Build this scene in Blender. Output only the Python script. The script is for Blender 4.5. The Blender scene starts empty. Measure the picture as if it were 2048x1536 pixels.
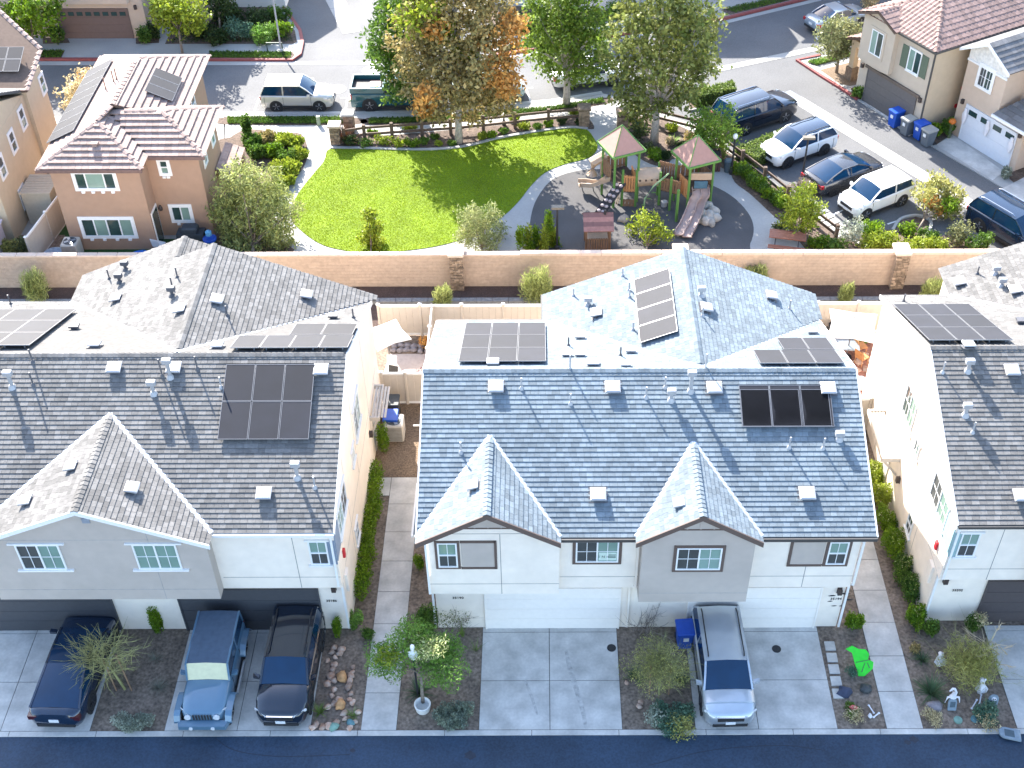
import bpy, math, random
import numpy as np
from mathutils import Vector, Matrix
R = math.radians
random.seed(11); rng = np.random.default_rng(7)
C = bpy.context.scene.collection
S = bpy.context.scene

# ------------------------------------------------------------------ camera, sky, sun, exposure
F_PX, PITCH, CX, CAM_H, ROLL = 2450.0, R(41.9), 1082.0, 37.7, 0.003     # survey of the view (for a 2048 px wide frame)
cd = bpy.data.cameras.new('camera'); cam = bpy.data.objects.new('camera', cd); C.objects.link(cam)
cd.sensor_width = 36; cd.lens = F_PX / 2048 * 36; cd.shift_x = -(CX - 1024) / 2048
cd.clip_start = 0.5; cd.clip_end = 3000
cam.matrix_world = Matrix.Translation((0, 0, CAM_H)) @ Matrix.Rotation(math.pi / 2 - PITCH, 4, 'X') @ Matrix.Rotation(-ROLL, 4, 'Z')
S.camera = cam
SUN_EL, SUN_AZ = R(34), R(26)            # azimuth: from +Y towards -X
sdir = Vector((-math.sin(SUN_AZ) * math.cos(SUN_EL), math.cos(SUN_AZ) * math.cos(SUN_EL), math.sin(SUN_EL)))
ld = bpy.data.lights.new('sun', 'SUN'); ld.energy = 4.4; ld.angle = R(0.5); ld.color = (1, .95, .87)
sun = bpy.data.objects.new('sun', ld); C.objects.link(sun)
sun.rotation_euler = (-sdir).to_track_quat('-Z', 'Y').to_euler(); sun.location = (0, 40, 60)
w = bpy.data.worlds.new('World'); S.world = w; w.use_nodes = True
nt = w.node_tree; sky = nt.nodes.new('ShaderNodeTexSky'); sky.sky_type = 'NISHITA'; sky.sun_disc = False
sky.sun_elevation = SUN_EL; sky.sun_rotation = -SUN_AZ; sky.altitude = 300; sky.air_density = 1.0; sky.dust_density = 1.5; sky.ozone_density = 1.0
nt.links.new(sky.outputs[0], nt.nodes['Background'].inputs[0]); nt.nodes['Background'].inputs[1].default_value = 0.15
S.view_settings.view_transform = 'Standard'; S.view_settings.look = 'None'; S.view_settings.gamma = 1
S.view_settings.use_curve_mapping = False; S.view_settings.exposure = 2.2

# ------------------------------------------------------------------ survey helpers: a sighted pixel + a height -> a point of the place
def ray(px, py):
    u, v = (px - CX) / F_PX, -(py - 768) / F_PX
    c, s = math.cos(ROLL), math.sin(ROLL); u, v = u * c + v * s, -u * s + v * c
    return Vector((u, math.cos(PITCH) + v * math.sin(PITCH), -math.sin(PITCH) + v * math.cos(PITCH)))
def at(px, py, z=0.0):
    d = ray(px, py); t = (z - CAM_H) / d.z
    return Vector((d.x * t, d.y * t, z))
def aty(px, py, Y):
    d = ray(px, py); t = Y / d.y
    return Vector((d.x * t, Y, CAM_H + d.z * t))
def atx(px, py, X):
    d = ray(px, py); t = X / d.x
    return Vector((X, d.y * t, CAM_H + d.z * t))

# ------------------------------------------------------------------ materials
MATS = {}
def mat(name, col, rough=.8, var=.12, scale=6.0, bump=0.0, bscale=40.0, spec=.4, metal=0.0, island=0.0, coat=0.0, col2=None, var2=0.0, scale2=.6, transl=0.0, coords='Object'):
    if name in MATS: return MATS[name]
    m = bpy.data.materials.new(name); m.use_nodes = True; MATS[name] = m
    n = m.node_tree.nodes; L = m.node_tree.links; b = n['Principled BSDF']
    b.inputs['Roughness'].default_value = rough; b.inputs['Metallic'].default_value = metal
    b.inputs['Specular IOR Level'].default_value = spec; b.inputs['Coat Weight'].default_value = coat; b.inputs['Coat Roughness'].default_value = .05
    geo = n.new('ShaderNodeNewGeometry'); pos = geo.outputs['Position']
    nz = n.new('ShaderNodeTexNoise'); nz.inputs['Scale'].default_value = scale; nz.inputs['Detail'].default_value = 4; L.new(pos, nz.inputs['Vector'])
    mx = n.new('ShaderNodeMix'); mx.data_type = 'RGBA'
    c2 = col2 or tuple(min(1, c * (1 + var)) for c in col); c1 = tuple(c * (1 - var) for c in col) if not col2 else col
    mx.inputs[6].default_value = (*c1, 1); mx.inputs[7].default_value = (*c2, 1)
    mr = n.new('ShaderNodeMapRange'); mr.inputs[1].default_value = .32; mr.inputs[2].default_value = .68; L.new(nz.outputs[0], mr.inputs[0])
    L.new(mr.outputs[0], mx.inputs[0]); out = mx.outputs[2]
    fac = None
    if var2:
        n2 = n.new('ShaderNodeTexNoise'); n2.inputs['Scale'].default_value = scale2; n2.inputs['Detail'].default_value = 3; L.new(pos, n2.inputs['Vector'])
        r2 = n.new('ShaderNodeMapRange'); r2.inputs[1].default_value = .3; r2.inputs[2].default_value = .7; r2.inputs[3].default_value = 1 - var2; r2.inputs[4].default_value = 1 + var2 * .6
        L.new(n2.outputs[0], r2.inputs[0]); fac = r2.outputs[0]
    if island:
        oi = n.new('ShaderNodeObjectInfo'); ad = n.new('ShaderNodeMath'); ad.operation = 'ADD'
        L.new(geo.outputs['Random Per Island'], ad.inputs[0]); L.new(oi.outputs['Random'], ad.inputs[1])
        fr = n.new('ShaderNodeMath'); fr.operation = 'FRACT'; L.new(ad.outputs[0], fr.inputs[0])
        r3 = n.new('ShaderNodeMapRange'); r3.inputs[3].default_value = 1 - island; r3.inputs[4].default_value = 1 + island; L.new(fr.outputs[0], r3.inputs[0])
        if fac:
            mm = n.new('ShaderNodeMath'); mm.operation = 'MULTIPLY'; L.new(fac, mm.inputs[0]); L.new(r3.outputs[0], mm.inputs[1]); fac = mm.outputs[0]
        else: fac = r3.outputs[0]
    if fac:
        vm = n.new('ShaderNodeVectorMath'); vm.operation = 'SCALE'; L.new(out, vm.inputs[0]); L.new(fac, vm.inputs['Scale']); out = vm.outputs[0]
    L.new(out, b.inputs['Base Color'])
    if bump:
        nb = n.new('ShaderNodeTexNoise'); nb.inputs['Scale'].default_value = bscale; nb.inputs['Detail'].default_value = 3; L.new(pos, nb.inputs['Vector'])
        bp = n.new('ShaderNodeBump'); bp.inputs['Strength'].default_value = bump; bp.inputs['Distance'].default_value = .02; L.new(nb.outputs[0], bp.inputs['Height']); L.new(bp.outputs[0], b.inputs['Normal'])
    if transl:
        tr = n.new('ShaderNodeBsdfTranslucent'); L.new(out, tr.inputs['Color']); ms = n.new('ShaderNodeMixShader'); ms.inputs[0].default_value = transl
        L.new(b.outputs[0], ms.inputs[1]); L.new(tr.outputs[0], ms.inputs[2]); L.new(ms.outputs[0], n['Material Output'].inputs['Surface'])
    return m
def paint(name, col, rough=.3, metal=0.0):      # car paint: clear-coated
    return mat(name, col, rough, .03, 3, spec=.5, metal=metal, coat=.9)
def leafmat(name, a, b, tr=.35):
    a = tuple(min(.6, q * 1.45) for q in a); b = tuple(min(.7, q * 1.45) for q in b)
    return mat(name, a, .55, .1, 1.3, island=.45, col2=b, spec=.3, transl=tr)

# ------------------------------------------------------------------ mesh builder and scene tree
OFF = {}
class MB:
    def __init__(s): s.v = []; s.f = []; s.mi = []; s.M = None
    def add(s, vs, fs, mi=0):
        k = len(s.v)
        s.v += [tuple(s.M @ Vector(p)) for p in vs] if s.M else [tuple(p) for p in vs]
        s.f += [tuple(i + k for i in f) for f in fs]; s.mi += [mi] * len(fs); return s
    def box(s, x0, x1, y0, y1, z0, z1, mi=0):
        return s.add([(x0, y0, z0), (x1, y0, z0), (x1, y1, z0), (x0, y1, z0), (x0, y0, z1), (x1, y0, z1), (x1, y1, z1), (x0, y1, z1)],
                     [(3, 2, 1, 0), (4, 5, 6, 7), (0, 1, 5, 4), (1, 2, 6, 5), (2, 3, 7, 6), (3, 0, 4, 7)], mi)
    def bev(s, x0, x1, y0, y1, z0, z1, b=.03, mi=0):           # box with chamfered top and upright edges
        def ring(d, z): return [(x0 + d, y0 + d + b, z), (x0 + d + b, y0 + d, z), (x1 - d - b, y0 + d, z), (x1 - d, y0 + d + b, z), (x1 - d, y1 - d - b, z), (x1 - d - b, y1 - d, z), (x0 + d + b, y1 - d, z), (x0 + d, y1 - d - b, z)]
        return s.loft([ring(0, z0), ring(0, z1 - b), ring(b * .8, z1)], mi)
    def loft(s, rings, mi=0, cap=True, closed=True):
        n = len(rings[0]); vs = [p for r in rings for p in r]; fs = []
        for i in range(len(rings) - 1):
            for j in range(n if closed else n - 1):
                a = i * n + j; b = i * n + (j + 1) % n; fs.append((a, b, b + n, a + n))
        if cap: fs.append(tuple(range(n))[::-1]); fs.append(tuple((len(rings) - 1) * n + j for j in range(n)))
        return s.add(vs, fs, mi)
    def prism(s, pts, z0, z1, mi=0):
        return s.loft([[(p[0], p[1], z0) for p in pts], [(p[0], p[1], z1) for p in pts]], mi)
    def tube(s, pts, r, n=6, mi=0):
        pts = [Vector(p) for p in pts]; rs = r if isinstance(r, (list, tuple)) else [r] * len(pts); rings = []
        for i, p in enumerate(pts):
            d = (pts[min(i + 1, len(pts) - 1)] - pts[max(i - 1, 0)]).normalized(); a = Vector((0, 0, 1)) if abs(d.z) < .9 else Vector((1, 0, 0))
            u = d.cross(a).normalized(); v = d.cross(u)
            rings.append([p + (u * math.cos(t) + v * math.sin(t)) * rs[i] for t in [2 * math.pi * k / n for k in range(n)]])
        return s.loft(rings, mi)
    def bar(s, a, b, w, h, mi=0):                               # rectangular bar from a to b (w sideways, h up)
        a = Vector(a); b = Vector(b); d = (b - a).normalized(); up = Vector((0, 0, 1)) if abs(d.z) < .95 else Vector((0, 1, 0))
        u = d.cross(up).normalized() * w / 2; v = u.cross(d).normalized() * h / 2
        return s.loft([[p - u - v, p + u - v, p + u + v, p - u + v] for p in (a, b)], mi)
    def lathe(s, prof, c=(0, 0, 0), n=16, mi=0):
        return s.loft([[(c[0] + r * math.cos(2 * math.pi * k / n), c[1] + r * math.sin(2 * math.pi * k / n), c[2] + z) for k in range(n)] for r, z in prof], mi)
    def disc(s, c, r, axis, t, n=16, mi=0):
        c = Vector(c); ax = Vector(axis).normalized(); return s.tube([c - ax * t / 2, c + ax * t / 2], r, n, mi)
    def slab(s, poly, n, t, mi=0):                              # 3-D polygon thickened by t against its normal n
        n = Vector(n).normalized(); return s.loft([[Vector(p) - n * t for p in poly], [Vector(p) for p in poly]], mi)
    def build(s, name, mats, parent=None, smooth=False, local=False, label=None, kind=None):
        me = bpy.data.meshes.new(name); off = Vector(OFF.get(parent.name, (0, 0, 0))) if parent and not local else Vector()
        me.from_pydata([tuple(Vector(p) - off) for p in s.v], [], s.f)
        for m in (mats if isinstance(mats, (list, tuple)) else [mats]): me.materials.append(m)
        if any(s.mi): me.polygons.foreach_set('material_index', s.mi)
        me.update()
        if smooth: me.shade_smooth(); 
        return link(name, me, parent, off, label, kind)
def link(name, me, parent=None, off=None, label=None, kind=None):
    o = bpy.data.objects.new(name, me); C.objects.link(o)
    if parent: o.parent = parent; OFF[o.name] = tuple(off) if off is not None else (0, 0, 0)
    if label: o['label'] = label
    if kind: o['kind'] = kind
    return o
def tag(o, label, cat, group=None):
    o['label'] = label; o['category'] = cat
    if group: o['group'] = group
    return o
def thing(name, label, cat, loc=(0, 0, 0), rz=0, group=None, local=False):
    o = bpy.data.objects.new(name, None); C.objects.link(o); o.empty_display_size = .3
    o.location = loc; o.rotation_euler = (0, 0, rz); OFF[o.name] = (0, 0, 0) if local else tuple(loc)
    return tag(o, label, cat, group)
def kids(o): return list(o.children)
def copy_tree(o, loc=None, rz=None, label=None, parent=None):
    c = o.copy(); C.objects.link(c)
    if parent: c.parent = parent
    OFF[c.name] = OFF.get(o.name, (0, 0, 0))
    if loc is not None: c.location = loc
    if rz is not None: c.rotation_euler = (0, 0, rz)
    if label: c['label'] = label
    for k in kids(o): copy_tree(k, parent=c)
    return c
def struct(name, mb, mats, smooth=False): return mb.build(name, mats, smooth=smooth, kind='structure')
def flat(name, pts, z, m):                                     # ground sheet
    mb = MB(); mb.add([(p[0], p[1], z) for p in pts], [tuple(range(len(pts)))]); return struct(name, mb, m)
def smooth_poly(pts, k=6, closed=True):                          # Catmull-Rom
    n = len(pts); out = []
    for i in range(n if closed else n - 1):
        g = lambda j: Vector(pts[j % n][:2]) if closed else Vector(pts[max(0, min(n - 1, j))][:2])
        p0, p1, p2, p3 = g(i - 1), g(i), g(i + 1), g(i + 2)
        for j in range(k):
            t = j / k; out.append(.5 * ((2 * p1) + (p2 - p0) * t + (2 * p0 - 5 * p1 + 4 * p2 - p3) * t * t + (3 * p1 - p0 - 3 * p2 + p3) * t ** 3))
    if not closed: out.append(Vector(pts[-1][:2]))
    return out
def ribbon(pts, w, z0, z1, mb=None, mi=0):                      # kerb-like strip along a line
    mb = mb or MB(); pts = [Vector(p[:2]) for p in pts]; rings = []
    for i, p in enumerate(pts):
        d = (pts[min(i + 1, len(pts) - 1)] - pts[max(i - 1, 0)]).normalized(); nn = Vector((-d.y, d.x)) * w / 2
        a, b = p - nn, p + nn; rings.append([(a.x, a.y, z0), (b.x, b.y, z0), (b.x, b.y, z1), (a.x, a.y, z1)])
    mb.loft(rings, mi); return mb

# text -> flat lettering mesh (built-in font curve converted to a mesh)
def lettering(txt, name, size, M, m, parent, depth=.006):
    cu = bpy.data.curves.new(name, 'FONT'); cu.body = txt; cu.size = size; cu.align_x = 'CENTER'; cu.align_y = 'CENTER'; cu.extrude = depth; cu.resolution_u = 2
    tmp = bpy.data.objects.new('tmp', cu); me = bpy.data.meshes.new_from_object(tmp); bpy.data.objects.remove(tmp); me.name = name
    off = Vector(OFF.get(parent.name, (0, 0, 0))) if parent else Vector()
    me.transform(Matrix.Translation(-off) @ M); me.materials.clear(); me.materials.append(m)
    return link(name, me, parent, off)
def face_matrix(p, u, n):                                       # x along u, z along n (out of the wall)
    u = Vector(u).normalized(); n = Vector(n).normalized(); v = n.cross(u)
    M = Matrix((u, v, n)).transposed().to_4x4(); M.translation = Vector(p); return M
# ------------------------------------------------------------------ near ground
asphalt = mat('asphalt', (.022, .044, .078), .7, .22, 14, bump=.4, bscale=70, var2=.28, scale2=.5)  # sky's blue on the shaded road is put into the base colour
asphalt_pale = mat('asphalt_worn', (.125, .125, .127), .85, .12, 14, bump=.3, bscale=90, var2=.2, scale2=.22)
concrete = mat('concrete', (.52, .50, .465), .85, .06, 10, bump=.2, bscale=60, var2=.24, scale2=1.3)
concrete_pale = mat('concrete_pale', (.36, .35, .33), .85, .05, 10, bump=.1, bscale=60, var2=.1, scale2=.5)
joint_m = mat('joint_dark', (.09, .09, .09), .9, .1)
soil = mat('soil', (.2, .155, .12), .95, .4, 9, bump=.8, bscale=30, var2=.3, scale2=1.1)
mulch = mat('mulch', (.085, .055, .045), .95, .35, 22, bump=.9, bscale=40, var2=.2, scale2=1.0)
bark = mat('bark_chips', (.19, .135, .09), .95, .45, 16, bump=.9, bscale=40, var2=.2)
flat('ground', [(-600, -300), (600, -300), (600, 1500), (-600, 1500)], -.06, soil)
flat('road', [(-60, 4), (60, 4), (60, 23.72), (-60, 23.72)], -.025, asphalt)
g = MB()
x = -40.
while x < 40: g.box(x, x + 3.03, 23.66, 23.86, -.05, .0); x += 3.05
struct('road_gutter', g, concrete)
g = MB(); g.box(-40, 40, 23.845, 23.875, -.05, -.012); struct('gutter_joint', g, joint_m)
for a, b in ((-40, -15.86), (-13.2, -8.13), (-7.9, -6.36), (-5.11, -2.22), (2.82, 5.38), (10.37, 12.09), (13.37, 16.65)): pass
flat('planting_bed', [(-40, 23.87), (40, 23.87), (40, 50), (-40, 50)], -.03, soil)
def slabs(name, xs, ys, m=concrete):
    base = MB(); base.box(xs[0], xs[-1], ys[0], ys[-1], -.05, -.015); b = struct(name, base, joint_m)
    for i in range(len(xs) - 1):
        for j in range(len(ys) - 1):
            q = MB(); e = .012; q.box(xs[i] + e, xs[i + 1] - e, ys[j] + e, ys[j + 1] - e, -.04, .003 * random.random()); q.build('slab', m, b)
    return b
slabs('driveway', [-2.22, .28, 2.82], [23.87, 25.9, 28.05, 28.3])
slabs('driveway', [5.38, 7.6, 10.37], [23.87, 25.9, 28.05, 28.3])
slabs('driveway', [-13.25, -10.7, -8.13], [23.87, 25.9, 28.05, 28.3])
slabs('driveway', [-26, -22.4, -19.0, -15.86], [23.87, 25.9, 28.05, 28.3])
slabs('driveway', [16.66, 19.2, 21.7], [23.87, 25.9, 28.05, 28.3])
slabs('walkway', [-6.36, -5.11], [23.87 + i * 1.53 for i in range(9)], concrete)
slabs('walkway', [-6.95, -6.36], [35.05, 36.11], concrete)
slabs('walkway', [12.09, 13.37], [23.87 + i * 1.53 for i in range(12)], concrete)
flat('bark_bed', [(-7.2, 36.15), (-3.9, 36.15), (-3.9, 40.7), (-7.2, 40.7)], -.016, bark)
flat('mulch_strip', [(-40, 45.7), (40, 45.7), (40, 49.6), (-40, 49.6)], -.02, mulch)
k = MB(); x = -40
while x < 40: k.box(x, x + .78, 48.0, 48.3, -.05, .16); x += .8
struct('retaining_kerb', k, mat('old_concrete', (.2, .2, .2), .9, .2, 8, bump=.4))
flat('patio', [(-7.2, 40.8), (-5.2, 40.8), (-5.2, 44.2), (-7.2, 44.2)], -.016, mat('patio_pink', (.42, .36, .33), .85, .08, 6))
flat('patio', [(11.3, 40.9), (17.2, 40.9), (17.2, 45.6), (11.3, 45.6)], -.016, mat('brick_floor', (.25, .11, .075), .85, .3, 5, bump=.4, bscale=8))
# drain lids set in the driveways
for px, py in ((1223, 1296), (1553, 1298)):
    p = at(px, py); g = MB(); g.disc((p.x, p.y, .006), .17, (0, 0, 1), .012, 20); g.disc((p.x, p.y, .012), .13, (0, 0, 1), .012, 20)
    tag(g.build('driveway_manhole', mat('cast_iron', (.03, .03, .032), .6)), 'round black manhole in the ' + ('empty driveway' if px < 1400 else 'driveway beside the silver SUV'), 'manhole', 'round black manholes in the driveways')

# worn tyre marks and stains on the concrete and the road
tyre_mk = mat('tyre_mark', (.43, .415, .39), .9, .25, 6); stain = mat('oil_stain', (.018, .026, .042), .6, .2, 8)
for pts, wd in (([(1132, 1300), (1138, 1330), (1150, 1370), (1165, 1420), (1172, 1458)], .17), ([(1050, 1360), (1062, 1390), (1075, 1430)], .1)):
    P = smooth_poly([at(*q) for q in pts], 4, False); mb = MB(); V = []
    for i, p in enumerate(P):
        d = (P[min(i + 1, len(P) - 1)] - P[max(i - 1, 0)]).normalized(); n_ = Vector((-d.y, d.x)) * wd / 2 * (.6 + .5 * math.sin(math.pi * i / (len(P) - 1))); V += [(p.x - n_.x, p.y - n_.y, .008), (p.x + n_.x, p.y + n_.y, .008)]
    mb.add(V, [(2 * i, 2 * i + 1, 2 * i + 3, 2 * i + 2) for i in range(len(P) - 1)]); struct('tyre_mark', mb, tyre_mk)
for a, b_, r in ((1828, 1478, .16), (1815, 1484, .12), (705, 1500, .1), (940, 1510, .2)):
    p = at(a, b_); mb = MB(); mb.add([(p.x + r * (1 + .3 * math.sin(3 * k)) * math.cos(k * .5236), p.y + r * .8 * (1 + .25 * math.cos(2 * k)) * math.sin(k * .5236), -.02) for k in range(12)], [tuple(range(12))]); struct('oil_stain', mb, stain)
for pts in ([(430, 1475), (470, 1500), (560, 1512), (700, 1508)], [(1300, 1530), (1420, 1500), (1560, 1490), (1650, 1500)]):
    struct('road_crack', ribbon(smooth_poly([at(*q) for q in pts], 6, False), .025, -.03, -.019), stain)
# ------------------------------------------------------------------ building kit
st_white = mat('stucco_white', (.86, .768, .662), .9, .025, 3, bump=.45, bscale=120, var2=.06, scale2=.9)
st_grey = mat('stucco_grey', (.48, .42, .37), .9, .03, 3, bump=.45, bscale=120, var2=.07, scale2=.8)
trim_b = mat('trim_brown', (.12, .085, .07), .7, .06)
trim_w = mat('trim_white', (.78, .77, .75), .55, .03)
frame_w = mat('vinyl_white', (.8, .8, .79), .4, .02)
glass = mat('window_glass', (.03, .06, .055), .06, .2, 1.2, spec=.9)
glass_g = mat('window_blind', (.20, .30, .25), .12, .12, 1.0, spec=.8)
screen = mat('insect_screen', (.06, .065, .065), .6, .1, 3)
panel_m = mat('solar_cell', (.012, .013, .02), .75, .15, 1.5, spec=.4, island=.2)
alu = mat('aluminium', (.2, .2, .21), .5, .03, metal=.5)
metal_pale = mat('galvanised', (.40, .40, .41), .5, .06, metal=.25)
metal_dark = mat('vent_dark', (.1, .1, .11), .6, .1)
gutter_d = mat('gutter_dark', (.07, .065, .06), .5, .05)
sh_c = mat('shingle_pale', (.152, .184, .208), .95, .10, 9, bump=.5, bscale=60, island=.2, var2=.13, scale2=.6)
sh_l = mat('shingle_grey', (.148, .142, .136), .95, .12, 9, bump=.5, bscale=60, island=.24, var2=.14, scale2=.6)
lamp_blk = mat('lamp_black', (.02, .02, .022), .5)

def scan(poly2, v):                                            # u-intervals of a polygon at height v
    xs = []
    for i in range(len(poly2)):
        (a, b), (c, d) = poly2[i], poly2[(i + 1) % len(poly2)]
        if (b <= v) != (d <= v): xs.append(a + (v - b) * (c - a) / (d - b))
    xs.sort(); return list(zip(xs[::2], xs[1::2]))
def tiles(poly, n, course=.185, wid=.25, th=.024, jitter=.35, stag=True, roll=0):
    """lay overlapping tabs on a roof plane; returns list of (origin, u, v, n, w, c, full)"""
    n = Vector(n).normalized(); u = Vector((0, 0, 1)).cross(n).normalized(); v = n.cross(u); o = Vector(poly[0])
    P = [((Vector(p) - o).dot(u), (Vector(p) - o).dot(v)) for p in poly]; vmin = min(p[1] for p in P); vmax = max(p[1] for p in P)
    out = []; k = 0; y = vmin
    while y < vmax - .03:
        for a, b in scan(P, min(y + course * .5, vmax - .01)):
            x = a - (random.random() * wid if stag else 0)
            while x < b - .02:
                ww = wid * (1 + (random.random() - .5) * jitter); x0, x1 = max(x, a), min(x + ww, b)
                if x1 - x0 > .03: out.append((o + u * x0 + v * y, u, v, n, x1 - x0, min(course, vmax - y), x0 == x and x1 == x + ww and y + course <= vmax))
                x += ww
        y += course; k += 1
    return out
def tab_geo(w, c, th, roll=0):
    if not roll: return [(0.004, -.012, 0), (w - .004, -.012, 0), (w - .004, -.012, th), (.004, -.012, th), (.004, c, .004), (w - .004, c, .004)], [(0, 1, 2, 3), (3, 2, 5, 4), (0, 3, 4), (1, 5, 2)]
    vs = []; fs = []; N = 5                                        # a rolled tile: raised edges with a trough between
    for y, lift in ((-.02, th), (c, .006)):
        for i in range(N): t = i / (N - 1); vs.append((t * w, y, lift + roll * (math.cos(2 * math.pi * t) * .5 + .5)))
    for i in range(N): vs.append((i / (N - 1) * w, -.02, 0))
    for i in range(N - 1): fs.append((i, i + 1, N + i + 1, N + i)); fs.append((2 * N + i, 2 * N + i + 1, i + 1, i))
    return vs, fs
def lay(lst, roofobj, name, m, th, wid, course, limit=300, roll=0):
    lst.sort(key=lambda q: (q[0] - Vector((0, 0, CAM_H))).length_squared * (1 if q[6] else 4) / max(.15, (Vector((0, 0, CAM_H)) - q[0]).normalized().dot(q[3])))
    off = Vector(OFF.get(roofobj.name, (0, 0, 0))); shared = None; mb = MB()
    for i, (o, u, v, n, w, c, full) in enumerate(lst):
        if i < limit and full:
            if not shared:
                g = MB(); g.add(*tab_geo(wid, course, th, roll)); s = g.build(name, m, roofobj, local=True); shared = s.data
            else: s = link(name, shared, roofobj)
            M = Matrix((u * (w / wid), v, n)).transposed().to_4x4(); M.translation = o - off; s.matrix_local = M
        else:
            vs, fs = tab_geo(w, c, th, roll)
            mb.add([o + u * a + v * b + n * d for a, b, d in vs], fs)
    if mb.v:
        q = mb.build(name, m, roofobj, kind='stuff')
def ridge_caps(roofobj, a, b, m, slope_w=.135, step=.2, drop=.06, th=.02, name='ridge_cap', shared={}):
    a = Vector(a); b = Vector(b); d = (b - a).normalized(); L = (b - a).length; nn = int(L / step); side = Vector((0, 0, 1)).cross(d).normalized(); up = d.cross(side)
    key = (m.name, slope_w, step); off = Vector(OFF.get(roofobj.name, (0, 0, 0)))
    if key not in shared:
        g = MB(); s, t = slope_w, th; r = []
        for yy, h in ((-.02, t * 1.6), (step, t * .5)): r.append([(-s, yy, h - drop), (0, yy, h), (s, yy, h - drop), (s, yy, h - drop - t), (0, yy, h - t), (-s, yy, h - drop - t)])
        g.loft(r); o0 = g.build(name, m, roofobj, local=True); shared[key] = o0.data; first = o0
    else: first = None
    for i in range(nn):
        o = first if (first and i == 0) else link(name, shared[key], roofobj)
        M = Matrix((side, d, up)).transposed().to_4x4(); M.translation = a + d * (i * step) + Vector((0, 0, .03)) - off; o.matrix_local = M
def roof(parent, planes, m, deck_m, name='roof', tile='shingle', th=.029, wid=.25, course=.185, roll=0, limit=300, thick=.12, stag=True, jitter=.35):
    d = MB(); lst = []
    for poly, skip in planes:
        n = (Vector(poly[1]) - Vector(poly[0])).cross(Vector(poly[2]) - Vector(poly[0])).normalized()
        if n.z < 0: poly = poly[::-1]; n = -n
        d.slab(poly, n, thick); 
        if not skip: lst += tiles(poly, n, course, wid, th, jitter, stag)
    r = d.build(name, deck_m, parent)
    if lst: lay(lst, r, tile, m, th, wid, course, limit, roll)
    return r
# window on a wall: p = centre, u = along the wall, n = outward
def window(parent, p, u, n, w, h, style='slider', surround=None, grid=True, panes=None, sill=None, fr=None, deep=.05):
    M = face_matrix(p, u, n); fr = fr or frame_w; f = MB(); f.M = M; t = .055; d = deep
    f.box(-w / 2, w / 2, h / 2 - t, h / 2, .001, d); f.box(-w / 2, w / 2, -h / 2, -h / 2 + t, .001, d)
    f.box(-w / 2, -w / 2 + t, -h / 2 + t, h / 2 - t, .001, d); f.box(w / 2 - t, w / 2, -h / 2 + t, h / 2 - t, .001, d)
    cells = []
    if style == 'slider': f.box(-t / 2, t / 2, -h / 2 + t, h / 2 - t, .001, d); cells = [(-w / 2 + t, -t / 2, -h / 2 + t, h / 2 - t), (t / 2, w / 2 - t, -h / 2 + t, h / 2 - t)]
    elif style == 'hung': f.box(-w / 2 + t, w / 2 - t, -t / 2, t / 2, .001, d); cells = [(-w / 2 + t, w / 2 - t, t / 2, h / 2 - t), (-w / 2 + t, w / 2 - t, -h / 2 + t, -t / 2)]
    elif style == 'triple':
        a = w * .27; cells = []
        for x in (-w / 2 + a, w / 2 - a): f.box(x - t / 2, x + t / 2, -h / 2 + t, h / 2 - t, .001, d)
        cells = [(-w / 2 + t, -w / 2 + a - t / 2, -h / 2 + t, h / 2 - t), (-w / 2 + a + t / 2, w / 2 - a - t / 2, -h / 2 + t, h / 2 - t), (w / 2 - a + t / 2, w / 2 - t, -h / 2 + t, h / 2 - t)]
    elif style == 'quad':
        for x in (-w / 4, 0, w / 4): f.box(x - t / 2, x + t / 2, -h / 2 + t, h / 2 - t, .001, d * (1.2 if x == 0 else 1))
        q = [-w / 2 + t, -w / 4, 0, w / 4, w / 2 - t]; cells = [(q[i] + (t / 2 if i else 0), q[i + 1] - (t / 2 if i < 3 else 0), -h / 2 + t, h / 2 - t) for i in range(4)]
    else: cells = [(-w / 2 + t, w / 2 - t, -h / 2 + t, h / 2 - t)]
    if grid:
        for a, b, c, e in cells:
            x = (a + b) / 2; y = (c + e) / 2; f.box(x - .011, x + .011, c, e, .012, .03)
            if style != 'hung': f.box(a, b, y - .011, y + .011, .0125, .0295)
    wo = f.build('window', fr, parent)
    panes = panes or [glass, glass_g]
    for i, (a, b, c, e) in enumerate(cells):
        q = MB(); q.M = M; q.box(a, b, c, e, .002, .014); q.build('pane', panes[i % len(panes)], wo)
    if surround:
        s = MB(); s.M = M; g, sm = surround; W, H = w / 2 + g, h / 2 + g; dd = deep * .8
        s.box(-W, W, h / 2 + .003, H, .001, dd); s.box(-W, W, -H, -h / 2 - .003, .001, dd); s.box(-W, -w / 2 - .003, -h / 2 - .003, h / 2 + .003, .001, dd); s.box(w / 2 + .003, W, -h / 2 - .003, h / 2 + .003, .001, dd)
        s.build('trim', sm, wo)
    if sill:
        s = MB(); s.M = M; ex = sill
        s.box(-w / 2 - ex, w / 2 + ex, h / 2 + .004, h / 2 + .07, .001, .07); s.build('head_trim', trim_w, wo)
        s = MB(); s.M = M; s.box(-w / 2 - ex, w / 2 + ex, -h / 2 - .08, -h / 2 - .004, .001, .09); s.build('sill', trim_w, wo)
    return wo
def wall_panel(parent, name, p, u, n, w, h, m, d=.02, **k):
    q = MB(); q.M = face_matrix(p, u, n); q.box(-w / 2, w / 2, -h / 2, h / 2, .001, d); return q.build(name, m, parent, **k)
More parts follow.
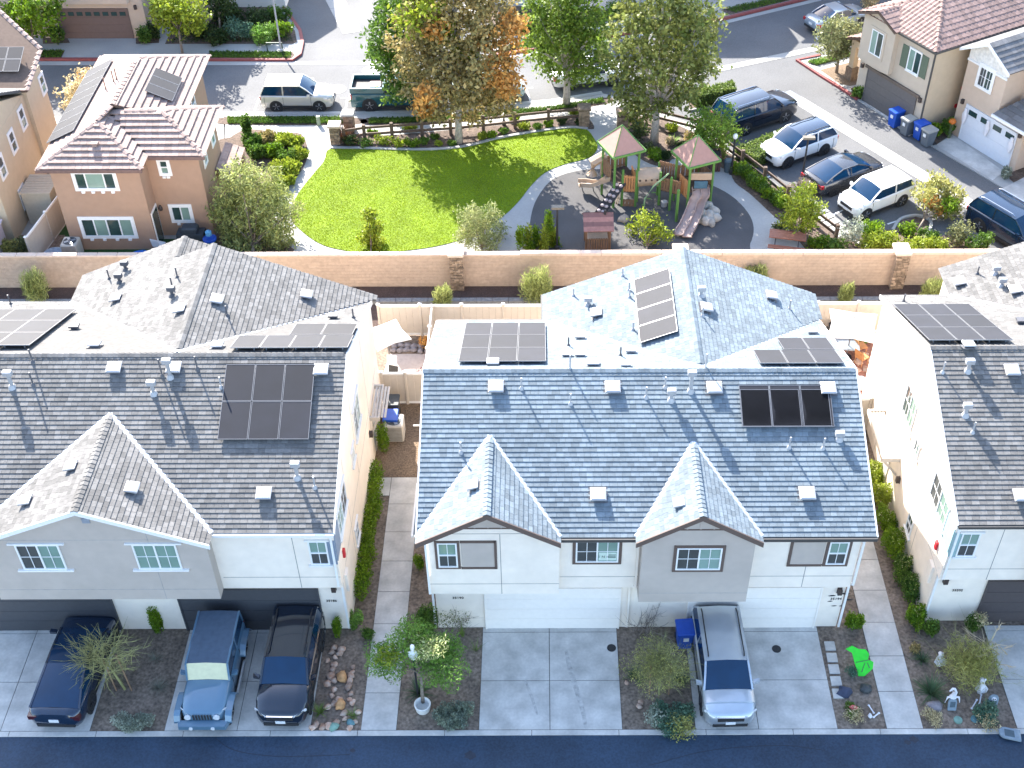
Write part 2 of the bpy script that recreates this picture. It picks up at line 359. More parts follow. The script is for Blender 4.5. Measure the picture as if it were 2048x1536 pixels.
def joints(parent, segs, n, m=None, w=.022, d=.004):
    n = Vector(n).normalized()
    for a, b in segs:
        q = MB(); a = Vector(a); b = Vector(b); dv = (b - a).normalized(); s = n.cross(dv) * w / 2
        q.loft([[p - s, p + s, p + s + n * d, p - s + n * d] for p in (a, b)]); q.build('control_joint', m or mat('joint_grey', (.24, .235, .23), .9), parent)
def garage_door(parent, x0, x1, y, z1, m, n=4, z0=0.0, wins=0):
    g = MB(); g.box(x0 - .06, x0, y - .03, y + .05, z0, z1); g.box(x1, x1 + .06, y - .03, y + .05, z0, z1); g.box(x0 - .06, x1 + .06, y - .03, y + .05, z1, z1 + .06)
    d = g.build('garage_door', m, parent); hgt = (z1 - z0) / n
    for i in range(n):
        q = MB(); q.box(x0, x1, y, y + .04, z0 + i * hgt + .008, z0 + (i + 1) * hgt - .008); q.build('door_panel', m, d)
    q = MB(); q.box(x0, x1, y + .012, y + .045, z0, z1 - .002); q.build('backing', m, d)
    return d
def gable_wall(mb, x0, x1, xm, y0, y1, z0, ze, zt, mi=0):       # pentagon wall block, front at y0
    mb.loft([[(x0, y, z0), (x1, y, z0), (x1, y, ze), (xm, y, zt), (x0, y, ze)] for y in (y0, y1)], mi)
def box_vent(roofobj_parent, p, n, m=metal_pale, s=1.0):          # square roof vent
    n = Vector(n).normalized(); u = Vector((0, 0, 1)).cross(n).normalized(); M = face_matrix(p, u, n)
    g = MB(); g.M = M; g.box(-.3 * s, .3 * s, -.27 * s, .27 * s, .0, .02); g.loft([[(-.17 * s, -.15 * s, .02), (.17 * s, -.15 * s, .02), (.17 * s, .15 * s, .02), (-.17 * s, .15 * s, .02)], [(-.17 * s, -.15 * s, .16), (.17 * s, -.15 * s, .16), (.17 * s, .15 * s, .08), (-.17 * s, .15 * s, .08)]])
    o = g.build('roof_vent', metal_dark, roofobj_parent)
    g = MB(); g.M = M; g.loft([[(-.25 * s, -.24 * s, .13), (.25 * s, -.24 * s, .13), (.25 * s, .22 * s, .07), (-.25 * s, .22 * s, .07)], [(-.25 * s, -.24 * s, .2), (.25 * s, -.24 * s, .2), (.25 * s, .22 * s, .12), (-.25 * s, .22 * s, .12)], [(-.2 * s, -.19 * s, .215), (.2 * s, -.19 * s, .215), (.2 * s, .17 * s, .145), (-.2 * s, .17 * s, .145)]])
    g.build('hood', m, o); return o
def pipe_vent(par, p, h=.55, r=.032, m=metal_pale, flash=True):
    p = Vector(p); g = MB(); g.tube([p - Vector((0, 0, .1)), p + Vector((0, 0, h))], r, 8); o = g.build('vent_pipe', m, par, smooth=False)
    if flash: g = MB(); g.lathe([(r * 3.2, -.02), (r * 1.3, .1)], p, 10); g.build('flashing', m, o)
    return o
def flue(par, p, h=.75, r=.07, m=metal_pale):                     # flue with a wide cap
    p = Vector(p); g = MB(); g.tube([p - Vector((0, 0, .1)), p + Vector((0, 0, h))], r, 10); o = g.build('flue', m, par)
    g = MB(); g.bev(p.x - .16, p.x + .16, p.y - .1, p.y + .1, p.z + h - .12, p.z + h + .06, .02); g.build('cap', m, o)
    g = MB(); g.lathe([(r * 2.4, -.04), (r * 1.2, .12)], p, 10); g.build('flashing', m, o); return o
def goose(par, p, m=metal_pale):                                   # low hooded vent seen from behind
    p = Vector(p); g = MB(); g.box(p.x - .12, p.x + .12, p.y - .1, p.y + .1, p.z - .05, p.z + .12); g.box(p.x - .19, p.x + .19, p.y - .14, p.y + .12, p.z + .12, p.z + .2); return g.build('roof_hood', m, par)
def solar(par, cells, u, v, n, w, h, lift=.16):
    """cells: list of panel centres on the roof plane"""
    u = Vector(u).normalized(); n = Vector(n).normalized(); v = n.cross(u)
    for c in cells:
        M = face_matrix(Vector(c), u, n); g = MB(); g.M = M; t = .018; z0, z1 = lift - .035, lift
        g.box(-w / 2, w / 2, -h / 2, -h / 2 + t, z0, z1); g.box(-w / 2, w / 2, h / 2 - t, h / 2, z0, z1); g.box(-w / 2, -w / 2 + t, -h / 2 + t, h / 2 - t, z0, z1); g.box(w / 2 - t, w / 2, -h / 2 + t, h / 2 - t, z0, z1)
        for sx in (-.3, .3):
            for sy in (-.4, .4): g.box(w * sx - .02, w * sx + .02, h * sy - .02, h * sy + .02, 0, z0 + .003)
        o = g.build('solar_panel', alu, par); g = MB(); g.M = M; g.box(-w / 2 + t, w / 2 - t, -h / 2 + t, h / 2 - t, z0 + .004, z1 - .006); g.build('cell_sheet', panel_m, o)
def on_plane(px, py, p0, n):                                        # sight a pixel on a roof plane
    d = ray(px, py); p0 = Vector(p0); n = Vector(n); o = Vector((0, 0, CAM_H)); t = (p0 - o).dot(n) / d.dot(n); return o + d * t
def wall_lamp(par, p, u, n):
    M = face_matrix(p, u, n); g = MB(); g.M = M; g.box(-.09, .09, -.16, .14, 0, .02); g.box(-.08, .08, -.14, .12, .02, .15); o = g.build('wall_lamp', mat('lamp_bronze', (.06, .045, .04), .5), par); return o
def downspout(par, pts, m=None, w=.075):
    g = MB()
    for a, b in zip(pts[:-1], pts[1:]): g.bar(a, b, w, w)
    return g.build('downspout', m or st_white, par)
SL = .4167
NF = Vector((0, -SL, 1)).normalized(); NB = Vector((0, SL, 1)).normalized(); NL = Vector((-SL, 0, 1)).normalized(); NR = Vector((SL, 0, 1)).normalized()

# ------------------------------------------------------------------ centre house
ch = thing('duplex_house', 'white and grey two storey duplex with twin front gables and pale shingle roof', 'house', (3.6, 33.4, 0))
EY, RY, EZ = 27.5, 33.35, 6.02; RZ = EZ + (RY - EY) * SL; BY = 2 * RY - EY
mb = MB()
mb.box(-3.9, 11.1, 28.28, BY - .3, 0, 2.85); w1 = mb.build('lower_wall', st_white, ch)
mb = MB(); mb.box(.62, 11.1, 27.93, BY - .3, 2.78, EZ - .1); mb.loft([[(x, 27.93, EZ - .1), (x, BY - .3, EZ - .1), (x, RY, RZ - .22)] for x in (-3.88, 11.08)]); mb.build('upper_wall', st_white, ch)
mb = MB(); gable_wall(mb, -3.95, .62, -1.8, 27.62, 30, 2.84, EZ - .02, 7.32); mb.build('gable_wall', st_white, ch)
mb = MB(); gable_wall(mb, 3.45, 7.3, 5.36, 27.42, 30, 2.6, EZ - .02, 7.22); mb.build('gable_wall', st_grey, ch, label='grey stucco bay under the right front gable')
mb = MB(); mb.box(.35, 11.1, BY - .3, 40.45, 0, EZ); mb.loft([[(x, y, EZ) if i != 1 else (5.8, y, EZ + 5.6 * SL) for i, x in enumerate((.35, 5.8, 11.25))] for y in (BY - .5, 40.4)]); mb.build('rear_wall', st_white, ch)
GF = 27.22; ga, gb = -1.81, 5.36; wa, wb = 2.45, 2.14
za, zb = 7.46, 7.36
WE = 40.95; wx0, wx1, wxm = .1, 11.55, 5.82; wz = EZ + (wxm - wx0) * SL; wry = BY - (wz - EZ) / SL + 0
e0 = (-4.22, EY, EZ); ya, yb = EY + (za - EZ) / SL, EY + (zb - EZ) / SL
front = [(-4.25, EY, EZ), (ga - wa, EY, EZ), (ga, ya, za), (ga + wa, EY, EZ), (gb - wb, EY, EZ), (gb, yb, zb), (gb + wb, EY, EZ), (11.4, EY, EZ), (11.4, RY, RZ), (-4.25, RY, RZ)]
backp = [(11.4, BY, EZ), (11.4, RY, RZ), (-4.25, RY, RZ), (-4.25, BY, EZ), (wx0, BY, EZ), (wxm, wry, wz)]
pl = [(front[1:], False)]
pl = [(front, False), (backp[::-1], False),
      ([(ga - wa, GF, EZ), (ga, GF, za), (ga, ya, za), (ga - wa, EY, EZ)], False), ([(ga + wa, GF, EZ), (ga + wa, EY, EZ), (ga, ya, za), (ga, GF, za)], False),
      ([(gb - wb, GF, EZ), (gb, GF, zb), (gb, yb, zb), (gb - wb, EY, EZ)], False), ([(gb + wb, GF, EZ), (gb + wb, EY, EZ), (gb, yb, zb), (gb, GF, zb)], False),
      ([(wx0, BY, EZ), (wxm, wry, wz), (wxm, WE, wz), (wx0, WE, EZ)], False), ([(wx1, BY + .1, EZ), (wx1, WE, EZ), (wxm, WE, wz), (wxm, wry, wz)], False)]
rf = roof(ch, pl, sh_c, mat('deck_pale', (.1, .115, .13), .95))
ridge_caps(rf, (-4.25, RY, RZ), (11.4, RY, RZ), sh_c); ridge_caps(rf, (ga, GF, za), (ga, ya, za), sh_c); ridge_caps(rf, (gb, GF, zb), (gb, yb, zb), sh_c); ridge_caps(rf, (wxm, WE, wz), (wxm, wry + .1, wz), sh_c)
val = mat('valley_metal', (.42, .45, .5), .5, .04, metal=.2)
def valley(par, a, b, n):
    g = MB(); a = Vector(a); b = Vector(b); g.bar(a + Vector((0, 0, .03)), b + Vector((0, 0, .03)), .17, .02); return g.build('valley_flashing', val, par)
for gx, gw, yy, zz in ((ga, wa, ya, za), (gb, wb, yb, zb)):
    valley(rf, (gx - gw, EY, EZ), (gx, yy, zz), NF); valley(rf, (gx + gw, EY, EZ), (gx, yy, zz), NF)
valley(rf, (wx0, BY, EZ), (wxm, wry, wz), NB); valley(rf, (wx1 - .15, BY, EZ), (wxm, wry, wz), NB)
def barge(par, x0, x1, xm, y, ze, zt, m, h=.2):
    for xa in (x0, x1):
        g = MB(); s = -1 if xa < xm else 1; g.loft([[(xa, y - .03, ze - h), (xa, y - .03, ze + .03), (xa, y + .02, ze + .03), (xa, y + .02, ze - h)], [(xm, y - .03, zt - h), (xm, y - .03, zt + .03), (xm, y + .02, zt + .03), (xm, y + .02, zt - h)]]); g.build('barge_board', m, par)
barge(rf, ga - wa - .02, ga + wa + .02, ga, GF, EZ - .01, za, trim_b); barge(rf, gb - wb - .02, gb + wb + .02, gb, GF, EZ - .01, zb, trim_b)
for x0, x1 in ((ga + wa, gb - wb), (gb + wb, 11.42)):
    g = MB(); g.box(x0 + .03, x1, EY - .11, EY + .02, EZ - .15, EZ - .01); g.build('gutter', gutter_d, rf)
g = MB(); g.box(wx0 - .1, wx0 - .01, BY + .1, WE, EZ - .12, EZ + .0); g.build('gutter', gutter_d, rf); g = MB(); g.box(-4.25, wx0, BY + .01, BY + .1, EZ - .12, EZ); g.build('gutter', gutter_d, rf)
for x in (-4.27, 11.42):                                             # rake boards
    for ys, ye, zs, ze in ((EY, RY, EZ, RZ), (BY, RY, EZ, RZ)):
        g = MB(); g.bar((x, ys, zs - .06), (x, ye, ze - .06), .05, .16); g.build('rake_board', trim_w, rf)
# board-and-batten in the gables
for gx, y, zt, hw in ((ga, 27.62, 7.24, 1.35), (gb, 27.42, 7.16, 1.0)):
    n = (0, -1, 0); gsl = .6; zb_ = zt - .06 - hw * gsl
    g = MB(); g.loft([[(gx - hw, yy, zb_), (gx + hw, yy, zb_), (gx, yy, zt - .08)] for yy in (y - .02, y - .003)]); o = g.build('gable_cladding', st_grey, ch)
    g = MB(); g.box(gx - hw, gx + hw, y - .035, y - .021, zb_ - .02, zb_ + .04); g.build('base_board', trim_b, o)
    for k in (-.9, -.45, 0, .45, .9):
        if abs(k) < hw - .1: g = MB(); g.box(gx + k - .03, gx + k + .03, y - .04, y - .0212, zb_ + .042, zt - .1 - abs(k) * gsl); g.build('batten', st_grey, o)
# windows and trims on the front
FN = (0, -1, 0); FU = (1, 0, 0)
def fwin(px0, px1, py0, py1, Y):                                     # sighted rectangle on a front wall
    a = aty(px0, py0, Y); b = aty(px1, py1, Y); return Vector(((a.x + b.x) / 2, Y, (a.z + b.z) / 2)), b.x - a.x, a.z - b.z
p, ww, hh = fwin(878, 912, 1085, 1133, 27.62); ww = .68
o = window(ch, p, FU, FN, ww, hh, 'hung', (.09, trim_b), panes=[glass_g, screen])
q = Vector((p.x + ww / 2 + .09 + .62, 27.62, p.z)); b = wall_panel(ch, 'shutter_panel', q, FU, FN, 1.14, hh, st_grey, .02)
for a in ((-.6, .6, hh / 2, hh / 2 + .1), (-.6, .6, -hh / 2 - .1, -hh / 2), (.57, .66, -hh / 2 - .1, hh / 2 + .1)):
    g = MB(); g.M = face_matrix(q, FU, FN); g.box(a[0], a[1], a[2], a[3], .001, .043); g.build('trim', trim_b, b)
p, ww, hh = fwin(1150, 1238, 1078, 1126, 27.93); wo = window(ch, p, FU, FN, 1.5, 1.12, 'slider', (.11, trim_b), panes=[screen, glass_g])
sg = MB(); sg.M = face_matrix(p + Vector((.37, 0, -.26)), FU, FN); sg.box(-.31, .31, -.2, .2, .015, .022); so = sg.build('window_sign', mat('sign_pale', (.55, .66, .58), .6), wo)
lettering('1 N 8', 'sign_text', .16, face_matrix(p + Vector((.22, -.024, -.28)), FU, FN), mat('sign_ink', (.02, .06, .05), .6), wo, .002)
for dz in (-.18, -.25, -.32): g = MB(); g.M = face_matrix(p + Vector((.53, 0, dz)), FU, FN); g.box(-.13, .13, -.018, .018, .0225, .025); g.build('sign_stripe', MATS['sign_ink'], wo)
p, ww, hh = fwin(1350, 1444, 1093, 1140, 27.42); window(ch, p, FU, FN, 1.55, 1.15, 'slider', (.11, trim_b), panes=[screen, glass_g])
p, ww, hh = fwin(1687, 1717, 1082, 1128, 27.93); p.x = 10.35; window(ch, p, FU, FN, .68, 1.2, 'hung', (.1, trim_b), panes=[glass_g, screen])
q = Vector((p.x - .34 - .1 - .6, 27.93, p.z)); b = wall_panel(ch, 'shutter_panel', q, FU, FN, 1.12, 1.2, st_grey, .02)
for a in ((-.58, .58, .6, .7), (-.58, .58, -.7, -.6), (-.66, -.56, -.7, .7)):
    g = MB(); g.M = face_matrix(q, FU, FN); g.box(a[0], a[1], a[2], a[3], .001, .043); g.build('trim', trim_b, b)
joints(ch, [((-3.95, 27.62, 3.4), (.62, 27.62, 3.4)), ((-1.42, 27.62, 2.84), (-1.42, 27.62, 6.05)), ((-3.95, 27.62, 6.08), (.62, 27.62, 6.08))], FN)
joints(ch, [((.65, 27.93, 3.4), (3.43, 27.93, 3.4)), ((7.32, 27.93, 3.4), (11.1, 27.93, 3.4)), ((9.35, 27.93, 2.8), (9.35, 27.93, 4.4))], FN)
joints(ch, [((3.45, 27.42, 3.1), (7.3, 27.42, 3.1))], FN, mat('joint_pale', (.36, .34, .33), .9))
gd_w = mat('door_white', (.85, .79, .72), .5, .02); gd_g = mat('door_grey', (.06, .062, .07), .55, .05)
garage_door(ch, -2.05, 2.85, 28.22, 2.35, gd_w); garage_door(ch, 5.45, 10.2, 28.22, 2.35, gd_w)
for txt, px, py in (('35190', 916, 1196), ('35194', 1672, 1198)):
    p = aty(px, py, 28.27); lettering(txt, 'house_number', .17, face_matrix(p, FU, FN), lamp_blk, ch)
wall_lamp(ch, aty(1679, 1180, 28.27), FU, FN)
downspout(ch, [(-4.18, 27.45, EZ - .1), (-3.98, 27.55, EZ - .3), (-3.98, 27.55, 2.95), (-3.98, 28.2, 2.7), (-3.98, 28.2, .1)], trim_w)
downspout(ch, [(11.2, 27.5, EZ - .12), (11.16, 27.86, EZ - .35), (11.16, 27.86, 3.0), (11.16, 28.2, 2.7), (11.16, 28.2, .1)], trim_w)
downspout(ch, [(3.36, 27.85, EZ - .2), (3.36, 27.85, 2.9), (3.2, 28.22, 2.7), (3.2, 28.22, .1)], st_white)
# lean-to canopies on the left flank
for y0, y1, z in ((30.2, 32.9, 3.05), (33.7, 37.0, 3.3)):
    g = MB(); g.slab([(-4.75, y0, z), (-3.9, y0, z + .35), (-3.9, y1, z + .35), (-4.75, y1, z)], (-.35, 0, .85), .12); o = g.build('canopy', trim_w, ch)
    lay(tiles([(-4.75, y0, z), (-3.9, y0, z + .35), (-3.9, y1, z + .35), (-4.75, y1, z)], Vector((-.35, 0, .85)).normalized()), o, 'shingle', sh_c, .036, .25, .185)
    g = MB(); g.box(-4.86, -4.77, y0, y1, z - .12, z - .01); g.build('gutter', trim_w, o)
# roof furniture: front slope
fp = Vector((0, EY, EZ)); bp_ = Vector((0, BY, EZ)); wl = Vector((wx0, 0, EZ)); wr = Vector((wx1, 0, EZ))
for px, py in ((992, 775), (1225, 776), (1428, 777), (1655, 778), (1196, 990), (1613, 988)): box_vent(rf, on_plane(px, py, fp, NF), NF, s=1.1)
for px, py in ((1043, 777), (1141, 808), (1292, 795), (1330, 775), (922, 905), (1578, 895), (1646, 897)): pipe_vent(rf, on_plane(px, py, fp, NF), .5)
for px, py, h in ((1381, 782, .9), (1342, 800, .45), (1678, 878, .3)): flue(rf, on_plane(px, py, fp, NF), h)
NGL = Vector((-(za - EZ) / wa, 0, 1)).normalized()
for px, py, g0 in ((950, 973, ga - wa), (1362, 1008, gb - wb)): box_vent(rf, on_plane(px, py, (g0, 0, EZ), NGL), NGL, s=.85)
# rear slope
for px, py in ((1160, 677), (1134, 712), (1160, 712), (1261, 705), (1251, 733)): goose(rf, on_plane(px, py, bp_, NB), metal_pale)
for px, py in ((1137, 692), (1241, 712)): pipe_vent(rf, on_plane(px, py, bp_, NB), .45, m=metal_dark)
for px, py in ((986, 729), (1186, 730)): box_vent(rf, on_plane(px, py, bp_, NB), NB, s=.9)
pipe_vent(rf, on_plane(1140, 739, bp_, NB), .7); pipe_vent(rf, on_plane(1411, 737, bp_, NB), .7)
goose(rf, on_plane(1624, 667, bp_, NB))
for px, py in ((1195, 628),): box_vent(rf, on_plane(px, py, wl, NL), NL, s=1.0)
for px, py in ((1147, 592), (1245, 552), (1258, 580), (1259, 595), (1266, 660)): pipe_vent(rf, on_plane(px, py, wl, NL), .4)
flue(rf, on_plane(1176, 610, wl, NL), .35)
for px, py in ((1410, 618), (1540, 594)): box_vent(rf, on_plane(px, py, wr, NR), NR, s=1.0)
flue(rf, on_plane(1402, 592, wr, NR), .4)
for px, py in ((1405, 633), (1579, 618)): pipe_vent(rf, on_plane(px, py, wr, NR), .45)
# solar arrays
def grid_on(pc, u, v, w, h, cols, rows, gap=.025, skip=()):
    u = Vector(u).normalized(); v = Vector(v).normalized(); pc = Vector(pc)
    return [pc + u * ((i - (cols - 1) / 2) * (w + gap)) + v * ((j - (rows - 1) / 2) * (h + gap)) for i in range(cols) for j in range(rows) if (i, j) not in skip]
VF = NF.cross(FU).normalized(); X1 = Vector((1, 0, 0))
vf = Vector((0, 1, SL)).normalized(); vb = Vector((0, 1, -SL)).normalized()
solar(rf, grid_on(on_plane(1571, 815, fp, NF), X1, vf, 1.07, 1.62, 3, 1), X1, vf, NF, 1.07, 1.62)
def array(par, p0, n, tl, tr, bl, br, cols, rows, skip=(), lift=.16):
    n = Vector(n).normalized(); q = Vector(p0) + n * lift
    a, b, c, d = (on_plane(*k, q, n) for k in (tl, tr, bl, br)); u = Vector((0, 0, 1)).cross(n).normalized(); v = n.cross(u)
    mid = (a + b + c + d) / 4 - n * lift
    e1 = ((b - a) + (d - c)) / 2; e2 = ((a - c) + (b - d)) / 2
    W = max(abs(e1.dot(u)), abs(e2.dot(u))); H = max(abs(e1.dot(v)), abs(e2.dot(v)))
    w, h = W / cols - .025, H / rows - .025
    solar(par, grid_on(mid, u, v, w, h, cols, rows, skip=skip), u, v, n, w, h, lift)
array(rf, fp, NF, (1478, 778), (1657, 778), (1486, 854), (1665, 852), 3, 1)
array(rf, bp_, NB, (930, 645), (1092, 645), (918, 721), (1092, 723), 3, 3)
array(rf, wl, NL, (1265, 555), (1338, 540), (1280, 682), (1358, 665), 4, 1)
array(rf, bp_, NB, (1505, 699), (1670, 699), (1520, 725), (1690, 726), 3, 1); array(rf, bp_, NB, (1548, 675), (1652, 675), (1572, 698), (1672, 698), 2, 1)

# ------------------------------------------------------------------ the two neighbours (one design)
def neighbour(X0, label, wrap, door, left_part, right_part):
    h = thing('duplex_house', label, 'house', (X0 + 7.75, 34, 0))
    EY, EZ, RY = 27.75, 6.0, 34.08; RZ = EZ + (RY - EY) * SL; BY = 2 * RY - EY + .15; xa, xb = X0 + .08, X0 + 15.42
    mb = MB(); mb.box(xa, xb, 28.25, BY - .3, 0, 2.85); mb.build('lower_wall', st_white, h)
    mb = MB(); mb.box(xa + .001, xb - .001, 27.95, BY - .3, 2.8, EZ - .08); mb.loft([[(x, 27.95, EZ - .08), (x, BY - .3, EZ - .08), (x, RY, RZ - .16)] for x in (xa + .002, xb - .002)]); mb.build('upper_wall', st_white, h)
    gx, gw = X0 + 7.22, 4.13; GF = 27.2; gz = EZ + gw * SL
    mb = MB(); gable_wall(mb, gx - gw + .2, gx + gw - .2, gx, 27.46, 31, 2.8, EZ - .02, gz - .14); mb.build('gable_wall', st_grey, h)
    wx0, wxm, wx1 = X0 + 2.9, X0 + 9.3, X0 + 15.7; wz = EZ + (wxm - wx0) * SL; wry = BY - (wz - EZ) / SL; WE = 40.95; WE2 = 42.45; x2 = X0 + 7.65; z2 = EZ + (x2 - wx0) * SL
    mb = MB(); mb.loft([[(wx0 + .25, y, 0), (xb - .01, y, 0), (xb - .01, y, EZ), (wxm, y, wz - .2), (wx0 + .25, y, EZ - .05)] for y in (RY + 2, WE - .25)])
    mb.loft([[(wx0 + .251, y, 0), (X0 + 10, y, 0), (X0 + 10, y, EZ + .5), (x2, y, z2 - .2), (wx0 + .251, y, EZ - .05)] for y in (RY + 3, WE2 - .25)]); mb.build('rear_wall', st_white, h)
    ya = EY + gw
    front = [(X0, EY, EZ), (gx - gw, EY, EZ), (gx, ya, gz), (gx + gw, EY, EZ), (X0 + 15.5, EY, EZ), (X0 + 15.5, RY, RZ), (X0, RY, RZ)]
    back = [(X0, BY, EZ), (X0, RY, RZ), (X0 + 15.5, RY, RZ), (X0 + 15.5, BY, EZ), (wxm, wry + .02, wz), (wx0, BY, EZ)]
    pl = [(front, False), (back, False),
          ([(gx - gw, GF, EZ), (gx, GF, gz), (gx, ya, gz), (gx - gw, EY, EZ)], False), ([(gx + gw, GF, EZ), (gx + gw, EY, EZ), (gx, ya, gz), (gx, GF, gz)], False),
          ([(wx0, BY, EZ), (wxm, wry, wz), (wxm, WE, wz), (x2, WE, z2), (x2, WE2, z2), (wx0, WE2, EZ)], False), ([(wx1, BY + .15, EZ), (wx1, WE, EZ), (wxm, WE, wz), (wxm, wry, wz)], False),
          ([(x2, WE - .8, z2), (x2 + 2.4, WE - .8, z2 - 2.4 * SL), (x2 + 2.4, WE2, z2 - 2.4 * SL), (x2, WE2, z2)], False)]
    vis = [(p, s) for p, s in pl]
    rf = roof(h, vis, sh_l, mat('deck_grey', (.11, .105, .10), .95))
    ridge_caps(rf, (X0, RY, RZ), (X0 + 15.5, RY, RZ), sh_l); ridge_caps(rf, (gx, GF, gz), (gx, ya, gz), sh_l); ridge_caps(rf, (wxm, WE, wz), (wxm, wry + .1, wz), sh_l); ridge_caps(rf, (x2, WE2, z2), (x2, WE, z2), sh_l)
    valley(rf, (gx - gw, EY, EZ), (gx, ya, gz), NF); valley(rf, (gx + gw, EY, EZ), (gx, ya, gz), NF); valley(rf, (wx0, BY, EZ), (wxm, wry, wz), NB); valley(rf, (wx1 - .2, BY, EZ), (wxm, wry, wz), NB)
    barge(rf, gx - gw - .02, gx + gw + .02, gx, GF, EZ - .01, gz, trim_w, .17)
    for a, b in ((X0, gx - gw), (gx + gw, X0 + 15.5)): g = MB(); g.box(a + .02, b, EY - .1, EY + .02, EZ - .13, EZ - .01); g.build('gutter', gutter_d if left_part else trim_w, rf)
    for x in (X0 - .01, X0 + 15.51):
        for ys, zs in ((EY, EZ), (BY, EZ)): g = MB(); g.bar((x, ys, zs - .06), (x, RY, RZ - .06), .05, .17); g.build('rake_board', trim_w, rf)
    joints(h, [((gx - gw + .2, 27.46, 3.35), (gx + gw - .2, 27.46, 3.35)), ((gx - gw + .25, 27.46, 6.0), (gx + gw - .25, 27.46, 6.0)), ((gx + 2.0, 27.46, 2.8), (gx + 2.0, 27.46, 6.7))], FN, mat('joint_pale', (.36, .34, .33), .9))
    for a, b, xv in ((xa, gx - gw + .1, xa + 1.7), (gx + gw - .1, xb, xb - 1.45)):
        joints(h, [((a, 27.95, 3.4), (b, 27.95, 3.4)), ((xv, 27.95, 2.8), (xv, 27.95, 5.9))], FN)
    garage_door(h, X0 + 2.1, X0 + 6.76, 28.19, 2.35, door); garage_door(h, X0 + 9.3, X0 + 14.4, 28.19, 2.35, door)
    if right_part:
        for x in (gx - 1.85, gx + 2.15): window(h, (x, 27.46, 5.15), FU, FN, 1.5, 1.3, 'slider', panes=[screen if x < gx else glass_g, glass_g], sill=.22)
        g = MB(); g.M = face_matrix((gx + .15, 27.46, 7.0), FU, FN); g.box(-.13, .13, -.12, .12, .001, .03); g.build('attic_vent', mat('vent_blue', (.25, .28, .33), .6), h)
    for side, xw, sgn in (('l', xa, -1), ('r', xb, 1)):
        if (side == 'l' and not left_part) or (side == 'r' and not right_part): continue
        n = (sgn, 0, 0); u = (0, sgn, 0); wm = wrap
        window(h, (xw - sgn * .6, 27.95, 4.75), FU, FN, .66, 1.25, 'hung', panes=[glass_g, screen], sill=.1)
        wall_panel(h, 'accent_panel', (xw - sgn * .132, 27.95, 4.75), FU, FN, .264, 1.25, wm, .03)
        wall_panel(h, 'accent_panel', (xw, 28.36, 4.9), u, n, .8, 1.25, wm, .03)
        window(h, (xw, 29.75, 5.05), u, n, 1.9, 1.25, 'slider', panes=[screen, glass_g] if side == 'l' else [glass_g, screen], sill=.08)
        window(h, (xw, 34.6, 5.1), u, n, 1.4, 1.5, 'slider', panes=[glass, glass_g], sill=.15)
        window(h, (xw, 32.9, 4.6), u, n, .55, .7, 'slider', panes=[glass, glass_g], grid=False, sill=.12)
        window(h, (xw, 31.6, 1.7), u, n, .6, .9, 'hung', panes=[glass, screen], sill=.12)
        joints(h, [((xw, 28.3, 2.84), (xw, 40, 2.84)), ((xw, 33.6, 2.9), (xw, 33.6, 8.2)), ((xw, 37.2, .2), (xw, 37.2, 7)), ((xw, 30.9, .2), (xw, 30.9, 7.0))], n, mat('joint_pale', (.36, .34, .33), .9))
        # slatted entry canopy with brackets
        cy0, cy1, cz = (34.2, 37.0, 2.75) if side == 'l' else (37.2, 39.2, 2.5); ex = .75 if side == 'l' else .42
        g = MB(); xo = xw + sgn * ex; 
        for y in (cy0, cy1): g.box(min(xw, xo), max(xw, xo), y - .05, y + .05, cz - .2, cz)
        g.box(min(xo, xo - sgn * .08), max(xo, xo - sgn * .08), cy0 + .05, cy1 - .05, cz - .2, cz)
        o = g.build('entry_canopy', mat('timber_cream', (.55, .5, .44), .8, .06), h)
        for k in range(5):
            xx = xw + sgn * (.08 + k * .13); g = MB(); g.box(min(xx, xx + sgn * .09), max(xx, xx + sgn * .09), cy0 + .05, cy1 - .05, cz - .09, cz - .04); g.build('slat', MATS['timber_cream'], o)
        for y in (cy0 + .02, cy1 - .02): g = MB(); g.bar((xo - sgn * .1, y, cz - .2), (xw, y, cz - 1.0), .08, .08); g.build('bracket', MATS['timber_cream'], o)
        g = MB(); g.M = face_matrix((xw, (cy0 + cy1) / 2, 1.05), u, n); g.box(-.5, .5, -1.05, 1.05, .001, .04); g.build('side_door', mat('door_cream', (.5, .47, .43), .6, .05), h)
        g = MB(); g.M = face_matrix((xw, 28.9, 3.6), u, n); g.bev(-.09, .09, -.2, .2, 0, .09, .02); g.build('alarm_bell', mat('alarm_red', (.5, .02, .03), .4), h)
        g = MB(); g.M = face_matrix((xw, 28.75, 2.3), u, n); g.box(-.2, .2, -.45, .45, 0, .1); g.build('meter_box', st_white, h)
        wall_lamp(h, (xw, cy0 - .5, 2.0), u, n); wall_lamp(h, (xw - sgn * .38, 28.25, 2.45), FU, FN)
        downspout(h, [(xw - sgn * .1, 27.7, EZ - .1), (xw - sgn * .1, 27.9, EZ - .3), (xw - sgn * .1, 27.9, 2.95), (xw - sgn * .06, 28.2, 2.65), (xw - sgn * .06, 28.2, .1)], trim_w)
    return h, rf, Vector((0, EY, EZ)), Vector((0, BY, EZ)), Vector((wx0, 0, EZ)), Vector((wx1, 0, EZ)), Vector((gx - gw, 0, EZ)), Vector((gx + gw, 0, EZ))
wrap_l = mat('accent_slate', (.2, .25, .32), .8, .05); wrap_r = mat('accent_teal', (.27, .40, .41), .8, .05)
lh, lrf, lf, lb, lwl, lwr, lgl, lgr = neighbour(-22.6, 'white and grey duplex with broad grey front gable and charcoal garage doors', wrap_l, gd_g, False, True)
rh, rrf, rfp, rb, rwl, rwr, rgl, rgr = neighbour(14.3, 'duplex with blank white side wall and teal corner panel by the right walkway', wrap_r, mat('door_brown', (.075, .062, .062), .55, .05), True, False)
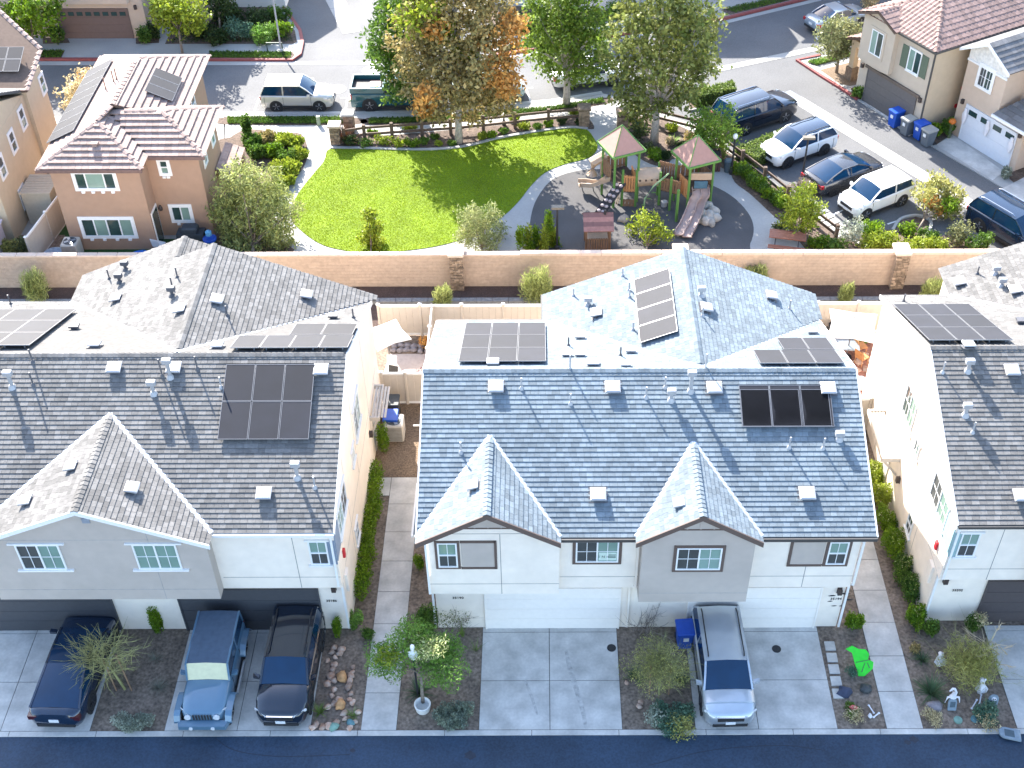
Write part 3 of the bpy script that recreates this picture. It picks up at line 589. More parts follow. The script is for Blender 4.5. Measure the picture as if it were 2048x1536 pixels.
p = aty(663, 1202, 28.22); lettering('35186', 'house_number', .16, face_matrix(p, FU, FN), lamp_blk, lh)
p = aty(1919, 1193, 28.22); lettering('35202', 'house_number', .16, face_matrix(p, FU, FN), lamp_blk, rh)
array(lrf, lf, NF, (455, 728), (633, 728), (431, 878), (615, 880), 3, 2)
array(lrf, lb, NB, (480, 670), (710, 670), (458, 694), (693, 695), 4, 1); array(lrf, lb, NB, (588, 647), (714, 647), (582, 669), (707, 669), 2, 1)
array(lrf, lb, NB, (-52, 618), (126, 618), (-120, 690), (88, 690), 3, 3)
rh.location.y += .28; DYR = Vector((0, .28, 0))
array(rrf, rb, NB, (1787, 616), (1950, 616), (1862, 688), (2025, 690), 3, 3)
for px, py in ((230, 737), (349, 737), (643, 741), (529, 988)): box_vent(lrf, on_plane(px, py, lf, NF), NF, s=1.05)
for px, py, hh in ((25, 762, .7), (308, 775, .55), (341, 742, .8), (595, 943, .7)): flue(lrf, on_plane(px, py + 12, lf, NF), hh)
for px, py, hh in ((66, 724, .6), (67, 770, .6), (395, 738, .6), (443, 775, .5), (325, 752, .8), (630, 975, .55)): pipe_vent(lrf, on_plane(px, py, lf, NF), hh, m=metal_dark if px < 420 else metal_pale)
for px, py in ((22, 609), (707, 636)): pipe_vent(lrf, on_plane(px, py, lb, NB), .5, m=metal_dark)
for px, py in ((150, 657), (667, 636)): goose(lrf, on_plane(px, py, lb, NB), metal_dark)
for px, py in ((190, 693), (435, 695)): box_vent(lrf, on_plane(px, py, lb, NB), NB, s=.85)
for px, py in ((235, 598), (363, 620)): box_vent(lrf, on_plane(px, py, lwl, NL), NL)
for px, py in ((240, 565), (252, 540), (345, 592)): flue(lrf, on_plane(px, py, lwl, NL), .4, m=metal_dark)
for px, py in ((219, 558), (355, 555), (345, 575)): pipe_vent(lrf, on_plane(px, py, lwl, NL), .5, m=metal_dark)
for px, py in ((432, 602), (611, 592)): box_vent(lrf, on_plane(px, py, lwr, NR), NR)
pipe_vent(lrf, on_plane(455, 632, lwr, NR), .5, m=metal_dark)
for px, py in ((146, 935), (55, 1004)): box_vent(lrf, on_plane(px, py, lgl, NL), NL, s=.9)
box_vent(lrf, on_plane(262, 979, lgr, NR), NR, s=.95)
for px, py, hh in ((1935, 742, .5), (1930, 830, .5)): flue(rrf, on_plane(px, py, rfp + DYR, NF) - DYR, hh)
for px, py in ((1885, 745), (1945, 865)): pipe_vent(rrf, on_plane(px, py, rfp + DYR, NF) - DYR, .5)
for px, py in ((2022, 742), (2040, 992)): box_vent(rrf, on_plane(px, py, rfp + DYR, NF) - DYR, NF, s=1.05)
for px, py in ((1920, 566), (2032, 582)): box_vent(rrf, on_plane(px, py, rwl + DYR, NL) - DYR, NL)
for px, py in ((1990, 548), (2002, 572)): flue(rrf, on_plane(px, py, rwl + DYR, NL) - DYR, .35)
pipe_vent(rrf, on_plane(1958, 556, rwl, NL), .4, m=metal_dark); pipe_vent(rrf, on_plane(1810, 612, rb, NB), .4, m=metal_dark); goose(rrf, on_plane(2045, 655, rb, NB), metal_dark)
for px, py in ((1850, 613), (1937, 694)): box_vent(rrf, on_plane(px, py, rb + DYR, NB) - DYR, NB, s=.85)
# ------------------------------------------------------------------ park, street and lots beyond the wall
def px(pts, z=0.0): return [at(a, b, z) for a, b in pts]
grass_m = mat('lawn_green', (.15, .225, .005), .9, .25, 10, bump=.5, bscale=80, var2=.22, scale2=.5)
rubber_m = mat('rubber_surface', (.088, .084, .084), .95, .1, 30, bump=.3, bscale=120, var2=.12, scale2=.6)
bed_m = mat('bed_soil', (.12, .085, .065), .95, .4, 8, bump=.8, bscale=25, var2=.3)
red_m = mat('kerb_red', (.26, .07, .065), .7, .15, 8)
line_m = mat('road_paint', (.7, .7, .68), .8, .12, 8)
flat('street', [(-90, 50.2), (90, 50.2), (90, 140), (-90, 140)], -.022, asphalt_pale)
def raised(name, pts, z1, m, z0=-.05): mb = MB(); mb.prism([Vector(p[:2]) for p in pts], z0, z1); return struct(name, mb, m)
def ccw(pts):
    pts = [Vector(p[:2]) for p in pts]; a = sum(pts[i - 1].x * pts[i].y - pts[i].x * pts[i - 1].y for i in range(len(pts))); return pts if a > 0 else pts[::-1]
park = px([(452, 231), (720, 230), (860, 227), (1000, 214), (1100, 206), (1205, 189), (1250, 200), (1300, 222), (1385, 250), (1440, 285), (1520, 345), (1640, 440), (1752, 505), (1800, 540), (440, 540)])
raised('park_path', ccw(park), .08, concrete_pale)
Z = .08
lot = px([(-300, 238), (449, 231.5), (438, 540), (-300, 545)]); raised('house_lot', ccw(lot), .06, concrete_pale)
flat('lot_soil', px([(-300, 470), (130, 470), (130, 515), (-300, 515)], .06), .068, soil)
flat('artificial_turf', px([(98, 380), (120, 440), (150, 455), (150, 478), (440, 478), (440, 540), (60, 540), (80, 440)], .06), .066, mat('turf_green', (.02, .07, .015), .9, .2, 20))
lawn_px = [(583, 440), (590, 402), (618, 362), (648, 326), (662, 300), (735, 301), (800, 303), (870, 304), (935, 297), (1000, 281), (1080, 267), (1140, 260), (1172, 262), (1188, 280), (1195, 298), (1178, 318), (1130, 331), (1090, 348), (1062, 374), (1040, 402), (1010, 432), (960, 466), (900, 489), (830, 502), (740, 509), (680, 502), (640, 490), (605, 466)]
lawn_pts = ccw(smooth_poly(px(lawn_px), 4)); raised('lawn', lawn_pts, Z + .03, grass_m)
rub_px = [(1063, 430), (1079, 391), (1109, 359), (1161, 343), (1220, 341), (1290, 344), (1345, 353), (1410, 368), (1461, 393), (1495, 427), (1507, 458), (1500, 490), (1480, 510), (1300, 525), (1100, 515), (1062, 480)]
rub = ccw(smooth_poly(px(rub_px), 4)); flat('rubber_surface', rub, Z + .008, rubber_m)
beds = [[(497, 258), (560, 266), (603, 268), (616, 305), (604, 340), (575, 372), (556, 400), (548, 450), (560, 480), (585, 506), (440, 515), (432, 300), (460, 275)],
        [(664, 264), (760, 271), (900, 260), (1050, 245), (1160, 232), (1180, 240), (1188, 258), (1160, 257), (1080, 264), (1000, 278), (935, 293), (870, 301), (800, 300), (664, 297), (690, 285)],
        [(453, 234), (700, 234), (712, 249), (453, 249)], [(735, 236), (860, 234), (1000, 221), (1100, 214), (1208, 195), (1215, 208), (1040, 232), (860, 246), (735, 250)],
        [(1248, 262), (1250, 238), (1290, 232), (1360, 252), (1430, 288), (1478, 322), (1455, 340), (1420, 322), (1390, 320), (1345, 318), (1335, 333), (1300, 328), (1268, 308), (1250, 285)],
        [(1462, 338), (1492, 326), (1560, 378), (1640, 438), (1740, 502), (1760, 520), (1640, 520), (1580, 460), (1545, 430), (1500, 388), (1470, 365)]]
for b in beds: flat('planting_bed', ccw(smooth_poly(px(b, Z), 3)), Z + .006, bed_m)
struct('lawn_edging', ribbon(smooth_poly(px([(662, 299), (735, 300), (800, 302), (870, 302), (935, 295), (1000, 279), (1080, 265), (1140, 258), (1175, 261)]), 4, False), .2, 0, Z + .09), concrete_pale)
struct('street_kerb', ribbon(px([(452, 230.5), (720, 229.5), (860, 226.5), (1000, 213.5), (1100, 205.5), (1205, 188.5)]), .2, -.04, .1), concrete_pale)
struct('gutter_pan', ribbon(px([(440, 227), (720, 226), (860, 223), (1000, 210), (1100, 202), (1205, 185)]), .45, -.04, -.012), concrete)
# far side of the street
farlot = px([(-300, 118), (588, 120), (600, 106), (603, 85), (598, 62), (570, 22), (545, -8), (-300, -8)]); farlot += []
fl = ccw(farlot); raised('far_sidewalk', fl, .1, concrete_pale)
flat('far_lot', [(-60, 84), (-16, 84), (-16, 120), (-60, 120)], .05, concrete)
struct('red_kerb', ribbon(px([(-300, 119), (586, 121), (600, 110), (605, 86), (600, 62), (572, 22), (546, -12)]), .22, -.04, .13), red_m)
struct('gutter_pan', ribbon(px([(-300, 126), (760, 126), (1010, 121)]), .5, -.04, -.01), concrete_pale)
for b in ([(30, 100), (130, 101), (122, 117), (20, 117)], [(420, 103), (585, 104), (590, 110), (582, 118), (415, 117)], [(385, 5), (470, -6), (560, 20), (590, 62), (594, 84), (585, 88), (330, 88), (352, 40)], [(270, 42), (320, 42), (318, 86), (272, 88)], [(85, 40), (122, 50), (140, 86), (86, 88)]):
    flat('planting_bed', ccw(px(b, .1)), .11, bed_m)
east = px([(985, 112), (1240, 68), (1450, 36), (1640, -10), (1700, -30), (900, -30), (960, 60)]); raised('far_sidewalk', ccw(east), .1, concrete_pale)
struct('red_kerb', ribbon(px([(985, 113), (1240, 70), (1450, 38), (1640, -8), (1700, -25)]), .24, -.04, .13), red_m)
struct('gutter_pan', ribbon(px([(985, 119), (1240, 76), (1450, 44), (1640, -2)]), .4, -.04, -.01), concrete_pale)
for b in ([(1000, 105), (1230, 64), (1250, 55), (1000, 94)], [(1300, 52), (1340, 46), (1330, 36), (1290, 42)], [(1460, 30), (1640, -14), (1600, -14), (1440, 20)], [(960, 40), (1060, 75), (1230, 40), (1230, 20), (980, 10)]):
    flat('planting_bed', ccw(px(b, .1)), .11, bed_m)
# alley
elot = px([(1594, 123), (1722, 92), (1850, 40), (2300, -60), (2300, 560), (2048, 402), (1860, 291), (1680, 179)]); raised('side_lot', ccw(elot), .05, concrete_pale)
struct('red_kerb', ribbon(px([(1640, 112), (1594, 122), (1640, 152), (1682, 178), (1716, 200)]), .2, -.04, .12), red_m)
for b in ([(1612, 124), (1690, 104), (1712, 110), (1632, 132)], [(1640, 140), (1730, 117), (1738, 165), (1700, 172), (1680, 168)], [(1700, 176), (1724, 172), (1733, 192), (1712, 194)], [(1837, 265), (1888, 233), (1905, 268), (1872, 290)], [(2000, 340), (2048, 320), (2060, 372), (2048, 385)]):
    flat('planting_bed', ccw(px(b, .05)), .06, bark if b[0][0] == 1640 else bed_m)
def apron(pts): raised('driveway_apron', ccw(px(pts)), .065, concrete)
apron([(1716, 194), (1738, 186), (1836, 262), (1818, 272)]); apron([(1872, 292), (1905, 272), (2008, 345), (1985, 362)]); apron([(1998, 382), (2060, 350), (2100, 380), (2040, 408)])
def strip(pts, wd, m, name='alley_gutter', step=1.5):
    a, b = (at(*p) for p in pts); d = (b - a); L = d.length; d.normalize(); nn = Vector((-d.y, d.x, 0)) * wd / 2; base = None; t = 0
    mb = MB(); mb.add([tuple(p + Vector((0, 0, -.016))) for p in (a - nn, b - nn, b + nn, a + nn)], [(0, 1, 2, 3)]); base = struct(name, mb, joint_m)
    while t < L:
        q = MB(); p0, p1 = a + d * (t + .015), a + d * min(L, t + step - .015); q.add([tuple(p + Vector((0, 0, -.006))) for p in (p0 - nn, p1 - nn, p1 + nn, p0 + nn)], [(0, 1, 2, 3)]); q.build('slab', m, base); t += step
strip([(1590, 196), (2110, 512)], .95, concrete_pale); strip([(1250, 178), (1655, 92)], .6, concrete_pale); strip([(660, -20), (705, 65)], 1.3, concrete_pale)
p = at(1583, 191); g = MB(); g.box(-.55, .55, -.4, .4, -.02, .004); o = g.build('drain_grate', mat('grate_grey', (.2, .22, .25), .5)); o.location = p; o.rotation_euler = (0, 0, R(-56)); tag(o, 'grey drain grate at the head of the pale alley gutter', 'drain grate')
# painted parking marks
def mark(a, b, wd=.1): 
    a, b = at(*a), at(*b); mb = MB(); d = (b - a).normalized(); nn = Vector((-d.y, d.x, 0)) * wd / 2
    mb.add([(q.x, q.y, -.008) for q in (a - nn, b - nn, b + nn, a + nn)], [(0, 1, 2, 3)]); return mb.build('parking_mark', line_m, kind='structure')
for a, b in (((518, 196), (506, 228)), ((518, 196), (535, 196)), ((695, 196), (690, 226)), ((682, 196), (712, 196)), ((1052, 176), (1062, 205)), ((1045, 178), (1066, 175)), ((1630, 75), (1650, 88)), ((1630, 75), (1645, 70)), ((1490, 375), (1540, 352)), ((1648, 340), (1690, 322)), ((1660, 432), (1690, 418)), ((1775, 448), (1822, 432)), ((1440, 245), (1490, 232))): mark(a, b)
struct('island_kerb', ribbon(smooth_poly(px([(1785, 462), (1800, 440), (1830, 432), (1855, 438), (1862, 452), (1850, 480)]), 4, False), .16, -.03, .1), concrete_pale)
flat('planting_bed', ccw(px([(1640, 445), (1680, 448), (1790, 462), (1800, 442), (1832, 434), (1856, 442), (1850, 478), (1900, 470), (1990, 500), (2010, 520), (1760, 525)])), .03, bed_m)
raised('hedge_island', ccw(px([(1375, 192), (1460, 178), (1472, 190), (1466, 203), (1380, 222)])), .08, bed_m); struct('island_kerb', ribbon(px([(1378, 222), (1467, 205), (1475, 190), (1462, 176), (1400, 186)]), .14, -.03, .1), concrete_pale)
raised('hedge_island', ccw(px([(1466, 300), (1590, 262), (1612, 275), (1540, 318), (1505, 330)])), .06, bed_m)
# manhole covers
for q, (a, b) in zip(('near the silver SUV in the street', 'further up the street by the tree'), ((673, 178), (743, 140))):
    p = at(a, b); g = MB(); g.disc((p.x, p.y, -.015), .62, (0, 0, 1), .012, 24); g.disc((p.x, p.y, -.011), .38, (0, 0, 1), .02, 24, 1)
    tag(g.build('manhole_cover', [concrete_pale, mat('iron_grey', (.3, .3, .29), .6)]), 'round manhole cover in a pale collar ' + q, 'manhole cover')
# ------------------------------------------------------------------ boundary wall
wall_m = mat('block_wall', (.47, .35, .26), .9, .08, 6, bump=.4, bscale=50, island=.05, var2=.08, scale2=.4)
wl_ = thing('boundary_wall', 'long tan block wall with pale cap between houses and park', 'wall', (0, 49.55, 0))
core = MB(); core.box(-42, 42, 49.459, 49.62, -.1, 1.9); core.build('core', mat('mortar_tan', (.42, .31, .22), .95), wl_)
blk = MB(); z = 0; row = 0
bm_ = None; cnt = 0
for row in range(10):
    x = -30 + (row % 2) * .2
    while x < 30:
        blk.box(x + .003, x + .397, 49.45, 49.457, row * .19 + .004, row * .19 + .187, 0); x += .4
blk.build('block', wall_m, wl_, kind='stuff')
cap = mat('wall_cap', (.58, .45, .36), .85, .06, 8)
for i in range(60): q = MB(); q.bev(-30 + i * 1.0 + .004, -29 + i * 1.0 - .004, 49.40, 49.70, 1.9, 1.99 + (.06 if -29.5 + i > -.8 else 0), .02); q.build('cap_block', cap, wl_)
stone_m = mat('ledge_stone', (.25, .18, .125), .9, .3, 5, bump=.6, bscale=20, island=.45)
for pxx, lab in ((912, 'stone faced wall pillar behind the left yard'), (1362, 'pillar behind the centre house gable, mostly hidden'), (1806, 'stone faced wall pillar behind the right walkway')):
    X = at(pxx, 505, 2.1).x; t = thing('wall_pillar', lab, 'pillar', (X, 49.4, 0), group='pillars along the boundary wall')
    g = MB(); g.box(X - .3, X + .3, 49.12, 49.9, -.05, 2.1); g.build('core', mat('mortar_tan', (.42, .31, .22), .95), t)
    z = .02
    while z < 2.05:
        h = random.choice((.07, .1, .13)); x = X - .34
        while x < X + .33:
            w_ = min(random.uniform(.12, .34), X + .34 - x); q = MB(); q.bev(x + .006, x + max(w_, .05) - .006, 49.06 - random.random() * .04, 49.13, z + .005, z + h - .005, .008); q.build('stone', stone_m, t); x += w_
        z += h
    q = MB(); q.bev(X - .4, X + .4, 49.0, 49.98, 2.1, 2.24, .03); q.build('cap', cap, t)
# ------------------------------------------------------------------ white vinyl fences between the houses
vin = mat('vinyl_cream', (.52, .46, .39), .6, .03, 4)
def vinyl_fence(label, a, b, n, h=1.8, grp='vinyl fences between the houses'):
    a = Vector((*a, 0)); b = Vector((*b, 0)); t = thing('vinyl_fence', label, 'fence', a, group=grp); d = (b - a).normalized(); L = (b - a).length; seg = L / n
    for i in range(n + 1):
        p = a + d * i * seg; g = MB(); g.bev(p.x - .065, p.x + .065, p.y - .065, p.y + .065, -.05, h + .08, .02); o = g.build('post', vin, t)
        g = MB(); g.loft([[(p.x - .085, p.y - .085, h + .085), (p.x + .085, p.y - .085, h + .085), (p.x + .085, p.y + .085, h + .085), (p.x - .085, p.y + .085, h + .085)], [(p.x - .02, p.y - .02, h + .14), (p.x + .02, p.y - .02, h + .14), (p.x + .02, p.y + .02, h + .14), (p.x - .02, p.y + .02, h + .14)]]); g.build('post_cap', trim_w, o)
    for i in range(n):
        p0, p1 = a + d * (i * seg + .066), a + d * ((i + 1) * seg - .066); m = max(1, round((p1 - p0).length / .3))
        for j in range(m):
            q0, q1 = p0.lerp(p1, j / m) + d * .004, p0.lerp(p1, (j + 1) / m) - d * .004; g = MB(); g.bar(q0 + Vector((0, 0, h / 2)), q1 + Vector((0, 0, h / 2)), .04, h - .1); g.build('board', vin, t)
        for zz in (.08, h - .02): g = MB(); g.bar(p0 + Vector((0, 0, zz)), p1 + Vector((0, 0, zz)), .06, .12); g.build('rail', trim_w, t)
vinyl_fence('cream vinyl fence at the back of the left yard below the wall', (-7.7, 45.6), (.2, 45.6), 4)
vinyl_fence('cream vinyl fence splitting the narrow left yards lengthwise', (-5.15, 40.85), (-5.15, 45.5), 3)
vinyl_fence('cream vinyl fence and gate behind the bins of the left yard', (-7.1, 40.75), (-3.9, 40.75), 3)
vinyl_fence('cream vinyl fence behind the cream parasol of the right yard', (11.2, 45.7), (17, 45.7), 3)
vinyl_fence('cream vinyl fence across the right passage beside the centre house', (11.3, 39.0), (14.3, 39.0), 2)
vinyl_fence('tall cream fence running beside the brown house lawn', (-26.1, 51.2), (-25.2, 58), 3, 1.8)
# ------------------------------------------------------------------ houses beyond the park
br_wall = mat('stucco_brown', (.37, .24, .165), .9, .04, 3, bump=.3, bscale=90, var2=.05)
ye_wall = mat('stucco_yellow', (.54, .43, .30), .9, .03, 3, bump=.3, bscale=90, var2=.05)
be_wall = mat('stucco_beige', (.56, .44, .34), .9, .03, 3, bump=.3, bscale=90, var2=.05)
tan_wall = mat('stucco_tan', (.50, .42, .33), .9, .03, 3, bump=.3, bscale=90, var2=.05)
ti_t = mat('tile_tan', (.29, .21, .18), .85, .12, 6, bump=.4, bscale=30, island=.16)
ti_v = mat('tile_rose', (.25, .165, .14), .85, .14, 6, bump=.4, bscale=30, island=.2)
ti_g = mat('tile_grey', (.15, .145, .145), .85, .1, 6, bump=.3, bscale=30, island=.2)
deck_t = mat('deck_brown', (.12, .08, .06), .9)
sh_green = mat('shutter_green', (.10, .13, .09), .7, .05)
def hipcaps(rf, pts, m): 
    for a, b in pts: ridge_caps(rf, a, b, m, .13, .4, .05, .035)
# brown house
t = thing('brown_house', 'brown stucco two storey house with tan tile roof beside the lawn', 'house', (-20.8, 57, 0))
e, s = 5.2, .475; m = MB(); m.box(-24.5, -20.05, 52.62, 64.2, 0, e); m.box(-20.06, -17.35, 53.9, 58, .0, e - .002); m.box(-20.06, -19.1, 57.9, 63.3, 0, e - .004); m.build('wall', br_wall, t)
fx, fz = -22.3, e + 2.6 * s; mx, mz = -21.8, e + 3.1 * s; rz_ = e + 2.5 * s
P = [([(-24.9, 52.2, e), (-19.7, 52.2, e), (fx, 54.8, fz)], 0),
     ([(-24.9, 64.2, e), (-24.9, 52.2, e), (fx, 54.8, fz), (mx, 56, mz), (mx, 61.1, mz)], 0),
     ([(-19.7, 52.2, e), (-19.7, 53.4, e), (-21.0, 54.9, e + 1.3 * s), (fx, 56.0, fz), (fx, 54.8, fz)], 0),
     ([(-19.7, 53.4, e), (-16.85, 53.4, e), (-19.35, 55.9, rz_), (-22, 55.9, rz_)], 0),
     ([(-16.85, 53.4, e), (-16.85, 58.4, e), (-19.35, 55.9, rz_)], 0), ([(-16.85, 58.4, e), (-19.5, 58.4, e), (-22, 55.9, rz_), (-19.35, 55.9, rz_)], 0),
     ([(-18.7, 57.0, e), (-18.7, 64.2, e), (mx, 61.1, mz), (mx, 56, mz)], 0), ([(-18.7, 64.2, e), (-24.9, 64.2, e), (mx, 61.1, mz)], 0)]
rf = roof(t, P, ti_t, deck_t, tile='roof_tile', th=.08, wid=.34, course=.36, thick=.14, jitter=.08)
hipcaps(rf, [((-24.9, 52.2, e), (fx, 54.8, fz)), ((-19.7, 52.2, e), (fx, 54.8, fz)), ((fx, 54.8, fz), (mx, 56, mz)), ((mx, 56, mz), (mx, 61.1, mz)), ((-16.85, 53.4, e), (-19.35, 55.9, rz_)), ((-16.85, 58.4, e), (-19.35, 55.9, rz_)), ((-18.7, 64.2, e), (mx, 61.1, mz)), ((-21.2, 55.9, rz_), (-19.35, 55.9, rz_))], ti_t)
nl = Vector((-s, 0, 1)); nr = Vector((s, 0, 1)); nf = Vector((0, -s, 1))
array(rf, (-24.9, 0, e), nl, (182, 128), (222, 128), (98, 278), (138, 270), 8, 1, lift=.18)
array(rf, (-18.7, 0, e), nr, (310, 135), (366, 155), (290, 180), (345, 203), 3, 1, lift=.18)
for a, b in ((212, 180), (228, 165), (234, 160)): pipe_vent(rf, on_plane(a, b, (-24.9, 0, e), nl), .7, m=mat('pipe_rust', (.25, .14, .1), .7))
goose(rf, on_plane(190, 292, (0, 52.2, e), nf), ti_t)
g = MB(); g.box(-24.9, -19.7, 52.1, 52.2, e - .16, e + .02); g.box(-19.7, -16.85, 53.3, 53.4, e - .16, e + .02); g.box(-24.98, -24.9, 52.1, 64.2, e - .16, e + .02); g.build('fascia', mat('fascia_brown', (.16, .1, .085), .7), rf)
def bwin(pa, pb, Y, style, w=None): 
    a, b = aty(*pa, Y), aty(*pb, Y); c = (a + b) / 2; o = window(t, (c.x, Y, c.z), FU, FN, b.x - a.x, a.z - b.z, style, (.12, trim_w), grid=False, panes=[glass, glass_g], deep=.07); W = b.x - a.x; H = a.z - b.z
    for k in range(4 if W > 1.5 else 2): g = MB(); xx = c.x - W / 2 + W * (k + .5) / (4 if W > 1.5 else 2); g.box(xx - .08, xx + .08, Y - .1, Y - .001, c.z - H / 2 - .24, c.z - H / 2 - .123); g.build('corbel', trim_w, o)
bwin((146, 345), (235, 377), 52.62, 'triple'); bwin((160, 437), (272, 472), 52.62, 'quad'); bwin((317, 320), (340, 347), 53.9, 'hung'); bwin((341, 412), (385, 441), 53.9, 'slider')
g = MB(); g.M = face_matrix((-20.05, 53.25, 1.1), (0, 1, 0), (1, 0, 0)); g.box(-.5, .5, -1.1, 1.1, .001, .05); o = g.build('side_door', trim_w, t); g = MB(); g.M = face_matrix((-20.05, 53.25, 1.08), (0, 1, 0), (1, 0, 0)); g.box(-.42, .42, -1.05, 1.0, .05, .06); g.build('door_glass', glass, o)
p = aty(322, 416, 53.9); g = MB(); g.lathe([(.05, .2), (.12, .05), (.09, -.08)], (p.x, 53.82, p.z), 8); g.build('porch_lamp', mat('lamp_bronze', (.06, .045, .04), .5), t)
for yy in (55, 57): window(t, (-17.35, yy, 4.3), (0, 1, 0), (1, 0, 0), .6, 1.0, 'hung', (.1, trim_w), grid=False)
window(t, (-19.1, 60.5, 4.2), (0, 1, 0), (1, 0, 0), .7, 1.0, 'hung', (.1, trim_w), grid=False)
g = MB(); g.slab([(-17.3, 56.2, 2.7), (-16.3, 56.2, 2.3), (-16.3, 59, 2.3), (-17.3, 59, 2.7)], (.4, 0, 1), .12); o = g.build('porch_roof', deck_t, t)
lay(tiles([(-16.3, 59, 2.3), (-17.3, 59, 2.7), (-17.3, 56.2, 2.7), (-16.3, 56.2, 2.3)], Vector((.4, 0, 1)).normalized(), .36, .34), o, 'roof_tile', ti_t, .05, .34, .36)
for yy in (56.3, 58.6): g = MB(); g.box(-16.7, -16.35, yy, yy + .33, 0, 2.25); g.build('porch_post', br_wall, t)
# yellow house at the left edge
t = thing('yellow_house', 'pale yellow two storey house cut by the left edge', 'house', (-32, 58, 0))
m = MB(); m.box(-38, -27.7, 53.2, 59.2, 0, 5.5); m.loft([[(x, 53.2, 5.5), (x, 59.2, 5.5), (x, 56.2, 6.7)] for x in (-38, -27.71)]); m.box(-38, -27.5, 59.21, 61.8, 0, 5.9); m.build('wall', ye_wall, t)
e = 5.6; P = [([(-38, 52.8, e), (-27.5, 52.8, e), (-27.5, 56.2, e + 3.4 * s), (-38, 56.2, e + 3.4 * s)], 0), ([(-27.5, 59.6, e), (-38, 59.6, e), (-38, 56.2, e + 3.4 * s), (-27.5, 56.2, e + 3.4 * s)], 0)]
rf = roof(t, P, ti_g, mat('deck_dark', (.08, .08, .08), .9), tile='roof_tile', th=.05, wid=.34, course=.36, jitter=.08); hipcaps(rf, [((-38, 56.2, e + 3.4 * s), (-27.5, 56.2, e + 3.4 * s))], ti_t)
e2 = 6.0; P = [([(-38, 58.7, e2), (-27.2, 58.7, e2), (-27.2, 61.9, e2 + .8), (-31, 65, e2 + 2.6), (-38, 65, e2 + 2.6)], 0), ([(-27.2, 68, e2 - .4), (-38, 68, e2 + 1.3), (-38, 65, e2 + 2.6), (-31, 65, e2 + 2.6), (-27.2, 61.9, e2 + .8)], 1)]
rf2 = roof(t, P[:1], ti_t, deck_t, tile='roof_tile', th=.05, wid=.34, course=.36, jitter=.08)
hipcaps(rf2, [((-27.2, 61.9, e2 + .8), (-31, 65, e2 + 2.6)), ((-27.2, 58.7, e2), (-27.2, 61.9, e2 + .8))], ti_t)
array(rf2, (-38, 58.7, e2), Vector((0, -.413, 1)), (-35, 75), (58, 112), (-60, 128), (20, 158), 3, 2)
for yy, zz in ((58.3, 4.6), (56.4, 4.3), (54.4, 4.0), (55.6, 1.4)): window(t, (-27.7, yy, zz), (0, 1, 0), (1, 0, 0), .62, 1.1, 'hung', (.1, trim_w), grid=False, panes=[screen, glass])
window(t, (-27.5, 61.5, 4.9), (0, 1, 0), (1, 0, 0), .6, 1.0, 'hung', (.1, trim_w), grid=False)
# beige house with brown garage door, and its row to both sides
t = thing('beige_house', 'beige house with wide brown garage door across the street', 'house', (-29.5, 80, 0))
m = MB(); m.box(-33.2, -26.2, 76.85, 88, 0, 6.2); m.box(-26.21, -22.6, 78.6, 88, 0, 6.1); m.build('wall', be_wall, t)
g = MB(); g.bev(-31.2, -27.0, 76.55, 76.85, 2.62, 3.1, .1); g.build('cornice', be_wall, t)
dm = mat('door_umber', (.155, .105, .09), .6, .05); o = garage_door(t, -32.0, -27.3, 76.79, 2.15, dm)
for k in range(8): g = MB(); g.box(-31.8 + k * .57, -31.42 + k * .57, 76.75, 76.789, 1.72, 1.98); g.build('door_window', glass, o)
for x in (-32.7, -26.7): wall_lamp(t, (x, 76.85, 2.3), FU, FN)
g = MB(); g.tube([(-25.4, 78.6, 0), (-25.4, 78.6, 1.7), (-25.1, 78.6, 2.3), (-24.5, 78.6, 2.6), (-23.9, 78.6, 2.3), (-23.6, 78.6, 1.7), (-23.6, 78.6, 0)], .16, 6); o = g.build('door_arch', be_wall, t); g = MB(); g.box(-25.3, -23.7, 78.56, 78.598, 0, 2.3); g.build('front_door', mat('door_dark', (.05, .04, .035), .7), o)  # front door in one even dark brown
P = [([(-33.7, 76.4, 6.2), (-25.8, 76.4, 6.2), (-25.8, 82.4, 8.6), (-33.7, 82.4, 8.6)], 1), ([(-25.8, 88.4, 6.2), (-33.7, 88.4, 6.2), (-33.7, 82.4, 8.6), (-25.8, 82.4, 8.6)], 1)]; roof(t, P, ti_v, ti_v)
t = thing('beige_house', 'beige house at the top left corner with an open car bay', 'house', (-38.5, 80, 0)); m = MB(); m.box(-44, -36.6, 78.4, 88, 0, 6.2); m.box(-36.61, -33.5, 77.2, 88, 0, 6.1); m.build('wall', be_wall, t); P = [([(-44, 77, 6.2), (-33.3, 77, 6.2), (-33.3, 82.4, 8.4), (-44, 82.4, 8.4)], 1)]; roof(t, P, ti_v, ti_v); garage_door(t, -42, -37.3, 78.33, 2.2, gd_g)
for lab, x0, x1, y, h, wm in (('white walled house behind dark shrubs at the top edge', -22.4, -17.8, 81.5, 3.6, st_white), ('white walled house behind the tall green tree', -3.5, 1.5, 82.0, 6.5, st_white), ('pale house wall at the top centre behind treetops', 5.0, 11.5, 83.0, 6.5, st_white)):
    t = thing('street_house', lab, 'house', (x0, y, 0)); m = MB(); m.box(x0, x1, y, y + 9, 0, h); m.build('wall', wm, t); P = [([(x0 - .3, y - .4, h), (x1 + .3, y - .4, h), (x1 + .3, y + 4.5, h + 2), (x0 - .3, y + 4.5, h + 2)], 1), ([(x1 + .3, y + 9.4, h), (x0 - .3, y + 9.4, h), (x0 - .3, y + 4.5, h + 2), (x1 + .3, y + 4.5, h + 2)], 1)]; roof(t, P, ti_v, ti_v)
    window(t, ((x0 + x1) / 2, y, h * .68), FU, FN, 1.4, 1.2, 'slider', (.1, trim_w)); 
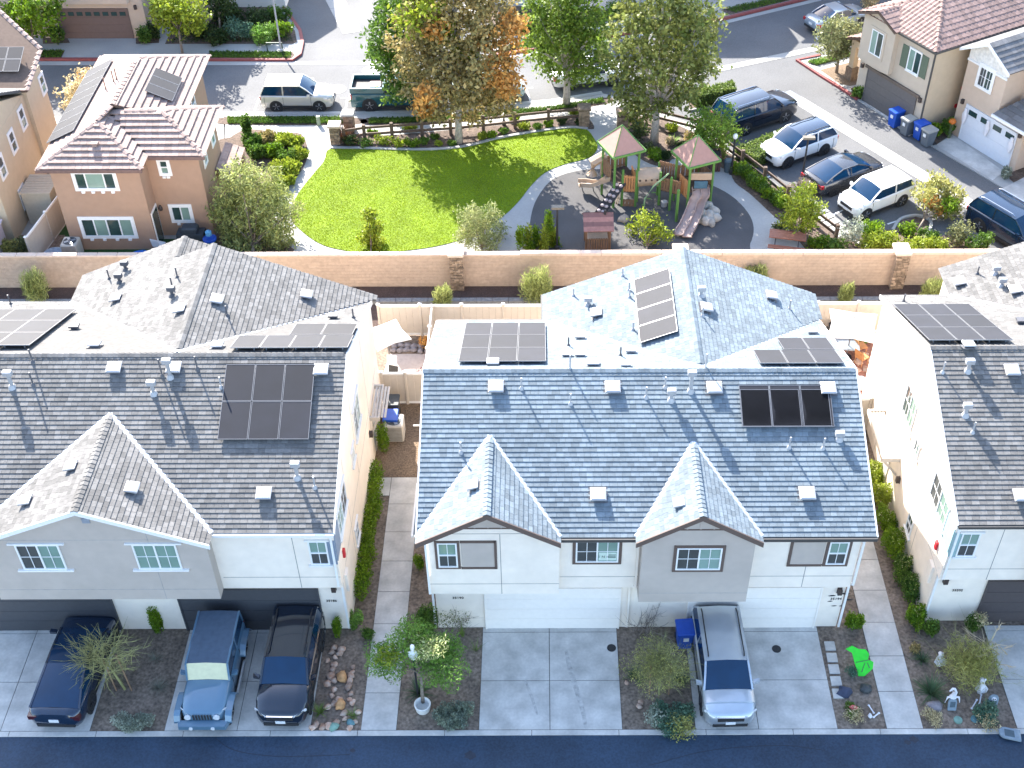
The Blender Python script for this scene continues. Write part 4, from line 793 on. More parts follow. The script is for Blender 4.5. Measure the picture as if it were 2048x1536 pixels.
t = thing('street_house', 'house beyond the street casting the top right shade', 'house', (17, 86, 0)); m = MB(); m.box(13, 28, 86.5, 96, 0, 7.5); m.build('wall', be_wall, t); roof(t, [([(12.6, 86, 7.5), (28.4, 86, 7.5), (28.4, 91, 9.8), (12.6, 91, 9.8)], 1), ([(28.4, 96.5, 7.5), (12.6, 96.5, 7.5), (12.6, 91, 9.8), (28.4, 91, 9.8)], 1)], ti_v, ti_v)
# yellow house by the alley (its own axes: x along the garage front, y into the lot)
A60 = R(-60)
t = thing('yellow_house', 'yellow two storey house with dark garage door and green shutters', 'house', (19.65, 68.95, 0), A60, local=True)
def L_(o): return o
m = MB(); m.box(0, 5.6, 0, 14, 0, 5.5); m.build('wall', ye_wall, t); m = MB(); m.box(.01, 5.59, -.06, -.002, 0, 5.45); m.build('front_wall', tan_wall, t)
m = MB(); gable_wall(m, .02, 2.7, 1.36, -.4, .5, 2.7, 5.5, 6.05); m.build('gable_bay', tan_wall, t)
g = MB(); g.loft([[(x, -.38, 2.69 - .12 * abs(math.sin(x * 1.16))) for x in (.02, .7, 1.36, 2.0, 2.7)] + [(2.7, -.06, 2.69), (.02, -.06, 2.69)], [(x, -.38, 2.7) for x in (.02, .7, 1.36, 2.0, 2.7)] + [(2.7, -.06, 2.7), (.02, -.06, 2.7)]]); g.build('bay_corbel', tan_wall, t)
e = 5.55; zr = e + 3.1 * s
P = [([(-.3, -.4, e), (5.9, -.4, e), (2.8, 2.7, zr)], 0), ([(5.9, -.4, e), (5.9, 14, e), (2.8, 14, zr), (2.8, 2.7, zr)], 0), ([(-.3, 14, e), (-.3, -.4, e), (2.8, 2.7, zr), (2.8, 14, zr)], 0),
     ([(-.25, -.75, e), (1.36, -.75, e + .66), (1.36, 1.2, e + .66), (-.25, .8, e)], 0), ([(2.95, -.75, e), (2.95, .3, e), (1.36, 1.2, e + .66), (1.36, -.75, e + .66)], 0)]
rf = roof(t, P, ti_v, deck_t, tile='roof_tile', th=.03, wid=.3, course=.36, roll=.05, stag=False, jitter=0); hipcaps(rf, [((5.9, -.4, e), (2.8, 2.7, zr)), ((2.8, 2.7, zr), (2.8, 14, zr)), ((1.36, -.75, e + .66), (1.36, 1.2, e + .66)), ((-.3, -.4, e), (2.8, 2.7, zr))], ti_v)
g = MB(); g.box(2.95, 5.98, -.5, -.41, e - .12, e); g.box(5.91, 5.99, -.41, 14, e - .12, e); g.build('gutter', gutter_d, rf)
window(t, (1.36, -.4, 4.15), FU, FN, 1.0, 1.5, 'slider', (.16, tan_wall), grid=False, panes=[glass_g, glass])
window(t, (4.2, -.06, 4.15), FU, FN, 1.0, 1.35, 'slider', None, grid=False, panes=[glass_g, glass], sill=.02)
for x in (3.4, 5.0): wall_panel(t, 'shutter', (x, -.06, 4.15), FU, FN, .5, 1.35, sh_green, .05)
garage_door(t, .85, 4.95, -.12, 2.15, mat('door_taupe', (.12, .11, .105), .6, .05)); g = MB(); g.box(.6, 5.2, -.2, -.061, 2.24, 2.42); g.build('door_header', mat('header_brown', (.13, .1, .08), .8), t)
for x in (.3, 5.3): wall_lamp(t, (x, -.06, 2.2), FU, FN)
for k in range(3): window(t, (5.6, 5.5 + k * 2.2, 4.9), (0, 1, 0), (1, 0, 0), .7, .55, 'one', (.08, tan_wall), grid=False)
g = MB(); g.box(5.58, 5.66, -.1, -.02, 0, e - .15); g.build('downspout', gutter_d, t)
for yy, zz in ((2.8, 2.2), (2.6, 1.1)): g = MB(); g.box(5.6, 5.68, yy, yy + .18, zz, zz + .22); g.build('alarm_box', mat('alarm_red', (.5, .02, .03), .4), t)
m = MB(); m.box(-1.9, -1.5, .9, 1.3, 0, 2.7); m.box(-1.9, -1.5, 3.2, 3.6, 0, 2.7); m.box(-1.91, -.01, .88, 1.31, 2.35, 2.75); m.box(-1.91, -1.49, 1.31, 3.6, 2.35, 2.75); m.build('porch_arch', ye_wall, t)
m = MB(); m.box(-1.98, -1.42, .82, 1.38, 0, .9); m.build('stone_pier', stone_m, t)
pr = roof(t, [([(-2.2, .6, 2.75), (0, .6, 3.6), (0, 4, 3.6), (-2.2, 4, 2.75)], 0)], ti_v, deck_t, 'porch_roof', tile='roof_tile', th=.03, wid=.3, course=.36, roll=.05, stag=False, jitter=0)
# beige house by the alley
t = thing('beige_house', 'beige house with white garage door hung with ghost cloths', 'house', (24.45, 64.3, 0), A60, local=True)
m = MB(); m.box(0, 5.0, 0, 10, 0, 2.9); m.box(.0, 2.9, .001, 10, 2.88, 5.6); m.box(2.9, 9, 1.6, 10, 0, 5.5); m.build('wall', be_wall, t)
m = MB(); gable_wall(m, .0, 2.9, 1.45, -.03, .3, 4.9, 5.55, 6.35); o = m.build('gable_cladding', mat('siding_white', (.7, .68, .63), .7), t)
for k in range(9): g = MB(); x = .2 + k * .31; g.box(x - .02, x + .02, -.05, -.031, 4.93, 5.6 + .78 * (1 - abs(x - 1.45) / 1.45) - .12); g.build('batten', MATS['siding_white'], o)
g = MB(); g.box(-.03, 2.95, -.08, -.031, 4.78, 4.9); g.build('band_trim', trim_w, o)
m = MB(); gable_wall(m, 3.2, 6.4, 4.8, 1.5, 1.8, 4.9, 5.5, 6.4); m.build('gable_cladding', MATS['siding_white'], t)
e = 5.55
P = [([(-.4, -.45, e - .1), (1.45, -.45, 6.5), (1.45, 10, 6.5), (-.4, 10, e - .1)], 0), ([(3.3, -.45, e - .1), (3.3, 10, e - .1), (1.45, 10, 6.5), (1.45, -.45, 6.5)], 0), ([(2.9, 1.1, e), (4.8, 1.1, 6.55), (4.8, 10, 6.55), (2.9, 10, e)], 0), ([(6.8, 1.1, e), (6.8, 10, e), (4.8, 10, 6.55), (4.8, 1.1, 6.55)], 0)]
rf = roof(t, P, ti_g, mat('deck_dark', (.08, .08, .08), .9), tile='roof_tile', th=.04, wid=.34, course=.36, jitter=.1); barge(rf, -.42, 3.32, 1.45, -.46, e - .12, 6.48, trim_w, .16); barge(rf, 2.88, 6.82, 4.8, 1.08, e - .02, 6.53, trim_w, .16)
pr = roof(t, [([(2.95, -.5, 2.9), (7.5, -.5, 2.9), (7.5, 1.6, 3.8), (3.6, 1.6, 3.8)], 0)], ti_g, MATS['deck_dark'], 'porch_roof', tile='roof_tile', th=.04, wid=.34, course=.36, jitter=.1); g = MB(); g.box(2.95, 7.5, -.6, -.51, 2.74, 2.9); g.build('gutter', trim_w, pr)
window(t, (1.5, -.03, 4.3), FU, FN, 1.0, 1.25, 'slider', (.12, trim_w), grid=True, panes=[screen, glass], deep=.07); window(t, (4.4, 1.6, 4.3), FU, FN, 1.0, 1.2, 'slider', (.12, trim_w), panes=[screen, glass], deep=.07)
o = garage_door(t, .75, 4.55, -.06, 2.25, mat('door_cloud', (.66, .68, .72), .5, .02))
for k in range(4): g = MB(); x = 1.0 + k * .95; g.box(x, x + .6, -.1, -.061, 1.78, 2.08); g.build('door_window', glass, o)
for x in (.35, 4.8): wall_lamp(t, (x, 0, 2.3), FU, FN)
# ------------------------------------------------------------------ vehicles (x forward, y left, z up)
tyre_m = mat('tyre', (.02, .02, .02), .85, .1); rim_m = mat('rim_alloy', (.45, .45, .46), .3, .05, metal=.8); rim_d = mat('rim_dark', (.06, .06, .065), .35, .05, metal=.6)
car_glass = mat('car_glass', (.004, .028, .07), .05, .1, 2, spec=.5); lens_w = mat('headlight_lens', (.6, .62, .64), .12, .05, spec=.8); lens_r = mat('taillight_lens', (.35, .015, .02), .15, .05, spec=.8)  # car glass: blue sky reflection painted into the base colour
trim_k = mat('black_plastic', (.025, .025, .027), .6, .1); lens_k = mat('taillight_smoked', (.06, .008, .01), .12, .05, spec=.8); plate_m = mat('licence_plate', (.7, .71, .72), .5, .02); chrome = mat('chrome', (.7, .7, .7), .15, .02, metal=1.0)
def fin(o, ang=38):
    me = o.data; me.shade_smooth(); me.set_sharp_from_angle(angle=R(ang)); return o
def wheel(t, x, y, r, rim, wdt=.22):
    s = 1 if y > 0 else -1; g = MB(); g.loft([[(x + rr * math.cos(2 * math.pi * k / 20), y + yy * s, r + rr * math.sin(2 * math.pi * k / 20)) for k in range(20)] for yy, rr in ((-wdt / 2, r * .9), (-wdt / 2 + .03, r), (wdt / 2 - .03, r), (wdt / 2, r * .9), (wdt / 2 - .015, r * .68))])
    w_ = fin(g.build('wheel', tyre_m, t)); g = MB(); g.disc((x, y + s * (wdt / 2 - .035), r), r * .67, (0, 1, 0), .03, 18)
    o = g.build('rim', rim_d, w_)
    for k in range(5):
        a = 2 * math.pi * k / 5 + .3; g = MB(); g.bar((x + .05 * math.cos(a), y + s * (wdt / 2 - .01), r + .05 * math.sin(a)), (x + r * .65 * math.cos(a), y + s * (wdt / 2 - .01), r + r * .65 * math.sin(a)), .09, .03); g.build('spoke', rim, w_)
    return w_
def car(name, label, cat, loc, rz, pm, L=4.6, W=1.84, H=1.66, hood=1.15, ws=.75, rw=.35, tail=.12, zh=.95, zc=1.05, zb=1.1, zt=1.05, roof_w=.80, wb=2.7, wr=.34, rim=None, rails=None, roof_m=None, group=None, gr=True, plate='both', tl='side', drop=.0, bed=None, cladding=False, glass_roof=False, shade=None):
    t = thing(name, label, cat, loc, rz, group, local=True); hw = W / 2; rim = rim or rim_m
    xc = L / 2 - hood; xf = xc - ws; xb = -L / 2 + tail; xr = xb + rw; zlo = .24
    if bed: xb = -L / 2 + bed; xr = xb + rw
    st = [(L / 2, .64, zh - .2, .12), (L / 2 - .06, .8, zh - .11, .06), (L / 2 - .2, .92, zh - .04, .02), (L / 2 - .5, .985, zh, 0), ((L / 2 + xc) / 2, 1.0, (zh + zc) / 2 + .02, 0), (xc, 1.0, zc, 0), ((xc + xb) / 2, 1.0, (zc + zb) / 2, 0)]
    if bed: st += [(xb + .01, 1.0, zb, 0), (xb - .01, 1.0, zb, 0), (-L / 2 + .1, 1.0, zb, 0), (-L / 2, .98, zb - .03, .02)]
    else: st += [(xb, .99, zb, 0)] + ([(-L / 2 + tail * .5, .98, (zb + zt) / 2 + .03, 0)] if tail > .5 else []) + [(-L / 2 + min(.22, tail * .7), .95, zt, .02), (-L / 2 + min(.07, tail * .4), .85, zt - .06, .05), (-L / 2, .7, zt - .24, .12)]
    rings = []
    for x, f, z, dz in st:
        w_ = hw * f; a = [(x, w_ * .9, zlo + dz), (x, w_ * .985, zlo + .16 + dz), (x, w_, z * .62), (x, w_ * .975, z - .09), (x, w_ * .88, z - .01), (x, w_ * .5, z + .025), (x, 0, z + .035)]
        rings.append(a + [(p[0], -p[1], p[2]) for p in a[-2::-1]])
    g = MB(); g.loft(rings[::-1])
    if bed:   # hollow the load bed with walls and a liner
        pass
    body = fin(g.build('body', pm, t), 42)
    rwid = hw * roof_w; B = hw * .92
    def gl(x, z, zr): return [(x, B, z - .02), (x, rwid + (B - rwid) * (1 - min(1, (zr - z) / max(.01, H - z))), zr - .03), (x, rwid * .8 + (B - rwid) * .5 * (1 - min(1, (zr - z) / max(.01, H - z))), zr)]
    ws_st = [(xc + .02, zc, zc + .02), (xc - ws * .5, zc, zc + (H - zc) * .56), (xf, zc, H - .035)]
    rf_st = [(xf, zc, H - .035), ((xf + xr) / 2 + .2, (zc + zb) / 2, H), (xr, zb, H - .03 - drop)]
    rr_st = [(xr, zb, H - .03 - drop), (xr - rw * .55, zb, zb + (H - drop - zb) * .52), (xb - .01, zb, zb + .02)]
    def side(stn, s, nm='side_window'):
        g = MB(); vs = []; 
        for x, z, zr in stn: q = gl(x, z, zr); vs += [(q[0][0], q[0][1] * s, q[0][2]), (q[1][0], q[1][1] * s, q[1][2])]
        n = len(stn); g.add(vs, [(2 * i, 2 * i + 2, 2 * i + 3, 2 * i + 1) if s < 0 else (2 * i, 2 * i + 1, 2 * i + 3, 2 * i + 2) for i in range(n - 1)]); return g.build(nm, car_glass, t)
    def top(stn, m, nm, par=None):
        g = MB(); k = []
        for x, z, zr in stn: q = gl(x, z, zr); k.append([(x, q[1][1], q[1][2]), (x, q[2][1], q[2][2]), (x, 0, q[2][2] + .035), (x, -q[2][1], q[2][2]), (x, -q[1][1], q[1][2])])
        g.loft(k[::-1], 0, False, False); o = g.build(nm, m, par or t); return fin(o, 30)
    for s in (1, -1):
        side(ws_st[1:] + [((xf + xr) / 2, (zc + zb) / 2, H - .01)], s); side([((xf + xr) / 2, (zc + zb) / 2, H - .01)] + [rr_st[0], rr_st[1]], s); side(ws_st[:2], s, 'quarter_window'); side(rr_st[1:], s, 'quarter_window')
    top(ws_st, shade or car_glass, 'windshield'); top(rf_st, car_glass if glass_roof else (roof_m or pm), 'roof'); top(rr_st, car_glass, 'rear_window')
    for s in (1, -1):
        pl = MB()
        for a, b in ((ws_st[0], ws_st[1]), (ws_st[1], ws_st[2]), (rr_st[0], rr_st[1]), (rr_st[1], rr_st[2])):
            qa, qb = gl(*a)[1], gl(*b)[1]; pl.bar((qa[0], qa[1] * s, qa[2]), (qb[0], qb[1] * s, qb[2]), .07, .05)
        qa, qb = gl(*rf_st[0])[1], gl(*rf_st[2])[1]; pl.bar((qa[0], qa[1] * s, qa[2]), (qb[0], qb[1] * s, qb[2]), .07, .06)
        xm = (xf + xr) / 2; q = gl(xm, (zc + zb) / 2, H); pl.bar((xm, q[0][1] * s, q[0][2]), (xm, q[1][1] * s, q[1][2]), .08, .03)
        pl.build('window_frame', pm, t)
    for x in (wb / 2 + .08, -wb / 2 + .08):
        for s in (1, -1):
            g = MB(); g.disc((x, s * (hw - .02), wr), wr + .07, (0, 1, 0), .05, 22); g.build('wheel_arch', trim_k, t); wheel(t, x, s * (hw - .1), wr, rim)
    for s in (1, -1):
        g = MB(); g.loft([[(L / 2 - .02, s * hw * .52, zh - .26), (L / 2 - .02, s * hw * .52, zh - .13), (L / 2 - .3, s * hw * .93, zh - .06), (L / 2 - .3, s * hw * .95, zh - .19)], [(L / 2 + .0, s * hw * .54, zh - .24), (L / 2 - .0, s * hw * .54, zh - .12), (L / 2 - .3, s * hw * .99, zh - .04), (L / 2 - .3, s * hw * .99, zh - .17)]]); g.build('headlight', lens_w, t)
        g = MB(); zt_ = (zb if bed else zt); g.box(-L / 2 + .03, -L / 2 + .22, min(s * hw * .62, s * hw * .95), max(s * hw * .62, s * hw * .95), zt_ - .3, zt_ - .1) if not bed else g.box(-L / 2 - .01, -L / 2 + .1, min(s * hw * .86, s * hw * .99), max(s * hw * .86, s * hw * .99), zt_ - .4, zt_ - .08); g.build('taillight', lens_k if tl == 'dark' else lens_r, t)
        g = MB(); x = xc - .2; g.loft([[(x - .1, s * (hw - .02), zc + .02), (x + .05, s * (hw - .02), zc + .02), (x + .05, s * (hw - .02), zc + .1), (x - .1, s * (hw - .02), zc + .12)], [(x - .12, s * (hw + .2), zc + .04), (x + .03, s * (hw + .19), zc + .05), (x + .03, s * (hw + .19), zc + .17), (x - .12, s * (hw + .2), zc + .18)]]); g.build('mirror', pm, t)
        for x in (xc - .15, (xf + xr) / 2 - .02, xr - .1):
            g = MB(); g.box(x - .008, x + .008, min(s * (hw - .03), s * (hw + .003)), max(s * (hw - .03), s * (hw + .003)), .4, zc - .1); g.build('door_seam', trim_k, t)
        if rails: g = MB(); y = s * rwid * .86; g.tube([(xf - .15, y, H - .01), (xf - .3, y, H + .06), (xr + .3, y, H + .06), (xr + .1, y, H - .02)], .025, 5); g.build('roof_rail', rails, t)
        g = MB(); g.box(-wb / 2 + .5, wb / 2 - .34, min(s * (hw - .06), s * (hw + .004)), max(s * (hw - .06), s * (hw + .004)), zlo + .02, zlo + .17); g.build('sill', trim_k if cladding or True else pm, t)
    if gr: g = MB(); g.box(L / 2 - .09, L / 2 + .008, -hw * .5, hw * .5, zh - .36, zh - .16); g.build('grille', trim_k, t); g = MB(); g.box(L / 2 - .05, L / 2 + .02, -hw * .5, hw * .5, zh - .16, zh - .135); g.build('grille_trim', chrome, t)
    g = MB(); g.box(L / 2 - .12, L / 2 + .006, -hw * .66, hw * .66, .3, .46); g.build('bumper', trim_k, t); g = MB(); g.box(-L / 2 - .006, -L / 2 + .12, -hw * .7, hw * .7, .32, .48); g.build('bumper', trim_k, t)
    if plate in ('both', 'front'): g = MB(); g.box(L / 2 + .007, L / 2 + .03, -.17, .17, .46, .6); g.build('licence_plate', plate_m, t)
    if plate in ('both', 'rear'): g = MB(); g.box(-L / 2 - .03, -L / 2 - .007, -.17, .17, .62, .76); g.build('licence_plate', plate_m, t)
    return t
P90 = math.pi / 2
p_blk = paint('paint_black', (.006, .012, .024), .15); p_blk_sky = paint('paint_black_sky_blue', (.006, .018, .042), .15); p_sil = paint('paint_silver', (.47, .51, .55), .3, .55); p_wht = paint('paint_white', (.78, .78, .77), .3)  # black and silver paints carry blue sky reflection in their base colour
p_jeep = paint('paint_steel_blue', (.095, .18, .26), .35, .1); p_teal = paint('paint_teal', (.02, .10, .12), .25, .2); p_grey = paint('paint_dark_grey', (.05, .052, .058), .25, .3); p_champ = paint('paint_champagne', (.6, .58, .53), .3, .3)
car('parked_sedan', 'black fastback sedan parked nose in with its tail towards the near road', 'car', (-16.85, 26.2, 0), P90 - .03, p_blk_sky, 4.72, 1.9, 1.44, 1.0, 1.15, 1.55, .32, .86, .98, 1.0, .98, .72, 2.88, .35, rim_d, glass_roof=True, gr=False, plate='rear', tl='dark')
car('parked_suv', 'black SUV parked nose out beside the blue off-roader', 'car', (-9.05, 26.2, 0), -P90 - .02, p_blk, 4.66, 1.84, 1.68, 1.2, .72, .4, .12, .98, 1.06, 1.1, 1.08, .8, 2.67, .35, rim_d, rails=trim_k)
car('parked_suv', 'silver SUV with dark roof rails parked nose out at the centre house', 'car', (6.5, 26.12, 0), -P90 + .02, p_sil, 4.68, 1.85, 1.7, 1.0, .8, .4, .12, .97, 1.08, 1.12, 1.1, .8, 2.7, .36, rim_d, rails=trim_k)
# off-roader
t = car('parked_off_roader', 'steel blue boxy off-roader with sunshade behind its windscreen', 'car', (-11.75, 25.85, 0), -P90, p_jeep, 4.0, 1.62, 1.84, 1.35, .22, .06, .1, 1.06, 1.14, 1.16, 1.14, .9, 2.75, .4, rim_m, roof_m=mat('hard_top', (.07, .10, .145), .6, .1), gr=False, plate='none', shade=mat('sunshade', (.62, .6, .40), .5, .05))
for s in (1, -1):
    for x in (1.45, -1.3):
        g = MB(); g.loft([[(x + dx, s * .78, z), (x + dx, s * 1.0, z - .03), (x + dx, s * 1.0, z - .12), (x + dx, s * .78, z - .1)] for dx, z in ((-.62, .62), (-.45, .92), (-.3, .98), (.32, .98), (.5, .9), (.62, .72))]); g.build('fender', p_jeep, t)
    g = MB(); g.disc((2.02, s * .5, .88), .11, (1, 0, 0), .06, 14); g.build('headlight', lens_w, t)
    g = MB(); g.tube([(-.6, s * .92, .42), (.75, s * .92, .42)], .06, 6); g.build('side_step', mat('alloy_step', (.5, .5, .5), .4, metal=.6), t)
for k in range(7): g = MB(); y = (k - 3) * .1; g.box(2.0, 2.02, y - .03, y + .03, .74, 1.0); g.build('grille_slot', trim_k, t)
g = MB(); g.loft([[(x, y0, .52), (x, y1, .52), (x, y1 * .98, .72), (x, y0 * .98, .72)] for x, y0, y1 in ((2.02, -.9, .9), (2.28, -.82, .82))]); g.build('bumper', p_jeep, t)
for y in (-.38, .38): g = MB(); g.disc((2.3, y, .62), .07, (1, 0, 0), .04, 10); g.build('fog_lamp', lens_w, t)
wh = wheel(t, 0, 0, .39, rim_m, .24); wh.name = 'spare_wheel'; wh.rotation_euler = (0, 0, -P90); wh.location = (-2.12, 0, .6)
# street and car park
E2 = R(31)
car('parked_suv', 'old silver SUV with rear spare wheel parked on the street', 'car', (-14.9, 68.0, -.02), 0, p_champ, 4.45, 1.78, 1.72, 1.15, .75, .3, .12, .98, 1.06, 1.1, 1.08, .82, 2.62, .34, roof_m=p_wht)
car('parked_car', 'pale teal car nose showing to the right of the brown tree', 'car', (-3.25, 68.9, -.02), R(7), paint('paint_pale_teal', (.33, .46, .47), .3, .2), 4.5, 1.75, 1.45, 1.15, .85, .8, .7, .85, .95, .98, .95, .74, 2.65, .32)
car('parked_sedan', 'white sedan with red tail lamps half under the green tree', 'car', (3.0, 70.8, -.02), R(11), p_wht, 4.75, 1.83, 1.46, 1.15, .95, .9, .75, .85, .95, .99, .98, .74, 2.75, .33)
car('parked_suv', 'large black SUV with chrome side strip beside the clipped hedge', 'car', (12.9, 65.7, -.02), E2, p_blk, 5.4, 2.05, 1.9, 1.35, .75, .35, .12, 1.12, 1.2, 1.25, 1.22, .82, 3.0, .4, rails=chrome)
car('parked_suv', 'white SUV with dark roof facing the hedge', 'car', (14.9, 62.0, -.02), R(211), p_wht, 4.6, 1.86, 1.68, 1.15, .8, .4, .12, .98, 1.07, 1.12, 1.1, .8, 2.69, .36, rim_d, roof_m=p_blk_sky, rails=trim_k)
car('parked_sedan', 'dark grey fastback sedan with its tail to the playground', 'car', (17.0, 59.1, -.02), E2, p_grey, 4.8, 1.88, 1.44, 1.1, 1.0, 1.3, .35, .86, .97, 1.0, .99, .72, 2.85, .34, rim_d)
car('parked_hatchback', 'white boxy hatchback facing the playground beside the dark sedan', 'car', (18.3, 56.7, -.02), R(211), p_wht, 4.2, 1.8, 1.62, .95, .7, .3, .1, .95, 1.05, 1.12, 1.1, .84, 2.6, .35)
car('parked_suv', 'dark blue SUV with silver roof rails cut by the right wall', 'car', (24.9, 53.5, -.02), R(-56), p_blk_sky, 4.9, 1.98, 1.85, 1.2, .75, .35, .12, 1.08, 1.16, 1.2, 1.18, .82, 2.9, .4, rails=chrome)
car('parked_car', 'grey blue car half hidden behind the lone tree at the top right', 'car', (20.2, 78.6, -.02), R(28), paint('paint_grey_blue', (.3, .36, .42), .3, .3), 4.5, 1.8, 1.45, 1.15, .85, .8, .7, .85, .95, .98, .95, .74, 2.65, .32)
car('parked_car', 'black car tail in the shaded bay at the top left corner', 'car', (-38.4, 77.6, .1), P90, p_blk, 4.5, 1.8, 1.5, 1.15, .85, .6, .5, .85, .95, .98, .95, .74, 2.65, .32, plate='rear')
# pickup with an open load bed
t = car('pickup_truck', 'teal pickup truck with open black load bed under the brown tree', 'truck', (-8.75, 68.1, -.02), 0, p_teal, 5.6, 1.98, 1.9, 1.35, .65, .12, .1, 1.08, 1.18, 1.2, 1.18, .82, 3.5, .4, bed=2.05)
g = MB(); g.box(-2.72, -.82, -.78, .78, 1.225, 1.245); g.build('bed_liner', trim_k, t)
for a in ((-2.8, -.76, -.95, -.8), (-2.8, -.76, .8, .95), (-2.8, -2.7, -.8, .8), (-.84, -.76, -.8, .8)): g = MB(); g.box(a[0], a[1], a[2], a[3], 1.2, 1.52); g.build('bed_wall', p_teal, t)
g = MB(); g.bev(-1.7, -.95, -.5, .3, 1.246, 1.4, .05); g.build('cargo', mat('cargo_pink', (.4, .3, .28), .8), t)
g = MB(); g.box(-2.95, -2.78, -.9, .9, .55, .75); g.build('bumper', chrome, t)
# ------------------------------------------------------------------ plants
def leaf_mesh(name, c, d, l, w, m, parent=None, kind=None):
    """c: Nx3 centres, d: Nx3 leaf axes; diamond-shaped leaves"""
    N = len(c); s = np.cross(d, rng.normal(size=(N, 3))); s /= np.linalg.norm(s, axis=1, keepdims=True) + 1e-9
    l = np.asarray(l).reshape(-1, 1) * np.ones((N, 1)); w = np.asarray(w).reshape(-1, 1) * np.ones((N, 1))
    v = np.stack([c - d * l / 2, c + s * w / 2 - d * l * .08, c + d * l / 2, c - s * w / 2 - d * l * .08], 1).reshape(-1, 3).astype(np.float32)
    me = bpy.data.meshes.new(name); me.vertices.add(4 * N); me.vertices.foreach_set('co', v.ravel()); me.loops.add(4 * N); me.polygons.add(N)
    me.loops.foreach_set('vertex_index', np.arange(4 * N, dtype=np.int32)); me.polygons.foreach_set('loop_start', np.arange(0, 4 * N, 4, dtype=np.int32)); me.polygons.foreach_set('loop_total', np.full(N, 4, dtype=np.int32))
    me.update(calc_edges=True); me.materials.append(m); return link(name, me, parent, None, None, kind)
def unit(n): 
    d = rng.normal(size=(n, 3)); return d / np.linalg.norm(d, axis=1, keepdims=True)
def blob_pts(blobs, n, lo=.45, clump=.0):
    w = np.array([b[3] * b[4] for b in blobs]); k = rng.multinomial(n, w / w.sum()); out = []; nor = []
    for b, q in zip(blobs, k):
        d = unit(q); r = lo + (1.08 - lo) * rng.random((q, 1)) ** .7; bump = 1 + .22 * np.sin(d[:, :1] * 5 + b[0] * 3) * np.cos(d[:, 1:2] * 4 + b[1]); 
        out.append(d * r * bump * np.array([b[3], b[4], b[5]]) + np.array(b[:3])); nor.append(d)
    p = np.concatenate(out); nn = np.concatenate(nor)
    if clump:                                                        # gather the leaves into sprays
        seeds = p[rng.choice(len(p), max(8, len(p) // 9))]; idx = rng.integers(0, len(seeds), len(p)); p = p * (1 - .62) + seeds[idx] * .62 if False else seeds[idx] + rng.normal(size=p.shape) * clump
        nn = nn[rng.permutation(len(nn))]
    return p, nn
def crown(name, parent, blobs, n, l, w, m, lo=.45, clump=.0, up=.2, droop=0):
    p, nn = blob_pts(blobs, n, lo, clump); d = unit(len(p)) + nn * .5 + np.array([0, 0, up - droop]); d /= np.linalg.norm(d, axis=1, keepdims=True)
    ls = l * (.6 + .8 * rng.random(len(p))); return leaf_mesh(name, p, d, ls, ls * w, m, parent)
bark_g = mat('bark_grey', (.22, .18, .145), .9, .25, 14, bump=.8, bscale=30); bark_w = mat('bark_pale', (.42, .38, .33), .9, .25, 10, bump=.6, bscale=20)
LG = leafmat('leaf_green', (.04, .085, .012), (.09, .15, .02)); LY = leafmat('leaf_lime', (.13, .175, .012), (.23, .265, .028)); LO = leafmat('leaf_olive', (.10, .115, .045), (.17, .175, .08)); LD = leafmat('leaf_dark', (.02, .04, .012), (.05, .075, .02))
LB = leafmat('leaf_bronze', (.15, .135, .05), (.28, .21, .085)); LR = leafmat('leaf_orange', (.34, .16, .04), (.45, .25, .07)); LS = leafmat('leaf_silver', (.15, .18, .14), (.32, .33, .26)); LK = leafmat('leaf_khaki', (.19, .195, .05), (.31, .29, .1)); LT = leafmat('leaf_bluegreen', (.05, .11, .075), (.12, .19, .12))
LX = leafmat('leaf_straw', (.3, .24, .13), (.42, .36, .22)); LP = leafmat('leaf_plum', (.10, .02, .035), (.2, .05, .07)); LV = leafmat('leaf_vivid', (.07, .135, .006), (.14, .215, .012)); LF = leafmat('leaf_fern', (.07, .15, .02), (.15, .24, .045)); LW = leafmat('leaf_willow', (.15, .175, .05), (.27, .29, .105)); LC = leafmat('leaf_cream', (.3, .33, .1), (.5, .5, .25))
def tree(label, base, blobs, n, l, m, trunk_r=.16, extra=(), w=.55, bark=None, grp=None, clump=.0, lo=.4, name='tree', limbs=True, fork=.55, cat='tree', up=.2, stakes=False):
    b = Vector(base); t = thing(name, label, cat, b, group=grp); B = [(x - b.x, y - b.y, z - b.z, *r) for x, y, z, *r in blobs]
    cz = sum(k[2] for k in B) / len(B); ctr = Vector((sum(k[0] for k in B) / len(B), sum(k[1] for k in B) / len(B), cz)); zmin = min(k[2] - k[5] for k in B); f = Vector((ctr.x * .3, ctr.y * .3, max(.4, zmin + (cz - zmin) * .3)))
    g = MB(); g.tube([(0, 0, -.05), (f.x * .3, f.y * .3, f.z * .5), f], [trunk_r * 1.25, trunk_r, trunk_r * .8], 8); tr = g.build('trunk', bark or bark_g, t, smooth=True, local=True)
    g = MB()
    for k in B:
        q = Vector(k[:3]); mid = f.lerp(q, .5) + Vector((0, 0, .1 * k[5])); g.tube([f, mid, q], [trunk_r * .6, trunk_r * .38, trunk_r * .15], 5)
        for _ in range(3): d = Vector(unit(1)[0]) * k[3] * .75; g.tube([q.lerp(mid, .3), q + d], [trunk_r * .2, trunk_r * .05], 4)
    g.build('limbs', bark or bark_g, t, smooth=True, local=True)
    if stakes:
        for s in stakes: g = MB(); g.tube([s[0], s[1]], .03, 5); g.build('stake', mat('stake_wood', (.28, .17, .1), .85), t, local=True)
    crown('crown', t, B, n, l, w, m, lo, clump, up)
    for eb, en, em in extra:
        for x, y, z, *r in eb: crown('foliage_patch', t, [(x - b.x, y - b.y, z - b.z, *r)], en // len(eb), l, w, em, .1, 0)['kind'] = 'stuff'
    return t
